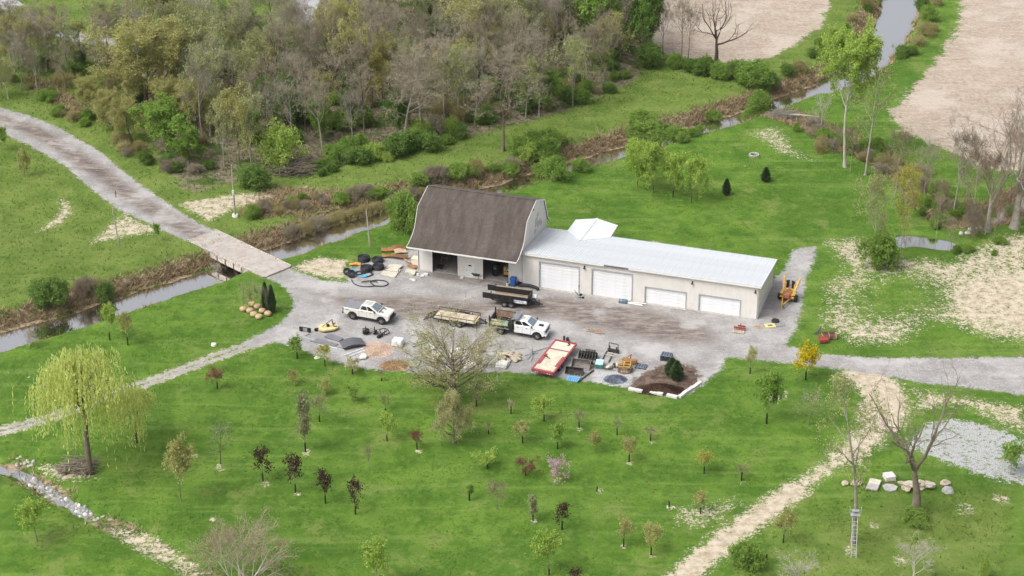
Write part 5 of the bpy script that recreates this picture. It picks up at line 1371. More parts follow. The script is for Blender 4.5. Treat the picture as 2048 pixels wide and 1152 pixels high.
solo('push_mower', 'dark push mower inside the left barn bay', 'mower', MB().box((0, 0, .25), (.6, .5, .25)).bar((.2, -.2, .3), (.9, -.2, 1.0), .04).bar((.2, .2, .3), (.9, .2, 1.0), .04).bar((.9, -.2, 1.0), (.9, .2, 1.0), .04).lathe([(.03, -.05), (.14, -.05), (.14, .05), (.03, .05)], (-.25, -.28, .14), 10, 'Y').lathe([(.03, -.05), (.14, -.05), (.14, .05), (.03, .05)], (.25, -.28, .14), 10, 'Y'), BLACK, BL(-11.0, 1.2, .06), FANG)

# by the garage wall
t = thing('mower', 'small walk-behind machine by the first garage door', 'mower', L3(1161, 595), FANG + .4)
MB().box((0, 0, .2), (.7, .5, .14)).build('deck', mat('grey_green_metal', (.34, .38, .38), .5, .2), t, .03); MB().box((0, 0, .38), (.3, .3, .24)).build('engine', BLACK, t, .03)
for s in (-1, 1): MB().bar((-.2, s * .2, .25), (-.75, s * .24, .95), .04).build('handle', BLACK, t); MB().lathe([(.03, -.04), (.13, -.04), (.13, .04), (.03, .04)], (.25, s * .3, .13), 12, 'Y').build('wheel', RUBBER, t)
t = thing('rolled_drum', 'blue grey rolled drum lying by the second garage door', 'drum', L3(1246, 606), FANG)
MB().lathe([(.02, -.5), (.24, -.5), (.26, -.46), (.26, .46), (.24, .5), (.02, .5)], (0, 0, .26), 16, 'X').build('drum_body', mat('slate_blue', (.10, .16, .21), .5, var=.25), t, 0, True); MB().lathe([(.27, -.22), (.27, -.16)], (0, 0, .26), 16, 'X').build('band', STEEL, t)
for i, (x, yv, l, rz) in enumerate(((0, 0, 2.6, .05), (.4, -.2, 2.2, -.04), (-.5, -.12, 1.8, .12), (1.0, .1, 1.6, 0))):
    q = L3(1262, 607); solo('white_board', ('longest white board', 'second longest white board', 'short white board at the left', 'short white board at the right')[i] + ' along the foot of the garage wall', 'board', MB().box((0, 0, .04 + .045 * i), (l, .16, .04)), TRIM, (q[0] + x * E1[0] - yv * E1[1], q[1] + x * E1[1] + yv * E1[0], 0), FANG + rz, 'white boards by the garage wall')

# mower, augers and plates at the left of the yard
t = thing('brush_mower', 'cream yellow rotary brush mower with black hitch frame', 'mower', L3(657, 659), R(18))
ym = mat('cream_yellow_steel', (.66, .53, .27), .55, var=.12, dirt=(.42, .30, .14), dirt_amt=.3)
MB().slab([(-1.15, -.35), (-.75, -.8), (.55, -.8), (1.1, -.45), (1.1, .5), (.6, .8), (-.75, .8), (-1.15, .35)], .2, .42).build('deck', ym, t, .03)
MB().hexa([(-.9, -.12, .42), (.6, -.12, .42), (.6, .12, .42), (-.9, .12, .42), (-.7, -.06, .52), (.4, -.06, .52), (.4, .06, .52), (-.7, .06, .52)]).build('deck_rib', ym, t)
MB().bar((.6, -.35, .4), (.45, 0, 1.25), .07).bar((.6, .35, .4), (.45, 0, 1.25), .07).bar((.45, 0, 1.25), (-.8, 0, .45), .05).bar((.6, -.4, .45), (.95, -.4, .5), .07).bar((.6, .4, .45), (.95, .4, .5), .07).build('hitch_frame', BLACK, t)
MB().box((-.05, 0, .58), (.32, .32, .28)).build('gearbox', BLACK, t, .03)
MB().lathe([(.04, -.06), (.22, -.06), (.22, .06), (.04, .06)], (-1.45, 0, .22), 14, 'Y').build('tail_wheel', RUBBER, t); MB().bar((-1.1, 0, .4), (-1.45, 0, .3), .06).build('wheel_arm', BLACK, t)
t = thing('quick_attach_plate', 'black attachment frame with pale centre lying at the far left', 'attachment', L3(610.5, 664), FANG)
MB().box((-.5, 0, .3), (.42, .12, .5)).build('side_plate', BLACK, t); MB().box((.5, 0, .3), (.42, .12, .5)).build('side_plate', BLACK, t); MB().box((0, .03, .3), (.6, .05, .32)).build('centre_plate', STEEL, t); MB().bar((-.7, 0, .58), (.7, 0, .58), .07).build('top_bar', BLACK, t); MB().tube([(.5, -.1, .3), (.7, -.5, .1), (.4, -.9, .05)], .03, 5).build('hydraulic_line', BLACK, t)
def auger(u, v, h, r, lab, rx):
    t = thing('auger', lab, 'auger', L3(u, v), .3)
    mb = MB().tube([(0, 0, .05), (0, 0, h)], .05, 8); V = []; F = []
    n = 40
    for i in range(n + 1):
        a = i / n * 6.283 * 2.5; z = .08 + i / n * h * .55
        V += [(.04 * math.cos(a), .04 * math.sin(a), z), (r * math.cos(a), r * math.sin(a), z - .03), (r * math.cos(a), r * math.sin(a), z + .0), (.04 * math.cos(a), .04 * math.sin(a), z + .03)]
    for i in range(n): F += [(i * 4 + k, i * 4 + (k + 1) % 4, i * 4 + 4 + (k + 1) % 4, i * 4 + 4 + k) for k in range(4)]
    mb.build('shaft', BLACK, t); MB().add(V, F).build('flighting', BLACK, t)
    for k in range(3): MB().bar((0, 0, .12 + k * .2), (r + .35, .1, .1 + k * .22), .04).build('tine', BLACK, t)
    t.rotation_euler.x = rx
auger(732, 668, 1.05, .42, 'wide black auger bit with tines standing on the gravel', 0); auger(750, 669, .95, .3, 'slimmer black auger bit leaning right on the gravel', R(-12))
t = thing('auger_drive', 'black hydraulic drive with curved mounting frame', 'attachment', L3(764, 672), .35)
MB().box((-.35, -.25, .2), (.75, .32, .3), .5).build('drive_motor', BLACK, t, .04); MB().tube(smooth_path([(0, .1, .2), (-.1, .5, .55), (.35, .6, .6), (.8, .4, .5), (.9, 0, .25), (.5, -.05, .15), (0, .1, .2)]), .06, 6).build('mounting_frame', BLACK, t); MB().bar((0, .1, .25), (.75, .35, .4), .09).bar((.3, 0, .2), (.5, .5, .5), .07).build('bracket', BLACK, t)
GREYP = mat('grey_composite', (.17, .17, .19), .6, var=.15)
def panel(u, v, l, w, th, rz, lab, sag=.0, m=GREYP, zs=0.0):
    mb = MB(); n = 8; V = []; F = []
    for i in range(n + 1):
        x = -l / 2 + l * i / n; z = zs + .03 + sag * math.sin(math.pi * i / n)
        V += [(x, -w / 2, z), (x, w / 2, z), (x, w / 2, z + th), (x, -w / 2, z + th)]
    for i in range(n): F += [(i * 4 + k, i * 4 + (k + 1) % 4, i * 4 + 4 + (k + 1) % 4, i * 4 + 4 + k) for k in range(4)]
    F += [(3, 2, 1, 0), (n * 4, n * 4 + 1, n * 4 + 2, n * 4 + 3)]
    return solo('plastic_panel', lab, 'panel', mb.add(V, F), m, L3(u, v), rz, 'grey panels laid out on the gravel')
panel(668, 677, 2.1, .85, .16, R(-33), 'short thick grey panel behind the other panels', .0); panel(652, 686, 2.9, .8, .06, R(-30), 'thin grey panel nearest the young green tree', .0)
for i in range(3): panel(706 - i * .5, 690 + i * .8, 2.6, 1.7, .07, R(20), ('lowest', 'middle', 'topmost')[i] + ' of the three arched dark panels stacked together', .25 + .02 * i, mat('charcoal_panel', (.10, .10, .115), .45, var=.15), .02 + i * .11)
for i, (u, v, l, rz, lab) in enumerate(((640, 684, 4.2, R(-27), 'long thin blue grey strip at the left of the panels'), (655, 691, 4.6, R(-27), 'long dark strip in front of the thin panel'), (664, 695, 3.4, R(-22), 'pale blue strip nearest the grass'), (708, 704, 2.8, R(38), 'pale blue board angled below the arched panels'), (713, 708, 2.4, R(42), 'second pale blue board closer to the grass'))):
    solo('trim_strip', lab, 'strip', MB().box((0, 0, .05), (l, .16, .06)), (mat('blue_grey_strip', (.32, .38, .44), .5), GREYP, mat('pale_blue_strip', (.52, .60, .64), .5))[(0, 1, 2, 2, 2)[i]], L3(u, v), rz)
t = thing('wrapped_pallet', 'white plastic wrapped pallet load beside the oak', 'pallet load', L3(796, 690), FANG)
MB().box((0, 0, .42), (1.25, 1.1, .72), top=(.94, .94)).build('wrapped_load', mat('white_wrap', (.66, .68, .69), .35, var=.12, scale=6), t, .06); MB().box((0, 0, .05), (1.2, 1.1, .1)).build('pallet_base', OLDWOOD, t)
# heaps of loose stone
def heap(name, label, cat, u, v, w, d, h, m, n, s, seed, base=None):
    r = np.random.default_rng(seed); p = L3(u, v)
    mb = MB(); rings = [(1, 0), (.8, .28), (.55, .62), (.28, .9), (.05, 1)]; V = []; F = []; k = 14
    for f, z in rings:
        for j in range(k):
            a = 6.283 * j / k; q = f * (1 + .12 * math.sin(3 * a + seed) + .08 * math.sin(5 * a))
            V.append((math.cos(a) * w / 2 * q, math.sin(a) * d / 2 * q, z * h - .03))
    for i in range(len(rings) - 1):
        for j in range(k): F.append((i * k + j, i * k + (j + 1) % k, (i + 1) * k + (j + 1) % k, (i + 1) * k + j))
    F.append(tuple((len(rings) - 1) * k + j for j in range(k)))
    t = thing(name, label, cat, p)
    mb.add(V, F).build('heap_body', base or m, t, 0, True)
    a = r.uniform(0, 6.28, n); f = np.sqrt(r.random(n)) * 1.08; f = np.where(r.random(n) < .15, f * 1.25, f); z = np.interp(f, [0, .28, .55, .8, 1, 1.2], [1, .9, .62, .28, 0, 0]) * h
    c = np.stack([np.cos(a) * w / 2 * f, np.sin(a) * d / 2 * f, z], -1)
    T4 = np.array([[1, 0, -.5], [-.5, .9, -.5], [-.5, -.9, -.5], [0, 0, .9]]); V = []; 
    rotz = r.uniform(0, 6.28, n); sc = s * r.uniform(.5, 1.4, n)
    cs, sn = np.cos(rotz), np.sin(rotz)
    VV = np.stack([(T4[None, :, 0] * cs[:, None] - T4[None, :, 1] * sn[:, None]) * sc[:, None], (T4[None, :, 0] * sn[:, None] + T4[None, :, 1] * cs[:, None]) * sc[:, None], np.repeat(T4[None, :, 2], n, 0) * sc[:, None]], -1) + c[:, None]
    ff = np.array([[0, 1, 2], [0, 3, 1], [1, 3, 2], [2, 3, 0]]); FF = (ff[None] + np.arange(n)[:, None, None] * 4).reshape(-1, 3)
    o = link('loose_pieces', np_mesh('loose_pieces', VV.reshape(-1, 3), [FF], [m]), t); o['kind'] = 'stuff'
heap('pebble_heap', 'low heap of orange pebbles beside the grey panels', 'pebble heap', 754, 700, 3.6, 3.6, .14, leaf_material('orange_pebble', (.38, .24, .17), (.70, .54, .43), 0.0), 2300, .055, 3, mat('pebble_base', (.40, .33, .285), .95, var=.3, scale=6))
heap('chip_heap', 'brown wood chip heap at the edge of the grass', 'chip heap', 789, 731, 3.2, 2.4, .25, leaf_material('brown_chip', (.20, .12, .06), (.42, .29, .17), 0.0), 2200, .05, 4)
heap('gravel_heap', 'dark slate blue gravel heap between the buckets and mulch bed', 'gravel heap', 1231, 759, 2.5, 2.0, .45, leaf_material('slate_chip', (.07, .08, .11), (.20, .22, .28), 0.0), 2200, .05, 5)
heap('mulch_heap', 'dark brown mulch heap inside the white block edging', 'mulch heap', 1318, 780, 5.6, 2.3, .75, leaf_material('mulch_bits', (.022, .014, .010), (.075, .048, .034), 0.0), 3200, .05, 6)
# stone beside and behind the oak
t = thing('stone_pile', 'heap of tan field stones right of the oak', 'stone pile', L3(1020, 716))
r2 = random.Random(8)
for i in range(34):
    a = r2.uniform(0, 6.28); f = math.sqrt(r2.random()); s = r2.uniform(.16, .34)
    o = link('stone', rock_mesh(i % 6, TANSTONE), t, (math.cos(a) * 1.2 * f, math.sin(a) * 1.1 * f, .15 + .55 * (1 - f) * r2.uniform(.5, 1)), (r2.uniform(-.3, .3), r2.uniform(-.3, .3), a), (s * 1.5, s, s * .7))
for i, (u, v, w, d, n, m, lab) in enumerate(((1005, 732, 1.3, 1.2, 2, WHITESTONE, 'white slab stack at the grass edge right of the oak'), (974, 729, 1.5, 1.2, 2, GREYSTONE, 'grey slab stack just right of the oak trunk'), (940, 733, 1.6, 1.2, 1, WHITESTONE, 'white slab nearest the oak trunk'),
        (833, 686, 1.6, 1.3, 2, GREYSTONE, 'grey rubble slab stack behind the left oak limbs'), (858, 697, 1.7, 1.2, 1, WHITESTONE, 'pale slab behind the oak crown'), (868, 716, 1.8, 1.3, 2, SLABM, 'pale stone slabs under the left side of the oak'), (828, 728, 1.6, 1.1, 1, GREYSTONE, 'grey flat slab left of the oak at the grass edge'), (912, 708, 1.8, 1.3, 2, WHITESTONE, 'white slabs behind the middle of the oak'), (956, 702, 1.5, 1.2, 2, TANSTONE, 'tan slab stack behind the right oak limbs'))):
    t = thing('stone_slabs', lab, 'stone slab', L3(u, v), FANG + i * .3)
    for k in range(n): bent(rect_poly(w * (1 - .1 * k), d * (1 - .1 * k), rr, .12), .02 + k * .2, .17, rr, .03).build('slab', m, t)
rock('boulder', 'pale flat boulder between the pebbles and the grass', 727, 716, .5, WHITESTONE, 1)
rock('boulder', 'small pale boulder at the edge of the left wheel track', 428, 691, .34, WHITESTONE, 2)
rock('flat_stone', 'flat pale stone on the grass below the panels', 634, 716, .35, WHITESTONE, 3, 'stone', sink=.45)
t = thing('scrap_rods', 'crossed grey metal rods lying left of the red trailer', 'scrap metal', L3(1064, 709))
for a, b, w in (((-.2, .3, .1), (2.0, 1.5, .15), .06), ((-.8, -.3, .06), (.7, .2, .2), .06), ((-.1, -1.6, .05), (.05, .7, .5), .06), ((-.5, -1.2, .05), (.1, .3, .25), .05), ((-2.0, 1.2, .05), (-.7, 1.5, .05), .05), ((0, 0, .05), (.05, .1, .75), .1)): MB().bar(a, b, w).build('rod', mat('dull_grey_rod', (.30, .33, .34), .5, .3), t)
t = thing('timber_scraps', 'few brown timber scraps lying in the middle of the yard', 'timber', L3(1190, 665), FANG)
for i, (x, yv, l, rz) in enumerate(((0, 0, 2.1, .02), (.1, .22, 1.8, -.06), (-.3, .42, 1.3, .1), (.6, -.15, 1.2, .04))): MB().box((x, yv, .06 + .02 * i), (l, .14, .09), rz).build('timber', OLDWOOD, t)

# loader attachments
def bucket_thing(u, v, w, h, d, lab, m, rz, teeth=0):
    t = thing('loader_bucket', lab, 'loader bucket', L3(u, v), rz)
    sec = [(0, 0), (d, .02), (d, .05), (.12, .10), (.04, .3), (.08, h * .8), (.3, h), (.28, h + .04), (.02, h * .84), (-.05, .3)]
    MB().loft([[(x, q[0] * -1, q[1]) for q in sec] for x in (-w / 2, w / 2)]).build('shell', m, t)
    for s in (-1, 1): MB().loft([[(s * w / 2 - .02, -q[0], q[1]) for q in ((0, 0), (d, .02), (d, .12), (.3, h), (.05, h * .8))], [(s * w / 2 + .02, -q[0], q[1]) for q in ((0, 0), (d, .02), (d, .12), (.3, h), (.05, h * .8))]]).build('side_plate', m, t)
    for k in range(teeth): MB().box((-w / 2 + .15 + k * (w - .3) / max(1, teeth - 1), -d - .08, .04), (.09, .26, .06)).build('tooth', STEEL, t)
    MB().box((0, .08, .35), (w * .7, .1, .4)).build('mount_plate', m, t)
    return t
DARKST = mat('dark_worn_steel', (.055, .052, .05), .6, .3, var=.4, dirt=(.20, .17, .14), dirt_amt=.3)
GREYST = mat('muddy_grey_steel', (.20, .185, .17), .7, .2, var=.3, dirt=(.34, .29, .24), dirt_amt=.4)
bucket_thing(1150, 744, 1.95, .75, .75, 'black toothed loader bucket nearest the grass', DARKST, FANG + .05, 6)
bucket_thing(1164, 731, 2.1, .95, 1.0, 'muddy grey loader bucket open toward the grass', GREYST, FANG + .05)
t = thing('grapple', 'black grapple attachment behind the grey bucket', 'attachment', L3(1176.5, 714), FANG)
MB().box((0, 0, .32), (2.1, .5, .55)).build('back_frame', DARKST, t, .03)
for k in range(7): MB().loft([[(-.95 + k * .32 + q, yv, z) for yv, z in ((-.2, .1), (-.7, .05), (-.85, .3), (-.6, .65), (-.2, .85), (.1, .8))] for q in (-.03, .03)]).build('tine', DARKST, t)
MB().box((.2, .1, .75), (1.2, .35, .3)).build('clamp', DARKST, t, .04); MB().tube([(-.6, .1, .7), (-.2, -.3, .9)], .05, 6).build('cylinder', STEEL, t)
t = thing('blue_pallet', 'light blue plastic pallet lying in front of the toothed bucket', 'pallet', L3(1146.5, 759), FANG)
BLUEPAL = mat('light_blue_plastic', (.16, .42, .68), .5, var=.12)
for k in range(6): MB().box((-.6 + k * .24, 0, .13), (.16, 1.0, .04)).build('slat', BLUEPAL, t)
for yv in (-.45, 0, .45): MB().box((0, yv, .06), (1.36, .12, .1)).build('bearer', BLUEPAL, t)
t = thing('pallet_forks', 'black pallet fork frame standing with forks toward the grass', 'attachment', L3(1227, 705), FANG - .1)
MB().bar((-.55, 0, 1.15), (.55, 0, 1.15), .07).bar((-.55, 0, .2), (-.55, 0, 1.15), .07).bar((.55, 0, .2), (.55, 0, 1.15), .07).build('guard_frame', DARKST, t); MB().box((0, 0, .25), (1.4, .16, .42)).build('carriage', DARKST, t, .02)
for s in (-1, 1): MB().box((s * .42 - .2, -1.25, .07), (.16, 2.4, .06), .12).build('fork', DARKST, t); MB().box((s * .42, -.12, .45), (.16, .07, .8)).build('fork_shank', DARKST, t)
for k in range(2): MB().box((0, -.55 - .45 * k, .14), (1.1, .14, .05)).build('board', SLABM, t)
t = thing('teal_box', 'pale teal metal tool box between the bucket and the forks', 'box', L3(1199, 733), FANG + .15)
MB().box((0, 0, .3), (.85, 1.2, .5)).build('body', mat('dark_teal', (.06, .16, .15), .5), t, .02); MB().box((0, 0, .57), (.88, 1.22, .05)).build('lid', mat('pale_teal', (.42, .62, .64), .4), t, .01)
t = thing('green_implement', 'dark green implement beam beside the teal box', 'implement', L3(1192, 736), FANG)
MB().bar((-1.1, .2, .3), (.5, .25, .35), .14).bar((-.3, -.3, .2), (-.2, .5, .5), .1).bar((.8, -.2, .25), (2.0, -.1, .3), .12).build('beam', mat('dark_green_steel', (.05, .085, .045), .6, var=.3), t)
MB().box((-.6, .2, .5), (.4, .3, .3)).build('bracket', DARKST, t)
q0, q1 = L3(1155, 766), L3(1187, 742)
solo('steel_pole', 'long dark pole lying from the blue pallet toward the teal box', 'pole', MB().tube([(0, 0, .1), (q1[0] - q0[0], q1[1] - q0[1], .12)], .09, 8), mat('dark_olive_pole', (.055, .06, .045), .6), q0)
t = thing('gas_cylinder', 'pale cylinder tank lying beside the orange frames', 'cylinder', L3(1219, 737), .8)
MB().lathe([(.02, -.6), (.16, -.55), (.22, -.4), (.22, .35), (.14, .5), (.05, .55), (.05, .65)], (0, 0, .24), 14, 'X').build('tank_body', mat('cream_tank', (.56, .53, .45), .5), t, 0, True); MB().box((.75, 0, .25), (.12, .18, .18)).build('valve', BLACK, t)
t = thing('hose_reel', 'black and white coupling rings beside the post bundle', 'coupling', L3(1233, 735), 0)
for k in range(3): MB().lathe([(.1, -.05), (.28, -.05), (.28, .05), (.1, .05)], (k * .2 - .2, 0, .3), 14, 'X').build('ring', (BLACK, TRIM, BLACK)[k], t)
t = thing('post_bundle', 'round bundle of old brown posts below the orange frame', 'post bundle', L3(1250, 743), 0)
for k in range(16):
    a = 6.283 * k / 16; MB().tube([(.72 * math.cos(a), .5 * math.sin(a), 0), (.74 * math.cos(a), .52 * math.sin(a), .62 + .06 * math.sin(k * 2.1))], .13, 6).build('post', mat('grey_brown_post', (.16, .125, .085), .9, var=.4), t)
MB().lathe([(.7, .0), (.72, .3), (.6, .5)], n=14).build('core', OLDWOOD, t)
t = thing('orange_rack', 'light orange square frame lying on top of the post bundle', 'frame', L3(1248, 740, .68), FANG + .15)
for x in (-.7, 0, .7): MB().bar((x, -.55, .05), (x, .55, .12), .09).build('bar', YELLOW, t)
for yv, z in ((-.55, .05), (0, .1), (.55, .14)): MB().bar((-.72, yv, z), (.72, yv, z), .09).build('bar', YELLOW, t)
t = thing('tiller', 'rust orange tined implement behind the orange frame', 'implement', L3(1259, 728), FANG)
MB().box((0, 0, .45), (1.7, .5, .35)).build('hood', RUST, t, .05)
for k in range(9): MB().bar((-.8 + k * .2, -.2, .1), (-.75 + k * .2, .1, .55), .06).build('tine', RUST, t)
MB().bar((0, .2, .5), (.1, .3, 1.1), .09).bar((-.5, .2, .5), (.1, .3, 1.1), .07).build('hitch', RUST, t)
def black_pallets(u, v, n, lab):
    t = thing('black_pallet', lab, 'pallet', L3(u, v), FANG)
    m = mat('black_grey_plastic', (.035, .04, .05), .5, var=.15); top = mat('worn_plastic_top', (.13, .15, .19), .5, var=.25)
    for k in range(n):
        z = .02 + .17 * k
        for x in (-.5, 0, .5):
            for yv in (-.4, 0, .4): MB().box((x, yv, z + .06), (.22, .2, .12)).build('foot', m, t)
        MB().box((0, 0, z + .135), (1.25, 1.05, .04)).build('deck', top if k == n - 1 else m, t, .01)
    for k in range(4): MB().box((-.45 + k * .3, .0, .02 + .17 * n), (.09, .8, .02)).build('rib', m, t)
black_pallets(1333, 719, 4, 'stack of black plastic pallets behind the evergreens'); black_pallets(1282, 734, 1, 'single dark plastic pallet right of the orange frame')
# white edging of the mulch bed
def edging(pts, lab):
    A, B = L3(*pts[0]), L3(*pts[1]); l = math.hypot(B[0] - A[0], B[1] - A[1]); n = max(1, round(l / .9))
    t = thing('block_edging', lab, 'edging', A, math.atan2(B[1] - A[1], B[0] - A[0]))
    for k in range(n): MB().box((l * (k + .5) / n, rr.uniform(-.05, .05), .13), (l / n - .03, .42, .3), rr.uniform(-.03, .03)).build('block', WHITESTONE, t, .03)
edging(((1257, 779), (1285, 785)), 'large white block at the left end of the mulch bed'); edging(((1300, 786), (1326, 791)), 'low white edging blocks in front of the mulch heap'); edging(((1333, 792), (1355, 797)), 'white edging blocks at the near corner of the mulch bed'); edging(((1358, 796), (1402, 766)), 'white block row along the right side of the mulch bed')

# by the right end of the garage
def build_spade():
    tip, wl, wr = np.array(Gd(1563, 619)), np.array(Gd(1559, 601)), np.array(Gd(1591, 600))
    c = (wl + wr) / 2; ang = math.atan2(c[1] - tip[1], c[0] - tip[0])   # x axis: from hitch back to blades
    g = thing('tree_spade', 'yellow towed tree spade with black blades and two wheels', 'tree spade', (c[0], c[1], c[2]), ang)
    L = float(np.hypot(*(c - tip)[:2]))
    MB().bar((-L, 0, .5), (-.2, -.55, .6), .12).bar((-L, 0, .5), (-.2, .55, .6), .12).build('drawbar', YELLOW, g)
    MB().tube([(-L + .2, 0, 0), (-L + .2, 0, .8)], .05, 8).build('jack', YELLOW, g)
    for s in (-1, 1):
        wheel(g, 0, s * .98, .44, .34, s, DARKST)
        MB().box((.0, s * .75, 1.0), (.9, .42, .08)).build('fender', YELLOW, g, .02)
        MB().bar((.2, s * .6, .8), (1.5, s * 1.0, 2.5), .22, .16).build('blade_arm', YELLOW, g)
        MB().bar((.5, s * .5, .7), (.9, s * .55, 1.9), .12).build('frame_post', YELLOW, g)
        MB().loft([[(.95 + d, s * (.12 + w), z) for w, z in ((0, .6), (.25, .75), (.42, 1.3), (.42, 2.1), (.02, 2.2))] for d in (0, .1)]).build('blade', BLACK, g)
        MB().tube([(.4, s * .35, .9), (1.3, s * .75, 2.0)], .05, 6).build('cylinder', CHROME, g)
    MB().box((.1, 0, .62), (1.2, 1.7, .2)).build('chassis', YELLOW, g)
    MB().box((-.6, 0, .95), (.8, .8, .5)).build('engine_cover', mat('faded_red_cover', (.34, .12, .07), .6, var=.3), g, .05)
    MB().tube(smooth_path([(-.3, .2, 1.2), (.1, -.2, 1.5), (.6, .1, 1.3), (1.0, 0, 1.7)]), .05, 6).build('hydraulic_line', RUST, g)
    MB().box((.7, 0, 1.05), (.3, .9, .35)).build('blade_tower', YELLOW, g)
build_spade()
t = thing('spare_tyre', 'spare tyre lying on its side by the garage corner', 'tyre', L3(1550.6, 644)); MB().lathe([(.22, .02), (.42, 0), (.46, .08), (.46, .2), (.42, .28), (.22, .26)], n=20).build('tyre', RUBBER, t, 0, True); MB().lathe([(.02, .12), (.22, .12), (.2, .18), (.02, .18)], n=12).build('rim', STEEL, t)
t = thing('sheet_panel', 'flat yellow and grey panel lying below the spare tyre', 'panel', L3(1549, 651), .14)
MB().box((-.55, -.05, .06), (1.2, .95, .06)).build('yellow_part', mat('pale_yellow_panel', (.62, .56, .20), .5, var=.15), t); MB().box((.62, .08, .07), (1.1, .9, .06)).build('grey_part', STEEL, t); MB().box((-.55, -.05, .095), (.55, .4, .03)).build('dark_inset', GREYP, t)
t = thing('red_cultivator', 'red tined implement resting on a wooden pallet', 'implement', L3(1479, 661), FANG)
for k in range(5): MB().box((-.55 + k * .27, -.5, .1), (.2, .7, .04)).build('pallet_slat', mat('pale_pallet_wood', (.50, .40, .30), .9), t)
RUSTRED = mat('rusty_red_paint', (.26, .05, .035), .7, var=.3); MB().bar((-.7, .1, .3), (.7, .1, .3), .16).bar((-.3, .5, .35), (.6, .5, .35), .14).bar((0, 0, .3), (0, .7, .55), .1).build('frame', RUSTRED, t)
for k in range(5): MB().bar((-.6 + k * .3, .1, .3), (-.6 + k * .3, -.25, .1), .05).build('tine', RUSTRED, t)
t = thing('wood_scraps', 'orange wood scraps on the gravel by the garage corner', 'wood', L3(1516.5, 654))
for a, b in (((-.3, .5, .05), (.1, -.4, .12)), ((-.1, -.3, .06), (.45, -.5, .06)), ((.1, .4, .05), (.0, -.3, .2)), ((-.6, .1, .04), (-.2, 0, .06))): MB().bar(a, b, .09, .05).build('stick', mat('orange_wood', (.50, .28, .12), .85), t)
t = thing('red_scoop', 'dark red implement with an open trough lying on the grass', 'implement', L3(1652, 683), .15)
MB().loft([[(x, yv, z) for yv, z in ((.2, .1), (.5, .05), (.9, .4), (.95, .75), (.88, .75), (.8, .45), (.5, .14))] for x in (-.3, 1.3)]).build('trough', mat('brown_rust_plate', (.13, .07, .05), .8, var=.3), t); MB().box((-.35, -.1, .35), (1.0, .9, .4)).build('body', RUSTRED, t, .04)
for k in range(4): MB().bar((-.9 + k * .32, -.5, .1), (-.8 + k * .32, .3, .75), .08).build('bar', RUSTRED, t)
for x in (-.3, .5, 1.3): MB().box((x, .55, .38), (.05, .75, .6)).build('trough_end', mat('worn_tan_edge', (.38, .24, .16), .8), t)
solo('ploughshare', 'grey curved metal fin standing left of the red implement', 'scrap metal', MB().loft([[(-.75, 0, 0), (.15, 0, 0), (.35, .02, 1.0), (.22, .02, 1.05), (-.1, 0, .5)], [(-.7, .06, 0), (.15, .1, 0), (.35, .1, 1.0), (.22, .1, 1.05), (-.1, .08, .5)]]), GREYST, L3(1637, 668), .2)

# lower right: stone pallets, ladder stand
def pallet(parent, w=1.2, d=1.1):
    for k in range(6): MB().box((-w / 2 + .1 + k * (w - .2) / 5, 0, .12), (.12, d, .03)).build('pallet_board', OLDWOOD, parent)
    for yv in (-d / 2 + .06, 0, d / 2 - .06): MB().box((0, yv, .05), (w, .1, .1)).build('pallet_bearer', OLDWOOD, parent)
t = thing('stone_pallet', 'two grey pavers pallets side by side left of the block pallet', 'stone pallet', L3(1747, 972), 1.2)
pallet(t, 2.1, 1.25)
for k in range(4): MB().box((-.75 + k * .5, 0, .2), (.47, 1.15, .12), rr.uniform(-.03, .03)).build('paver', GREYSTONE if k < 2 else SLABM, t, .01)
t = thing('block_pallet', 'small pallet of white concrete blocks behind the flat stone', 'block pallet', L3(1778, 959), .2); pallet(t)
for x in (-1, 0, 1):
    for yv in (-1, 1):
        for z in range(2): MB().box((x * .36, yv * .26, .25 + z * .24), (.34, .5, .22)).build('block', WHITESTONE, t, .015)
solo('flat_stone', 'single flat grey flagstone below the white block pallet', 'stone', bent(rough_poly(1.55, 1.5, rr, 7), .02, .14, rr, .02), GREYSTONE, L3(1779, 977))
t = thing('flagstone_stack', 'large layered stack of tan flagstones behind the bare tree', 'stone stack', L3(1832, 975))
for k in range(30):
    a = r2.uniform(0, 6.28); f = r2.random(); s_ = (-1 if k % 2 else 1) * .75
    bent(rough_poly(r2.uniform(.7, 1.2), r2.uniform(.6, .9), r2, 7), 0, .13, r2, .03).build('flagstone', TANSTONE if k % 3 else SLABM, t, .015, loc=(s_ * 1.2 + math.cos(a) * .75 * f, math.sin(a) * .8 * f, .02 + .12 * (k // 6)), rot=(r2.uniform(-.1, .1), r2.uniform(-.1, .1), a))
rock('boulder', 'upper pale boulder right of the flagstone stack', 1890, 968, .55, TANSTONE, 3); rock('boulder', 'lower grey boulder right of the flagstone stack', 1896, 983, .62, GREYSTONE, 4); rock('boulder', 'pale boulder beside the thin tree trunk', 1712, 969, .55, TANSTONE, 5); rock('boulder', 'small tan boulder left of the thin tree', 1690, 969, .4, TANSTONE, 1)
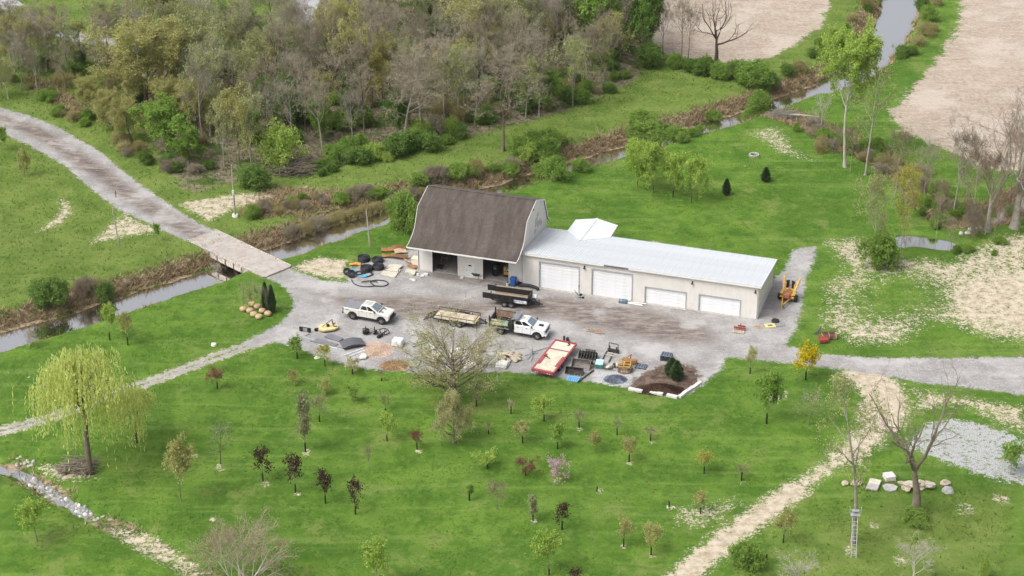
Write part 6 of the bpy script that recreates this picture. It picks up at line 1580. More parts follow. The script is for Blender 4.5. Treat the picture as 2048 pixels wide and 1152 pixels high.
def ladder_stand():
    base = np.array(Gd(1707, 1116)); top = np.array(Gd(1704.5, 1086)); ang = math.atan2(top[1] - base[1], top[0] - base[0])
    g = thing('ladder_stand', 'grey metal ladder stand leaning on the thin bare tree', 'ladder stand', tuple(base), ang)
    m = mat('galvanised_tube', (.46, .47, .48), .45, .4, var=.15); D = float(np.hypot(*(top - base)[:2])) - .35; Hh = 3.5
    for s in (-1, 1): MB().tube([(0, s * .24, 0), (D, s * .24, Hh)], .035, 6).build('side_rail', m, g)
    for k in range(11): f = (k + .6) / 11.5; MB().tube([(D * f, -.24, Hh * f), (D * f, .24, Hh * f)], .025, 6).build('rung', m, g)
    MB().box((D + .0, 0, Hh), (.6, .9, .05)).build('platform', m, g); MB().box((D + .15, 0, Hh + .35), (.35, .7, .06)).build('seat', m, g)
    MB().tube([(D + .2, -.55, Hh), (D + .2, -.55, Hh + .75), (D - .35, -.55, Hh + .75), (D - .35, .55, Hh + .75), (D + .2, .55, Hh + .75), (D + .2, .55, Hh)], .03, 6).build('shooting_rail', m, g)
    MB().tube([(.6, 0, 1.4), (D + .3, 0, 1.3)], .025, 6).build('brace', m, g)
ladder_stand()
# utility poles
def pole(u, v, top, lab, r=.09, meter=False, lean=0.0):
    p = Gd(u, v); h = (v - top) / (px_per_m(p) * COSP)
    t = thing('utility_pole', lab, 'pole', tuple(p))
    wood = mat('weathered_pole', (.38, .34, .30), .9, var=.2)
    MB().tube([(0, 0, -.2), (lean * .5, 0, h * .5), (lean, 0, h)], [r, r * .9, r * .75], 8).build('shaft', wood, t)
    if meter:
        MB().box((0, -.16, h * .48), (.26, .18, .7)).build('meter_box', mat('pale_grey_box', (.62, .62, .60), .5), t, .02); MB().bar((0, 0, h - .05), (-.7, .1, h - .02), .06).build('lamp_arm', BLACK, t)
        MB().tube([(.12, 0, .2), (.12, 0, h * .45)], .035, 6).build('conduit', STEEL, t)
    else: MB().lathe([(r * .9, 0), (r * .3, .12)], (lean, 0, h), 8).build('cap', wood, t)
pole(470, 434, 334, 'utility pole with grey meter box standing by the creek bank', .085, True); pole(238, 491, 418, 'short bare pole on the lawn left of the bridge', .085, False, -.35); pole(740, 493, 424, 'bare wooden pole on the grass behind the pipe coils', .1, False, -.3)
solo('road_marker', 'thin dark marker post beside the gravel road', 'post', MB().tube([(0, 0, -.1), (0, 0, .9)], .05, 6).box((0, 0, .7), (.14, .03, .3)), DARKST, L3(232, 395))
rock('boulder', 'pale boulder at the foot of the meter pole', 471, 433, .45, WHITESTONE, 2)
solo('fire_ring', 'round stone fire ring on the far lawn', 'fire ring', (lambda mb: [mb.box((math.cos(a) * .62, math.sin(a) * .62, .13), (.34, .2, .28), a + 1.57) for a in np.linspace(0, 6.283, 13)[:-1]] and mb)(MB()), GREYSTONE, L3(1508, 311.5), bevel=.03)
solo('fallen_log', 'pale fallen log lying on the stream side debris', 'log', MB().tube([(-3.0, 1.2, .5), (-.5, .2, .75), (2.5, -1.0, .9)], [.14, .12, .06], 7), BK['pale'], L3(1602, 240))
def stick_pile(name, lab, u, v, w, d, h, n, m, seed):
    r = random.Random(seed); t = thing(name, lab, 'brush pile', L3(u, v))
    mb = MB()
    for k in range(n):
        a = r.uniform(-.5, .5) + (0 if r.random() < .7 else 1.2); l = r.uniform(.3, .6) * w; x, yv = r.uniform(-.35, .35) * w, r.uniform(-.45, .45) * d; z = r.uniform(.05, h * (1 - abs(x) / w))
        mb.tube([(x - math.cos(a) * l / 2, yv - math.sin(a) * l / 2, z), (x, yv, z + .12), (x + math.cos(a) * l / 2, yv + math.sin(a) * l / 2, z + r.uniform(-.1, .3))], [.045, .035, .01], 4)
    o = mb.build('branches', m, t); o['kind'] = 'stuff'
stick_pile('brush_pile', 'grey brown pile of cut branches at the wood edge', 590, 346, 6.0, 3.0, 1.6, 200, BK['twig_brown'], 1)
stick_pile('debris_pile', 'grey drift debris pile where the streams meet', 1568, 238, 5.0, 2.5, 1.3, 200, BK['twig_grey'], 2)
stick_pile('debris_pile', 'brown tangle of sticks at the foot of the willow', 158, 938, 4.5, 2.5, 1.0, 150, BK['twig_brown'], 3)
stick_pile('debris_pile', 'pale tangle of sticks on the left creek bank', 178, 575, 4.0, 2.0, .9, 130, BK['twig_straw'], 4)
# white stones in the brook and on the right-hand stream
r3 = random.Random(12)
t = thing('brook_stones', 'white stones scattered down the thin brook', 'stones', L3(110, 1000)); t0 = t.location.copy()
for k in range(62):
    f = r3.random(); u = 50 + 145 * f + r3.uniform(-14, 14); v = 960 + 82 * f + r3.uniform(-9, 9); q = Gd(u, v); s_ = r3.uniform(.12, .26)
    link('stone', rock_mesh(k % 6, WHITESTONE if k % 4 == 0 else GREYSTONE), t, (q[0] - t0.x, q[1] - t0.y, max(q[2], -.40) - t0.z + s_ * .2), (0, 0, k), (s_, s_, s_))
t = thing('bank_stones', 'pale stones above the willow end of the brook', 'stones', L3(50, 930)); t0 = t.location.copy()
for k in range(16):
    q = Gd(28 + r3.uniform(0, 42), 920 + r3.uniform(-6, 14)); s_ = r3.uniform(.14, .26)
    link('stone', rock_mesh(k % 6, GREYSTONE), t, (q[0] - t0.x, q[1] - t0.y, q[2] - t0.z + s_ * .25), (0, 0, k), (s_, s_, s_))
t = thing('stream_stones', 'white stones lying along the right side stream', 'stones', L3(1960, 445)); t0 = t.location.copy()
for k in range(40):
    f = r3.random(); q = Gd(1925 + 95 * f + r3.uniform(-8, 8), 468 - 45 * f + r3.uniform(-9, 9)); s_ = r3.uniform(.15, .4)
    link('stone', rock_mesh(k % 6, WHITESTONE if k % 3 else GREYSTONE), t, (q[0] - t0.x, q[1] - t0.y, q[2] - t0.z + s_ * .25), (0, 0, k), (s_, s_, s_))
# balled trees waiting to be planted
BURLAP = mat('burlap', (.46, .34, .20), .95, var=.25, scale=5, bump=.3)
ball_me = MB().lathe([(.16, 0), (.36, .06), (.44, .22), (.42, .40), (.30, .50), (.10, .53)], n=14).mesh('root_ball', BURLAP, 0, True)
balls = [(487, 622, 'sap_grey', 60, 'leftmost'), (500, 625, 'sap_brown', 50, 'second from the left'), (504, 612, 'sap_grey', 55, 'rearmost'), (515, 617, 'sap_brown', 52, 'rear middle'), (508, 632, None, 0, 'front left'), (518, 637, None, 0, 'foremost'), (525, 625, 'sap_grey', 58, 'middle right'), (536, 631, 'sap_grey', 60, 'front right'), (544, 620, None, 0, 'rightmost')]
for u, v, k, hp_, pos in balls:
    p = Gd(u, v)
    if k: o = tree_at(k, (p[0], p[1], p[2] + .02), (hp_ / 17 / .9) + .3, 1.1, pos + ' balled bare sapling in the burlap row by the drive', 'sapling', 'balled_sapling', 'balled trees by the drive')
    else: o = thing('balled_root', pos + ' burlap root ball in the group by the drive', 'root ball', tuple(p), 0, 'balled trees by the drive')
    link('root_ball', ball_me, o)
# ------------------------------------------------------------------ planted young trees in the orchard lawn
saplings = [
 ('sap_rust',435,777.5,731,40,'reddish budding sapling alone left of the bushes',.9), ('sap_green',594.6,717,668,32,'bright green sapling at the gravel edge below the panels',.9),
 ('sap_yellow',650,732.5,685,34,'pale yellow budding sapling right of the bright green one',.9), ('sap_cream',705,748,713,42,'cream blossoming small tree at the gravel edge',.7),
 ('sap_bush',586.5,768,737,27,'low round dark bush left of three bushes',0), ('sap_bush',651,788,756,30,'yellowish low bush in the middle of three bushes',0),
 ('sap_green',705,803,764,32,'bright low bushy sapling right of three bushes',0), ('sap_brown',639,844,778,46,'dense brown sapling behind the tall pale one',.9),
 ('sap_tall',611,903,776,30,'tall slender pale sapling with black trunk guard',1.2), ('sap_grey',441,928,832,52,'bare grey young tree left of the purple row',0),
 ('sap_purple',526,963,887,40,'dark purple sapling, leftmost of the row of four',1.1), ('sap_purple',591,985,897,37,'dark purple sapling, second from the left of the row',1.1),
 ('sap_purple',651,1007,932,38,'dark purple sapling, third from the left of the row',1.1), ('sap_purple',711,1029,948,34,'dark purple sapling, rightmost of the row of four',1.1),
 ('sap_brown',738,942,873,19,'slender pinkish brown sapling right of the purple row',0), ('sap_lime',774,882,819,38,'light green open sapling left of the small oak',.8),
 ('sap_rust',834,899,858,30,'short reddish sapling left of the small oak trunk',.9), ('sap_brown',771,821,782,26,'small brown sapling behind the light green one',.3),
 ('sap_brown',763,762,733,20,'tiny brown sapling at the chip heap',.4), ('sap_brown',977,868,838,14,'thin bare sapling with guard right of the small oak',.6),
 ('sap_brown',953,813,778,26,'brown sapling under the right side of the oak',.9), ('sap_cream',1022,828,795,15,'narrow cream blossoming sapling right of the oak',1.0),
 ('sap_lime',1088,842,790,43,'round light green sapling below the red trailer',.9), ('sap_brown',1158,856,812,34,'rusty brown round sapling below the gravel heap',.9),
 ('sap_olive',1045,885,836,38,'yellow green sapling left of the bright green one',1.0), ('sap_green',1115,898,840,34,'bright green sapling above the pink tree',.9),
 ('sap_olive',1191,905.6,859,32,'pale olive sapling right of the bright green one',0), ('sap_brown',1234,870,831,24,'sparse brown sapling below the mulch bed',.9),
 ('sap_brown',1301,881,847,32,'pinkish brown sapling right of the sparse one',.9), ('sap_olive',1258,924,872,36,'olive yellow sapling with a leaning guard',1.0),
 ('sap_yellow',1408,947,894,38,'yellow budding sapling above the dirt track bend',.9), ('sap_umbrella',975.5,937.5,896,54,'flat topped green weeping sapling below the small oak',.9),
 ('sap_umbrella_rust',1051,951,911,48,'flat topped reddish weeping sapling beside the pink one',1.1), ('sap_pink',1117,962,908,48,'pink blossoming small tree in the orchard',0),
 ('sap_green',939,1001,962,16,'tiny green sapling with tall black guard',1.2), ('sap_brown',993,1018,949,50,'grey pink bare spreading sapling',0),
 ('sap_tall',1066,1042,982,20,'pale slender sapling left of the single purple one',.9), ('sap_purple',1124,1059,997,30,'single dark purple sapling away from the row',1.1),
 ('sap_olive',1401,1028,975,29,'yellow green sapling beside the dirt track',.9), ('sap_olive',1247,1093,1031,40,'olive green sapling left of its pair near the track',1.0),
 ('sap_olive',1302,1110,1042,45,'olive green sapling right of its pair near the track',1.0), ('sap_lime',1098,1150,1056,60,'pale lime young tree at the bottom edge',.8),
 ('sap_lime',754,1170,1067,62,'feathery lime young tree cut by the bottom edge',0), ('sap_purple',1150,1186,1130,32,'dark purple sapling cut by the bottom edge',.9),
 ('sap_olive',1500,747.5,690,24,'pale sapling at the grass point by the yard exit',.9), ('sap_gold',1611,760,683,58,'golden yellow flowering tree beside the drive',1.2),
 ('sap_green',1533,847,726,54,'tall bright green sapling with black guard below the yard',1.4), ('sap_brown',1483,961,920,34,'pinkish grey sapling left of the dirt track',1.1),
 ('sap_olive',1566.6,1085,1014,50,'olive brown sapling right of the dirt track',1.0), ('sap_green',2021,950,878,54,'green young tree on the white stone patch',0),
 ('sap_grey',1618,850,770,66,'hazy grey bare young tree by the track bend',0), ('sap_lime',75,1083,990,64,'light green young tree at the lower left brook',0),
 ('sap_olive',362,1001,865,64,'yellow green upright young tree left of the purple row',0), ('sap_lime',220,680,605,34,'yellow green sapling on the creek lawn, left of two',1.1),
 ('sap_olive',256,690,620,32,'yellow green sapling on the creek lawn, right of two',1.1), ('sap_green',314,481,441,18,'small green sapling left of the bridge',0),
 ('sap_bush',50,355,294,30,'dark leafed sapling on the far left lawn',0), ('sap_green',5,300,245,26,'green sapling beside the gravel road at the left edge',0)]
for k, u, v, top, w, lab, gd in saplings:
    T(k, u, v, top, w, lab, 'sapling', 'sapling', 'young trees planted on the lawn', gd)
for u, v, lab in ((1194, 984, 'short pale stake with dead sapling in the orchard'), (1338, 1014, 'black stub guard of a dead sapling near the track'), (1533, 1120, 'black stub guard right of the dirt track')):
    o = thing('sapling_stake', lab, 'stake', L3(u, v)); link('trunk_guard', guard_mesh, o, None, None, (.9, .9, .75)); MB().tube([(0, 0, .3), (.05, 0, 1.0)], .025, 5).build('stem', BK['twig_grey'], o)
for u, v, top, w, lab in ((532, 622, 566, 17, 'tall narrow dark evergreen among the balled trees'), (544, 625, 572, 19, 'right dark evergreen among the balled trees'), (1452.6, 390, 359, 18, 'small dark evergreen on the far lawn, left of two'), (1531, 363, 336, 20, 'small dark evergreen on the far lawn, right of two'),
                          (1343, 752, 716, 30, 'left dark evergreen shrub behind the mulch heap'), (1353, 760, 722, 30, 'right dark evergreen shrub behind the mulch heap')):
    T('conifer', u, v, top, w, lab, 'evergreen', 'evergreen_tree', 'small dark evergreens')
for i, (u, v, top, w, lab) in enumerate(((1274.5, 375, 274, 76, 'feathery lime tree on the far lawn, leftmost of four'), (1306.5, 385, 278, 72, 'feathery lime tree on the far lawn, second of four'), (1346, 394, 297, 64, 'feathery lime tree on the far lawn, third of four'), (1383.6, 405, 307, 60, 'feathery lime tree on the far lawn, rightmost of four'))):
    T('lime%d' % (i % 2), u, v, top, w, lab, 'tree', 'lime_tree', 'four feathery lime trees', 1.0)

# ------------------------------------------------------------------ large single trees
T('oak', 908, 800, 622, 232, 'large spreading budding oak at the edge of the yard', 'oak tree', 'oak_tree', rz=1.0)
T('smalloak', 908, 886, 772, 92, 'smaller budding oak in front of the large one', 'oak tree', 'oak_tree')
T('willow', 182, 947, 706, 175, 'yellow green weeping willow beside the brook', 'willow tree', 'willow_tree')
T('willow', 272, 885, 775, 84, 'low drooping willow limb clump right of the willow', 'willow tree', 'willow_tree')
T('openbare', 1830, 1025, 695, 290, 'large bare forked tree in front of the flagstone stack', 'bare tree', 'bare_tree', rz=2.4)
T('tallbare', 1704.5, 1087, 742, 165, 'thin bare budding tree holding the ladder stand', 'bare tree', 'bare_tree')
T('tallgreen', 1690, 334, 62, 132, 'tall tree with bright yellow green crown on the far lawn', 'tree', 'tall_tree', rz=3.4)
T('tallbare', 1731, 350, 136, 90, 'thin budding tree right of the tall green crown', 'tree', 'tall_tree', rz=1.0)
T('forkbare', 2030, 455, 145, 330, 'big bare forked tree at the right edge by the stream', 'bare tree', 'bare_tree', rz=.6)
T('forkbare', 1975, 462, 205, 210, 'bare tree left of the big forked tree by the stream', 'bare tree', 'bare_tree', rz=3.0)
T('slender', 1945, 462, 290, 70, 'slim rusty bare tree beside the bright stream', 'bare tree', 'bare_tree')
T('whitebare', 1641, 270, 183, 48, 'small pale dead tree at the stream junction', 'bare tree', 'bare_tree')
T('bud0', 1750, 528, 338, 86, 'pale budding tree with leafy base right of the garage', 'tree', 'tree')
T('slender_gold', 1799, 516, 320, 55, 'slim golden budding tree right of the pale one', 'tree', 'tree')
T('slender_gold', 1816, 443, 333, 62, 'orange yellow budding tree above the pool', 'tree', 'tree')
T('slender', 1870, 495, 350, 46, 'thin bare tree standing at the bright pool', 'bare tree', 'bare_tree')
T('slender', 1896, 502, 430, 36, 'small bare tree right of the bright pool', 'bare tree', 'bare_tree')
T('slender', 1987, 484, 405, 26, 'tiny bare tree before the stream stones', 'bare tree', 'bare_tree')
T('shrub2', 1752, 532, 450, 80, 'dense green bush at the foot of the pale budding tree', 'bush', 'shrub')
T('brush0', 1940, 474, 398, 48, 'reddish brown bush tree beside the stream', 'bush', 'shrub')
T('openbare_dark', 1431, 134, -30, 165, 'large dark bare tree at the edge of the upper field', 'bare tree', 'bare_tree', rz=1.2)
for i, (u, v, top, w) in enumerate(((1326, 117, -5, 50), (1363, 119, -20, 60), (1376, 119, 5, 42))):
    T('bare%d' % (2, 0, 2)[i], u, v, top, w, ('slim dark bare tree, leftmost of three by the upper field', 'slim dark bare tree, middle of three by the upper field', 'slim dark bare tree, rightmost of three by the upper field')[i], 'bare tree', 'bare_tree', 'bare trees by the upper field')
T('whitebrush', 485, 1185, 1035, 215, 'pale beige bare shrubby tree at the bottom edge', 'bare tree', 'bare_tree')
T('whitebare', 1825, 1165, 1062, 110, 'pale dead branches rising at the bottom right edge', 'dead shrub', 'dead_shrub')
T('whitebare', 1590, 1190, 1100, 120, 'thin pale twigs at the bottom edge right of the track', 'dead shrub', 'dead_shrub')
T('shrub0', 805, 462, 374, 74, 'bright green round tree at the left side of the barn', 'tree', 'leafy_tree')
T('shrub0', 1490, 1135, 1075, 74, 'bright green bush beside the dirt track', 'bush', 'shrub')
T('shrub2', 1827, 1047, 1018, 66, 'low green bush at the foot of the bare forked tree', 'bush', 'shrub')
T('yellowshrub', 1968, 1158, 1100, 26, 'narrow yellow green shrub at the lower right', 'bush', 'shrub')
T('shrub1', 106, 607, 545, 76, 'round dark green bush on the far creek bank', 'bush', 'shrub')
T('brush0', 180, 600, 548, 60, 'grey brown bush on the creek bank beside the round bush', 'bush', 'shrub')
T('shrub1', 214, 606, 560, 40, 'small green bush leaning over the water', 'bush', 'shrub')
T('whitebrush', 58, 692, 652, 34, 'thin pale shrub standing at the water edge', 'bush', 'shrub')
T('whitebare', 434, 562, 518, 32, 'pale bare sapling leaning under the bridge', 'bare tree', 'bare_tree')

# ------------------------------------------------------------------ the woods beyond the creek
T('olivetree', 290, 212, 34, 225, 'big rounded olive green tree at the left of the woods', 'tree', 'woodland_tree')
T('whitebare', 399, 110, -30, 95, 'tall pale grey bare tree behind the olive tree', 'bare tree', 'woodland_tree')
T('leafy1', 333, 308, 194, 118, 'bright green leafy tree at the front of the woods', 'tree', 'woodland_tree')
T('leafy1', 380, 330, 252, 66, 'bright green leafy tree right of the front leafy one', 'tree', 'woodland_tree')
T('yellowshrub', 569, 335, 232, 104, 'lime leafed shrubby tree above the brush pile', 'tree', 'woodland_tree')
T('shrub1', 514, 374, 322, 74, 'dense dark green bush behind the meter pole', 'bush', 'shrub')
for i, (u, v, top, w, n_) in enumerate(((448, 333, 190, 70, 'left'), (481, 345, 170, 90, 'middle'), (503, 332, 178, 80, 'right'))):
    T('bud%d' % i, u, v, top, w, n_ + ' grey trunk of three at the front of the woods', 'tree', 'woodland_tree')
T('yellowtree', 739, 215, 92, 70, 'yellow blossoming tree in the middle of the woods', 'tree', 'woodland_tree')
T('bud1', 676, 130, 0, 92, 'yellow green budding tree near the paved lot', 'tree', 'woodland_tree')
T('yellowtree', 968, 150, 45, 100, 'yellow green tree at the back of the woods', 'tree', 'woodland_tree')
T('yellowtree', 905, 150, 85, 40, 'narrow yellow tree left of the back yellow one', 'tree', 'woodland_tree')
T('yellowtree', 1110, 100, 20, 52, 'pale yellow tree among the tall bare trunks', 'tree', 'woodland_tree')
T('bare0', 1006, 302, 112, 165, 'twin trunked brown bare tree at the creek edge of the woods', 'bare tree', 'woodland_tree')
T('bare3', 808, 280, 130, 150, 'brown bare tree left of the twin trunked one', 'bare tree', 'woodland_tree')
T('leafy0', 573, 250, 150, 70, 'dark green leafy tree behind the lime shrub', 'tree', 'woodland_tree')
T('leafy1', 640, 280, 190, 60, 'light green leafy tree right of the lime shrub', 'tree', 'woodland_tree')
T('leafy0', 510, 90, 30, 60, 'green tree beside the pale grey bare tree', 'tree', 'woodland_tree')
T('leafy1', 478, 110, 35, 66, 'bright green tree near the paved road', 'tree', 'woodland_tree')
T('bare2', 545, 62, -60, 70, 'dark forked bare tree by the paved lot', 'bare tree', 'woodland_tree')
T('conifer', 345, 55, -25, 50, 'dark conifer at the top behind the olive tree', 'evergreen', 'evergreen_tree')
Wd = on_land(WOODS)
rs = random.Random(21); placed = []; wood = []
labs = {'bare': 'bare grey brown tree crowded in the woods beyond the creek', 'bud': 'budding olive tree crowded in the woods beyond the creek', 'leafy': 'green leafy tree crowded in the woods beyond the creek', 'yellowtree': 'yellow budding tree crowded in the woods'}
LEFTLIM = None
def in_poly(x, yv, P): return poly_sd(np.array([x]), np.array([yv]), P)[0]
tries = 0
while len(placed) < 215 and tries < 6000:
    tries += 1
    u = rs.uniform(-60, 1320); v = rs.uniform(-90, 300)
    p = Gd(u, v)
    sd = in_poly(p[0], p[1], Wd)
    if sd > -.6: continue
    if u < 620 and v < 112 and rs.random() < .86: continue            # open lawn and paved road at the top left
    if abs(u - 620) < 45 and v < 60: continue
    if u < 230 and v < 200 and rs.random() < .2: continue
    if 150 < u < 400 and 150 < v < 320: continue
    if any((p[0] - q[0]) ** 2 + (p[1] - q[1]) ** 2 < (4.4 if v > 100 else 5.6) for q in placed): continue
    placed.append((p[0], p[1]))
    x = rs.random()
    east = u > 560
    k = ('bare%d' % rs.randrange(4)) if x < (.54 if east else .28) else ('bud%d' % rs.randrange(3)) if x < (.88 if east else .80) else ('leafy%d' % rs.randrange(2))
    kk = k.rstrip('0123')
    h = rs.uniform(9.5, 15.5) if kk != 'leafy' else rs.uniform(5.5, 9)
    if u > 1080 and v < 130: h = rs.uniform(12, 16)
    if u < 240: h *= .8
    wood.append((('back', 'third', 'second', 'front')[min(3, max(0, int((v + 20) / 75)))], kk, u, k, (p[0], p[1], float(height(p[0:1], p[1:2])[0])), h, h * rs.uniform(.42, .62)))

# understorey and creek-side bushes
def in_woods(u0, u1, v0, v1, n):
    out = []
    while len(out) < n:
        u, v = rs.uniform(u0, u1), rs.uniform(v0, v1); p = Gd(u, v)
        if in_poly(p[0], p[1], Wd) < -1.0: out.append((u, v))
    return out
ORD = ['first', 'second', 'third', 'fourth', 'fifth', 'sixth', 'seventh', 'eighth', 'ninth', 'tenth', 'eleventh', 'twelfth', 'thirteenth', 'fourteenth', 'fifteenth', 'sixteenth', 'seventeenth', 'eighteenth', 'nineteenth']
TENS = {2: 'twent', 3: 'thirt', 4: 'fort', 5: 'fift', 6: 'sixt', 7: 'sevent', 8: 'eight', 9: 'ninet'}
def ordinal(i):
    i += 1
    if i < 20: return ORD[i - 1]
    if i >= 100: return 'hundred and ' + ordinal(i - 101) if i > 100 else 'hundredth'
    return TENS[i // 10] + ('ieth' if i % 10 == 0 else 'y-' + ORD[i % 10 - 1])
for row in ('back', 'third', 'second', 'front'):
    for kk in ('bare', 'bud', 'leafy'):
        for i, (_, _, u, k, p, h, w) in enumerate(sorted([q for q in wood if q[0] == row and q[1] == kk], key=lambda q: q[2])):
            nm = {'bare': 'bare brown', 'bud': 'olive budding', 'leafy': 'green leafy'}[kk]
            tree_at(k, p, h, w, '%s woodland tree, %s from left of these in the %s row' % (nm, ordinal(i), row), 'tree', 'woodland_tree', 'trees in the woods')
rw = random.Random(77)
left = []
while len(left) < 34:
    u, v = rw.uniform(-40, 440), rw.uniform(96, 200)
    if 130 < u < 330 and v > 150: continue
    if all((u - q[0]) ** 2 / 4 + (v - q[1]) ** 2 > 90 for q in left): left.append((u, v))
for i, (u, v) in enumerate(sorted(left)):
    k = rw.choice(('bud0', 'bud2', 'bare1', 'bud1', 'leafy1', 'bare3', 'bud0')); h = rw.uniform(6.5, 10) if k != 'leafy1' else rw.uniform(5, 7)
    p = Gd(u, v); tree_at(k, tuple(p), h, h * rw.uniform(.5, .7), 'airy budding tree between the two roads, %s from the left' % ordinal(i), 'tree', 'woodland_tree', 'airy trees at the far left')
for i, (u, v, h, w) in enumerate(((190, 232, 6.5, 6.0), (225, 258, 6.0, 5.0), (262, 282, 6.5, 6.0), (255, 225, 8.5, 7.5), (345, 250, 8.0, 7.0), (395, 270, 9.0, 6.0))):
    p = Gd(u, v); tree_at('olivetree', tuple(p), h, w, 'olive green tree below the big rounded one, %s from the left' % ordinal(i), 'tree', 'woodland_tree', 'olive trees at the wood front')
def bushes(pts, kinds, lab, grp, hr, wr, seed):
    r = random.Random(seed)
    for i, (u, v) in enumerate(sorted(pts)):
        p = Gd(u, v); h = r.uniform(*hr)
        k = r.choice(kinds)
        tree_at(k, (p[0], p[1], p[2] - .05), h, h * r.uniform(*wr), lab + ', ' + ordinal(i) + ' from the left', 'bush', 'dry_brush' if k.startswith('brush') else 'shrub', grp)
def along(path, n, spread, seed):
    r = random.Random(seed); P = np.array(path, float); d = np.r_[0, np.cumsum(np.hypot(*np.diff(P, axis=0).T))]
    out = []
    for i in range(n):
        t = d[-1] * (i + r.uniform(.1, .9)) / n
        out.append((np.interp(t, d, P[:, 0]) + r.uniform(-spread, spread), np.interp(t, d, P[:, 1]) + r.uniform(-spread, spread) * .5))
    return out
bushes(along([(625, 345), (700, 325), (800, 300), (880, 278), (905, 268)], 30, 24, 1), ('shrub1', 'shrub0', 'shrub2', 'yellowshrub', 'shrub1'), 'dense green bush in the hedge along the wood edge', 'green bushes along the wood edge', (1.0, 3.6), (.9, 1.6), 31)
bushes(along([(940, 250), (1050, 215), (1150, 195), (1250, 160)], 22, 22, 2), ('shrub0', 'shrub1', 'shrub2', 'brush1'), 'light green undergrowth bush below the tall bare trunks', 'undergrowth below the bare trunks', (1.5, 3.0), (.9, 1.4), 32)
bushes([(1040, 305), (1062, 300), (1085, 308), (1100, 290), (1120, 285), (1050, 318), (1085, 322)], ('shrub0', 'yellowshrub', 'shrub2'), 'bright green bush in the clump at the creek bend', 'bright bushes at the creek bend', (2.2, 3.4), (1.1, 1.5), 33)
bushes(along([(830, 372), (880, 358), (930, 345), (1000, 340), (1040, 345)], 13, 12, 3), ('shrub0', 'shrub2', 'brush1', 'brush0'), 'mixed green bush on the far bank behind the barn', 'bushes on the bank behind the barn', (1.3, 2.6), (1.0, 1.5), 34)
bushes([(1427, 240), (1386, 274), (1400, 268), (1308, 258), (1290, 280), (1330, 262), (1281, 262), (1345, 284), (1365, 282), (1523, 226), (1500, 234), (1095, 352), (1110, 360), (1160, 342)], ('shrub0', 'shrub2', 'shrub0'), 'rounded bright green bush on the upper creek bank', 'bright bushes on the upper creek', (1.4, 4.2), (.9, 1.5), 35)
bushes(along([(1300, 130), (1370, 140), (1440, 150), (1490, 165), (1540, 185)], 17, 12, 4), ('shrub1', 'shrub1', 'shrub0'), 'dark green bush in the hedge below the upper field', 'hedge below the upper field', (1.2, 4.2), (.8, 1.5), 36)
bushes(along([(1560, 150), (1620, 125), (1680, 90), (1715, 50), (1735, 10), (1760, -20)], 14, 16, 5), ('shrub1', 'shrub0', 'brush1'), 'green bush on the left bank of the upper creek', 'bushes left of the upper creek', (1.2, 2.6), (1.0, 1.4), 37)
bushes([(1845, 20), (1858, 40), (1850, 72), (1838, 90), (1865, 62), (1828, 108), (1798, 118), (1872, 10), (1850, -10)], ('shrub0', 'shrub1', 'brush1'), 'green bush on the right bank of the upper creek', 'bushes right of the upper creek', (1.6, 3.0), (1.0, 1.4), 38)
bushes(along([(1600, 255), (1660, 275), (1720, 300), (1790, 335), (1840, 375), (1890, 410), (1940, 430)], 40, 20, 6), ('brush0', 'brush1', 'brush0', 'shrub2'), 'brown thicket bush along the side stream', 'thicket along the side stream', (1.2, 2.6), (1.0, 1.5), 39)
bushes(along([(1850, 430), (1880, 415), (1900, 440), (1850, 455)], 8, 14, 7), ('shrub2', 'shrub0'), 'yellow green bush behind the bright pool', 'bushes behind the pool', (1.0, 1.9), (1.0, 1.4), 40)
bushes(along([(490, 440), (560, 420), (640, 405), (720, 395), (780, 390)], 26, 20, 8), ('brush0', 'brush1', 'brush1', 'shrub2'), 'dry straw brown bush on the far creek bank', 'dry bushes on the far bank', (.9, 2.1), (1.0, 1.6), 41)
bushes(along([(575, 478), (640, 458), (720, 432), (790, 412), (860, 392)], 22, 7, 18), ('brush1', 'brush0', 'brush1'), 'straw brown bush overhanging the water behind the barn', 'brush overhanging the water', (1.4, 2.6), (.9, 1.4), 47)
bushes(along([(1620, 285), (1720, 322), (1800, 372), (1880, 430), (1960, 450), (2040, 440)], 26, 22, 19), ('brush0', 'brush1', 'brush0', 'shrub0'), 'scrubby bush on the near side of the side stream', 'scrub along the side stream', (1.0, 2.4), (.9, 1.4), 48)
for i, (u, v, top, w, k) in enumerate(((1790, 395, 255, 70, 'slender'), (1845, 415, 270, 66, 'bare1'), (1905, 440, 235, 80, 'bare3'), (1930, 420, 262, 60, 'slender'), (1700, 345, 250, 40, 'slender'), (1970, 470, 300, 60, 'slender'), (2020, 395, 215, 90, 'bare0'))):
    T(k, u, v, top, w, 'bare grey tree in the stream scrub, %s from the left' % ordinal(i), 'bare tree', 'bare_tree', 'bare trees in the stream scrub')
bushes(along([(10, 150), (60, 170), (110, 205), (150, 235), (200, 250)], 18, 24, 9), ('shrub0', 'shrub2', 'brush1'), 'light green weedy bush on the slope above the road', 'weedy bushes above the road', (1.0, 2.0), (1.1, 1.6), 42)
bushes(along([(230, 270), (300, 320), (360, 345), (420, 345)], 18, 22, 10), ('shrub1', 'brush1', 'brush0'), 'low bush under the front of the woods', 'low bushes under the wood front', (1.0, 2.2), (1.0, 1.5), 43)
bushes(in_woods(560, 1250, 60, 290, 70), ('brush0', 'brush1', 'shrub1', 'shrub2', 'brush1'), 'undergrowth bush inside the woods', 'undergrowth inside the woods', (1.5, 3.2), (1.0, 1.6), 44)
bushes(in_woods(0, 560, 100, 300, 40), ('brush1', 'shrub1', 'brush0', 'shrub1'), 'undergrowth bush at the left of the woods', 'undergrowth at the left', (1.5, 3.0), (1.0, 1.5), 45)
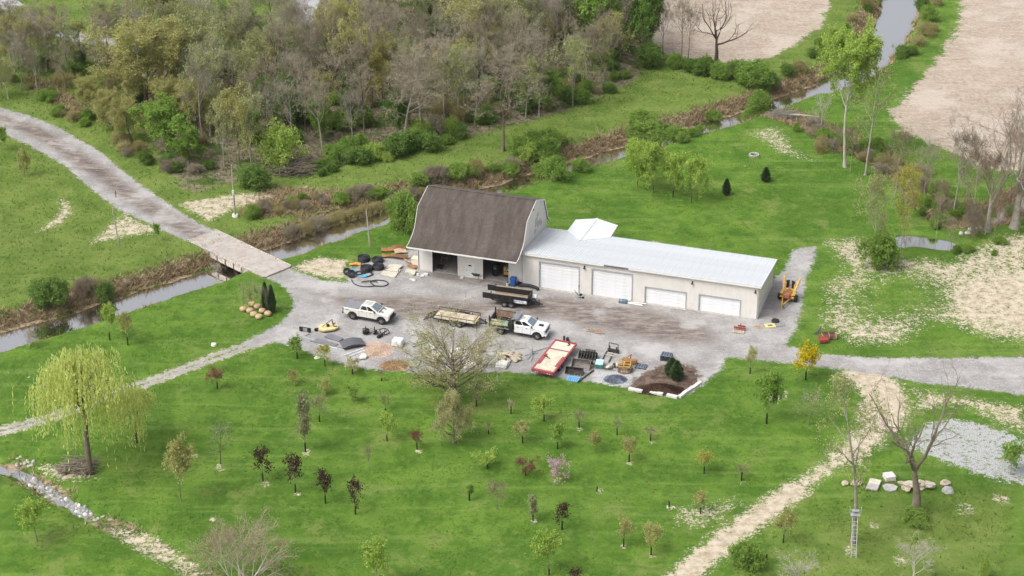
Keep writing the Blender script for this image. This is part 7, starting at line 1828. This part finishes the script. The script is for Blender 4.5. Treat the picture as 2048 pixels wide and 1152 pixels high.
bushes([(2000, 488), (2045, 462), (1935, 503), (1990, 510), (1910, 505)], ('shrub2',), 'small dark green clump on the tan slope', 'green clumps on the tan slope', (.8, 1.3), (1.2, 1.8), 46)

# ------------------------------------------------------------------ uncounted grass and weeds
def blades(name, label, wfun, n, hr, w, m, seed, lean=.5, per=3):
    r = np.random.default_rng(seed)
    W = wfun().ravel(); dx = (np.diff(GX, axis=1).mean(1))[:, None] * np.gradient(yy)[:, None] * np.ones((1, NC)); W = W * dx.ravel()
    # only the ground the photograph can see
    vis = (np.abs(GX) < .275 * GY + 4) & (GY > 148) & (GY < 335)
    W = W * vis.ravel(); W /= W.sum()
    idx = r.choice(W.size, n, p=W)
    c = np.stack([GX.ravel()[idx], GY.ravel()[idx], GZ.ravel()[idx]], -1); c[:, :2] += r.uniform(-.3, .3, (n, 2))
    c[:, 2] = height(c[:, 0], c[:, 1]) - .02
    c = np.repeat(c, per, 0); N = n * per
    a = r.uniform(0, 6.28, N); h = r.uniform(*hr, N) * np.repeat(r.uniform(.6, 1.2, n), per)
    c[:, :2] += r.normal(0, w * 1.2, (N, 2))
    side = np.stack([np.cos(a), np.sin(a), np.zeros(N)], -1) * w
    tip = c + np.stack([r.normal(0, lean, N) * h, r.normal(0, lean, N) * h, h], -1)
    V = np.stack([c - side, c + side, tip], 1).reshape(-1, 3)
    o = link(name, np_mesh(name, V, [np.arange(N * 3).reshape(-1, 3)], [m]))
    tag(o, label, None, None, 'stuff')
no_hard = lambda: np.clip(1 - 1.6 * MK['gravel'] - 1.5 * MK['tan'] - 2 * MK['stubble'] - 2 * MK['asphalt'] - 2 * MK['mulch'] - 1.6 * MK['pebble'], 0, 1)
water_free = (GZ > -1.45)
blades('dry_grass', 'matted dry straw grass along the creek banks', lambda: (MK['straw'] > .35) * MK['straw'] ** 2 * water_free * no_hard() * np.clip((line_dist(GX, GY, BROOK, BROOK_W)[0] - .9) / 1.5, .04, 1), 34000, (.25, .75), .05, leaf_material('straw_blade', (.20, .14, .08), (.50, .40, .26), .1), 61, .8, 3)
blades('rough_grass', 'rough weedy grass by the banks and the wood edge', lambda: np.clip(MK['olive'] * .10 + MK['straw'] * .6 + MK['litter'] * .4, 0, 1) * water_free * no_hard(), 30000, (.15, .42), .045, leaf_material('weed_blade', (.075, .125, .02), (.17, .24, .05), .4), 62, .5, 3)
blades('lawn_grass', 'tufted bright green turf of the lawn', lambda: no_hard() * water_free * np.clip(1 - MK['litter'] * 1.5, 0, 1) * np.clip(1 - MK['straw'] * 1.3, 0, 1) * (wob(GX, GY, 1.7) * .5 + .75), 90000, (.05, .13), .05, leaf_material('turf_blade', (.075, .155, .016), (.150, .250, .040), .45), 63, .5, 3)

# ------------------------------------------------------------------ thin spring haze over the whole place
hz = bpy.data.materials.new('pale_haze'); hz.use_nodes = True
hn = hz.node_tree.nodes; hn.clear()
ho = hn.new('ShaderNodeOutputMaterial'); hv = hn.new('ShaderNodeVolumePrincipled')
hv.inputs['Color'].default_value = (.88, .9, .93, 1); hv.inputs['Density'].default_value = .00004; hv.inputs['Anisotropy'].default_value = .2
hz.node_tree.links.new(hv.outputs[0], ho.inputs['Volume'])
solo('haze', 'thin pale spring haze in the air over the whole valley', None, MB().box((0, 250, 55), (8600, 8600, 118)), hz, (0, 0, 0), kind='stuff')
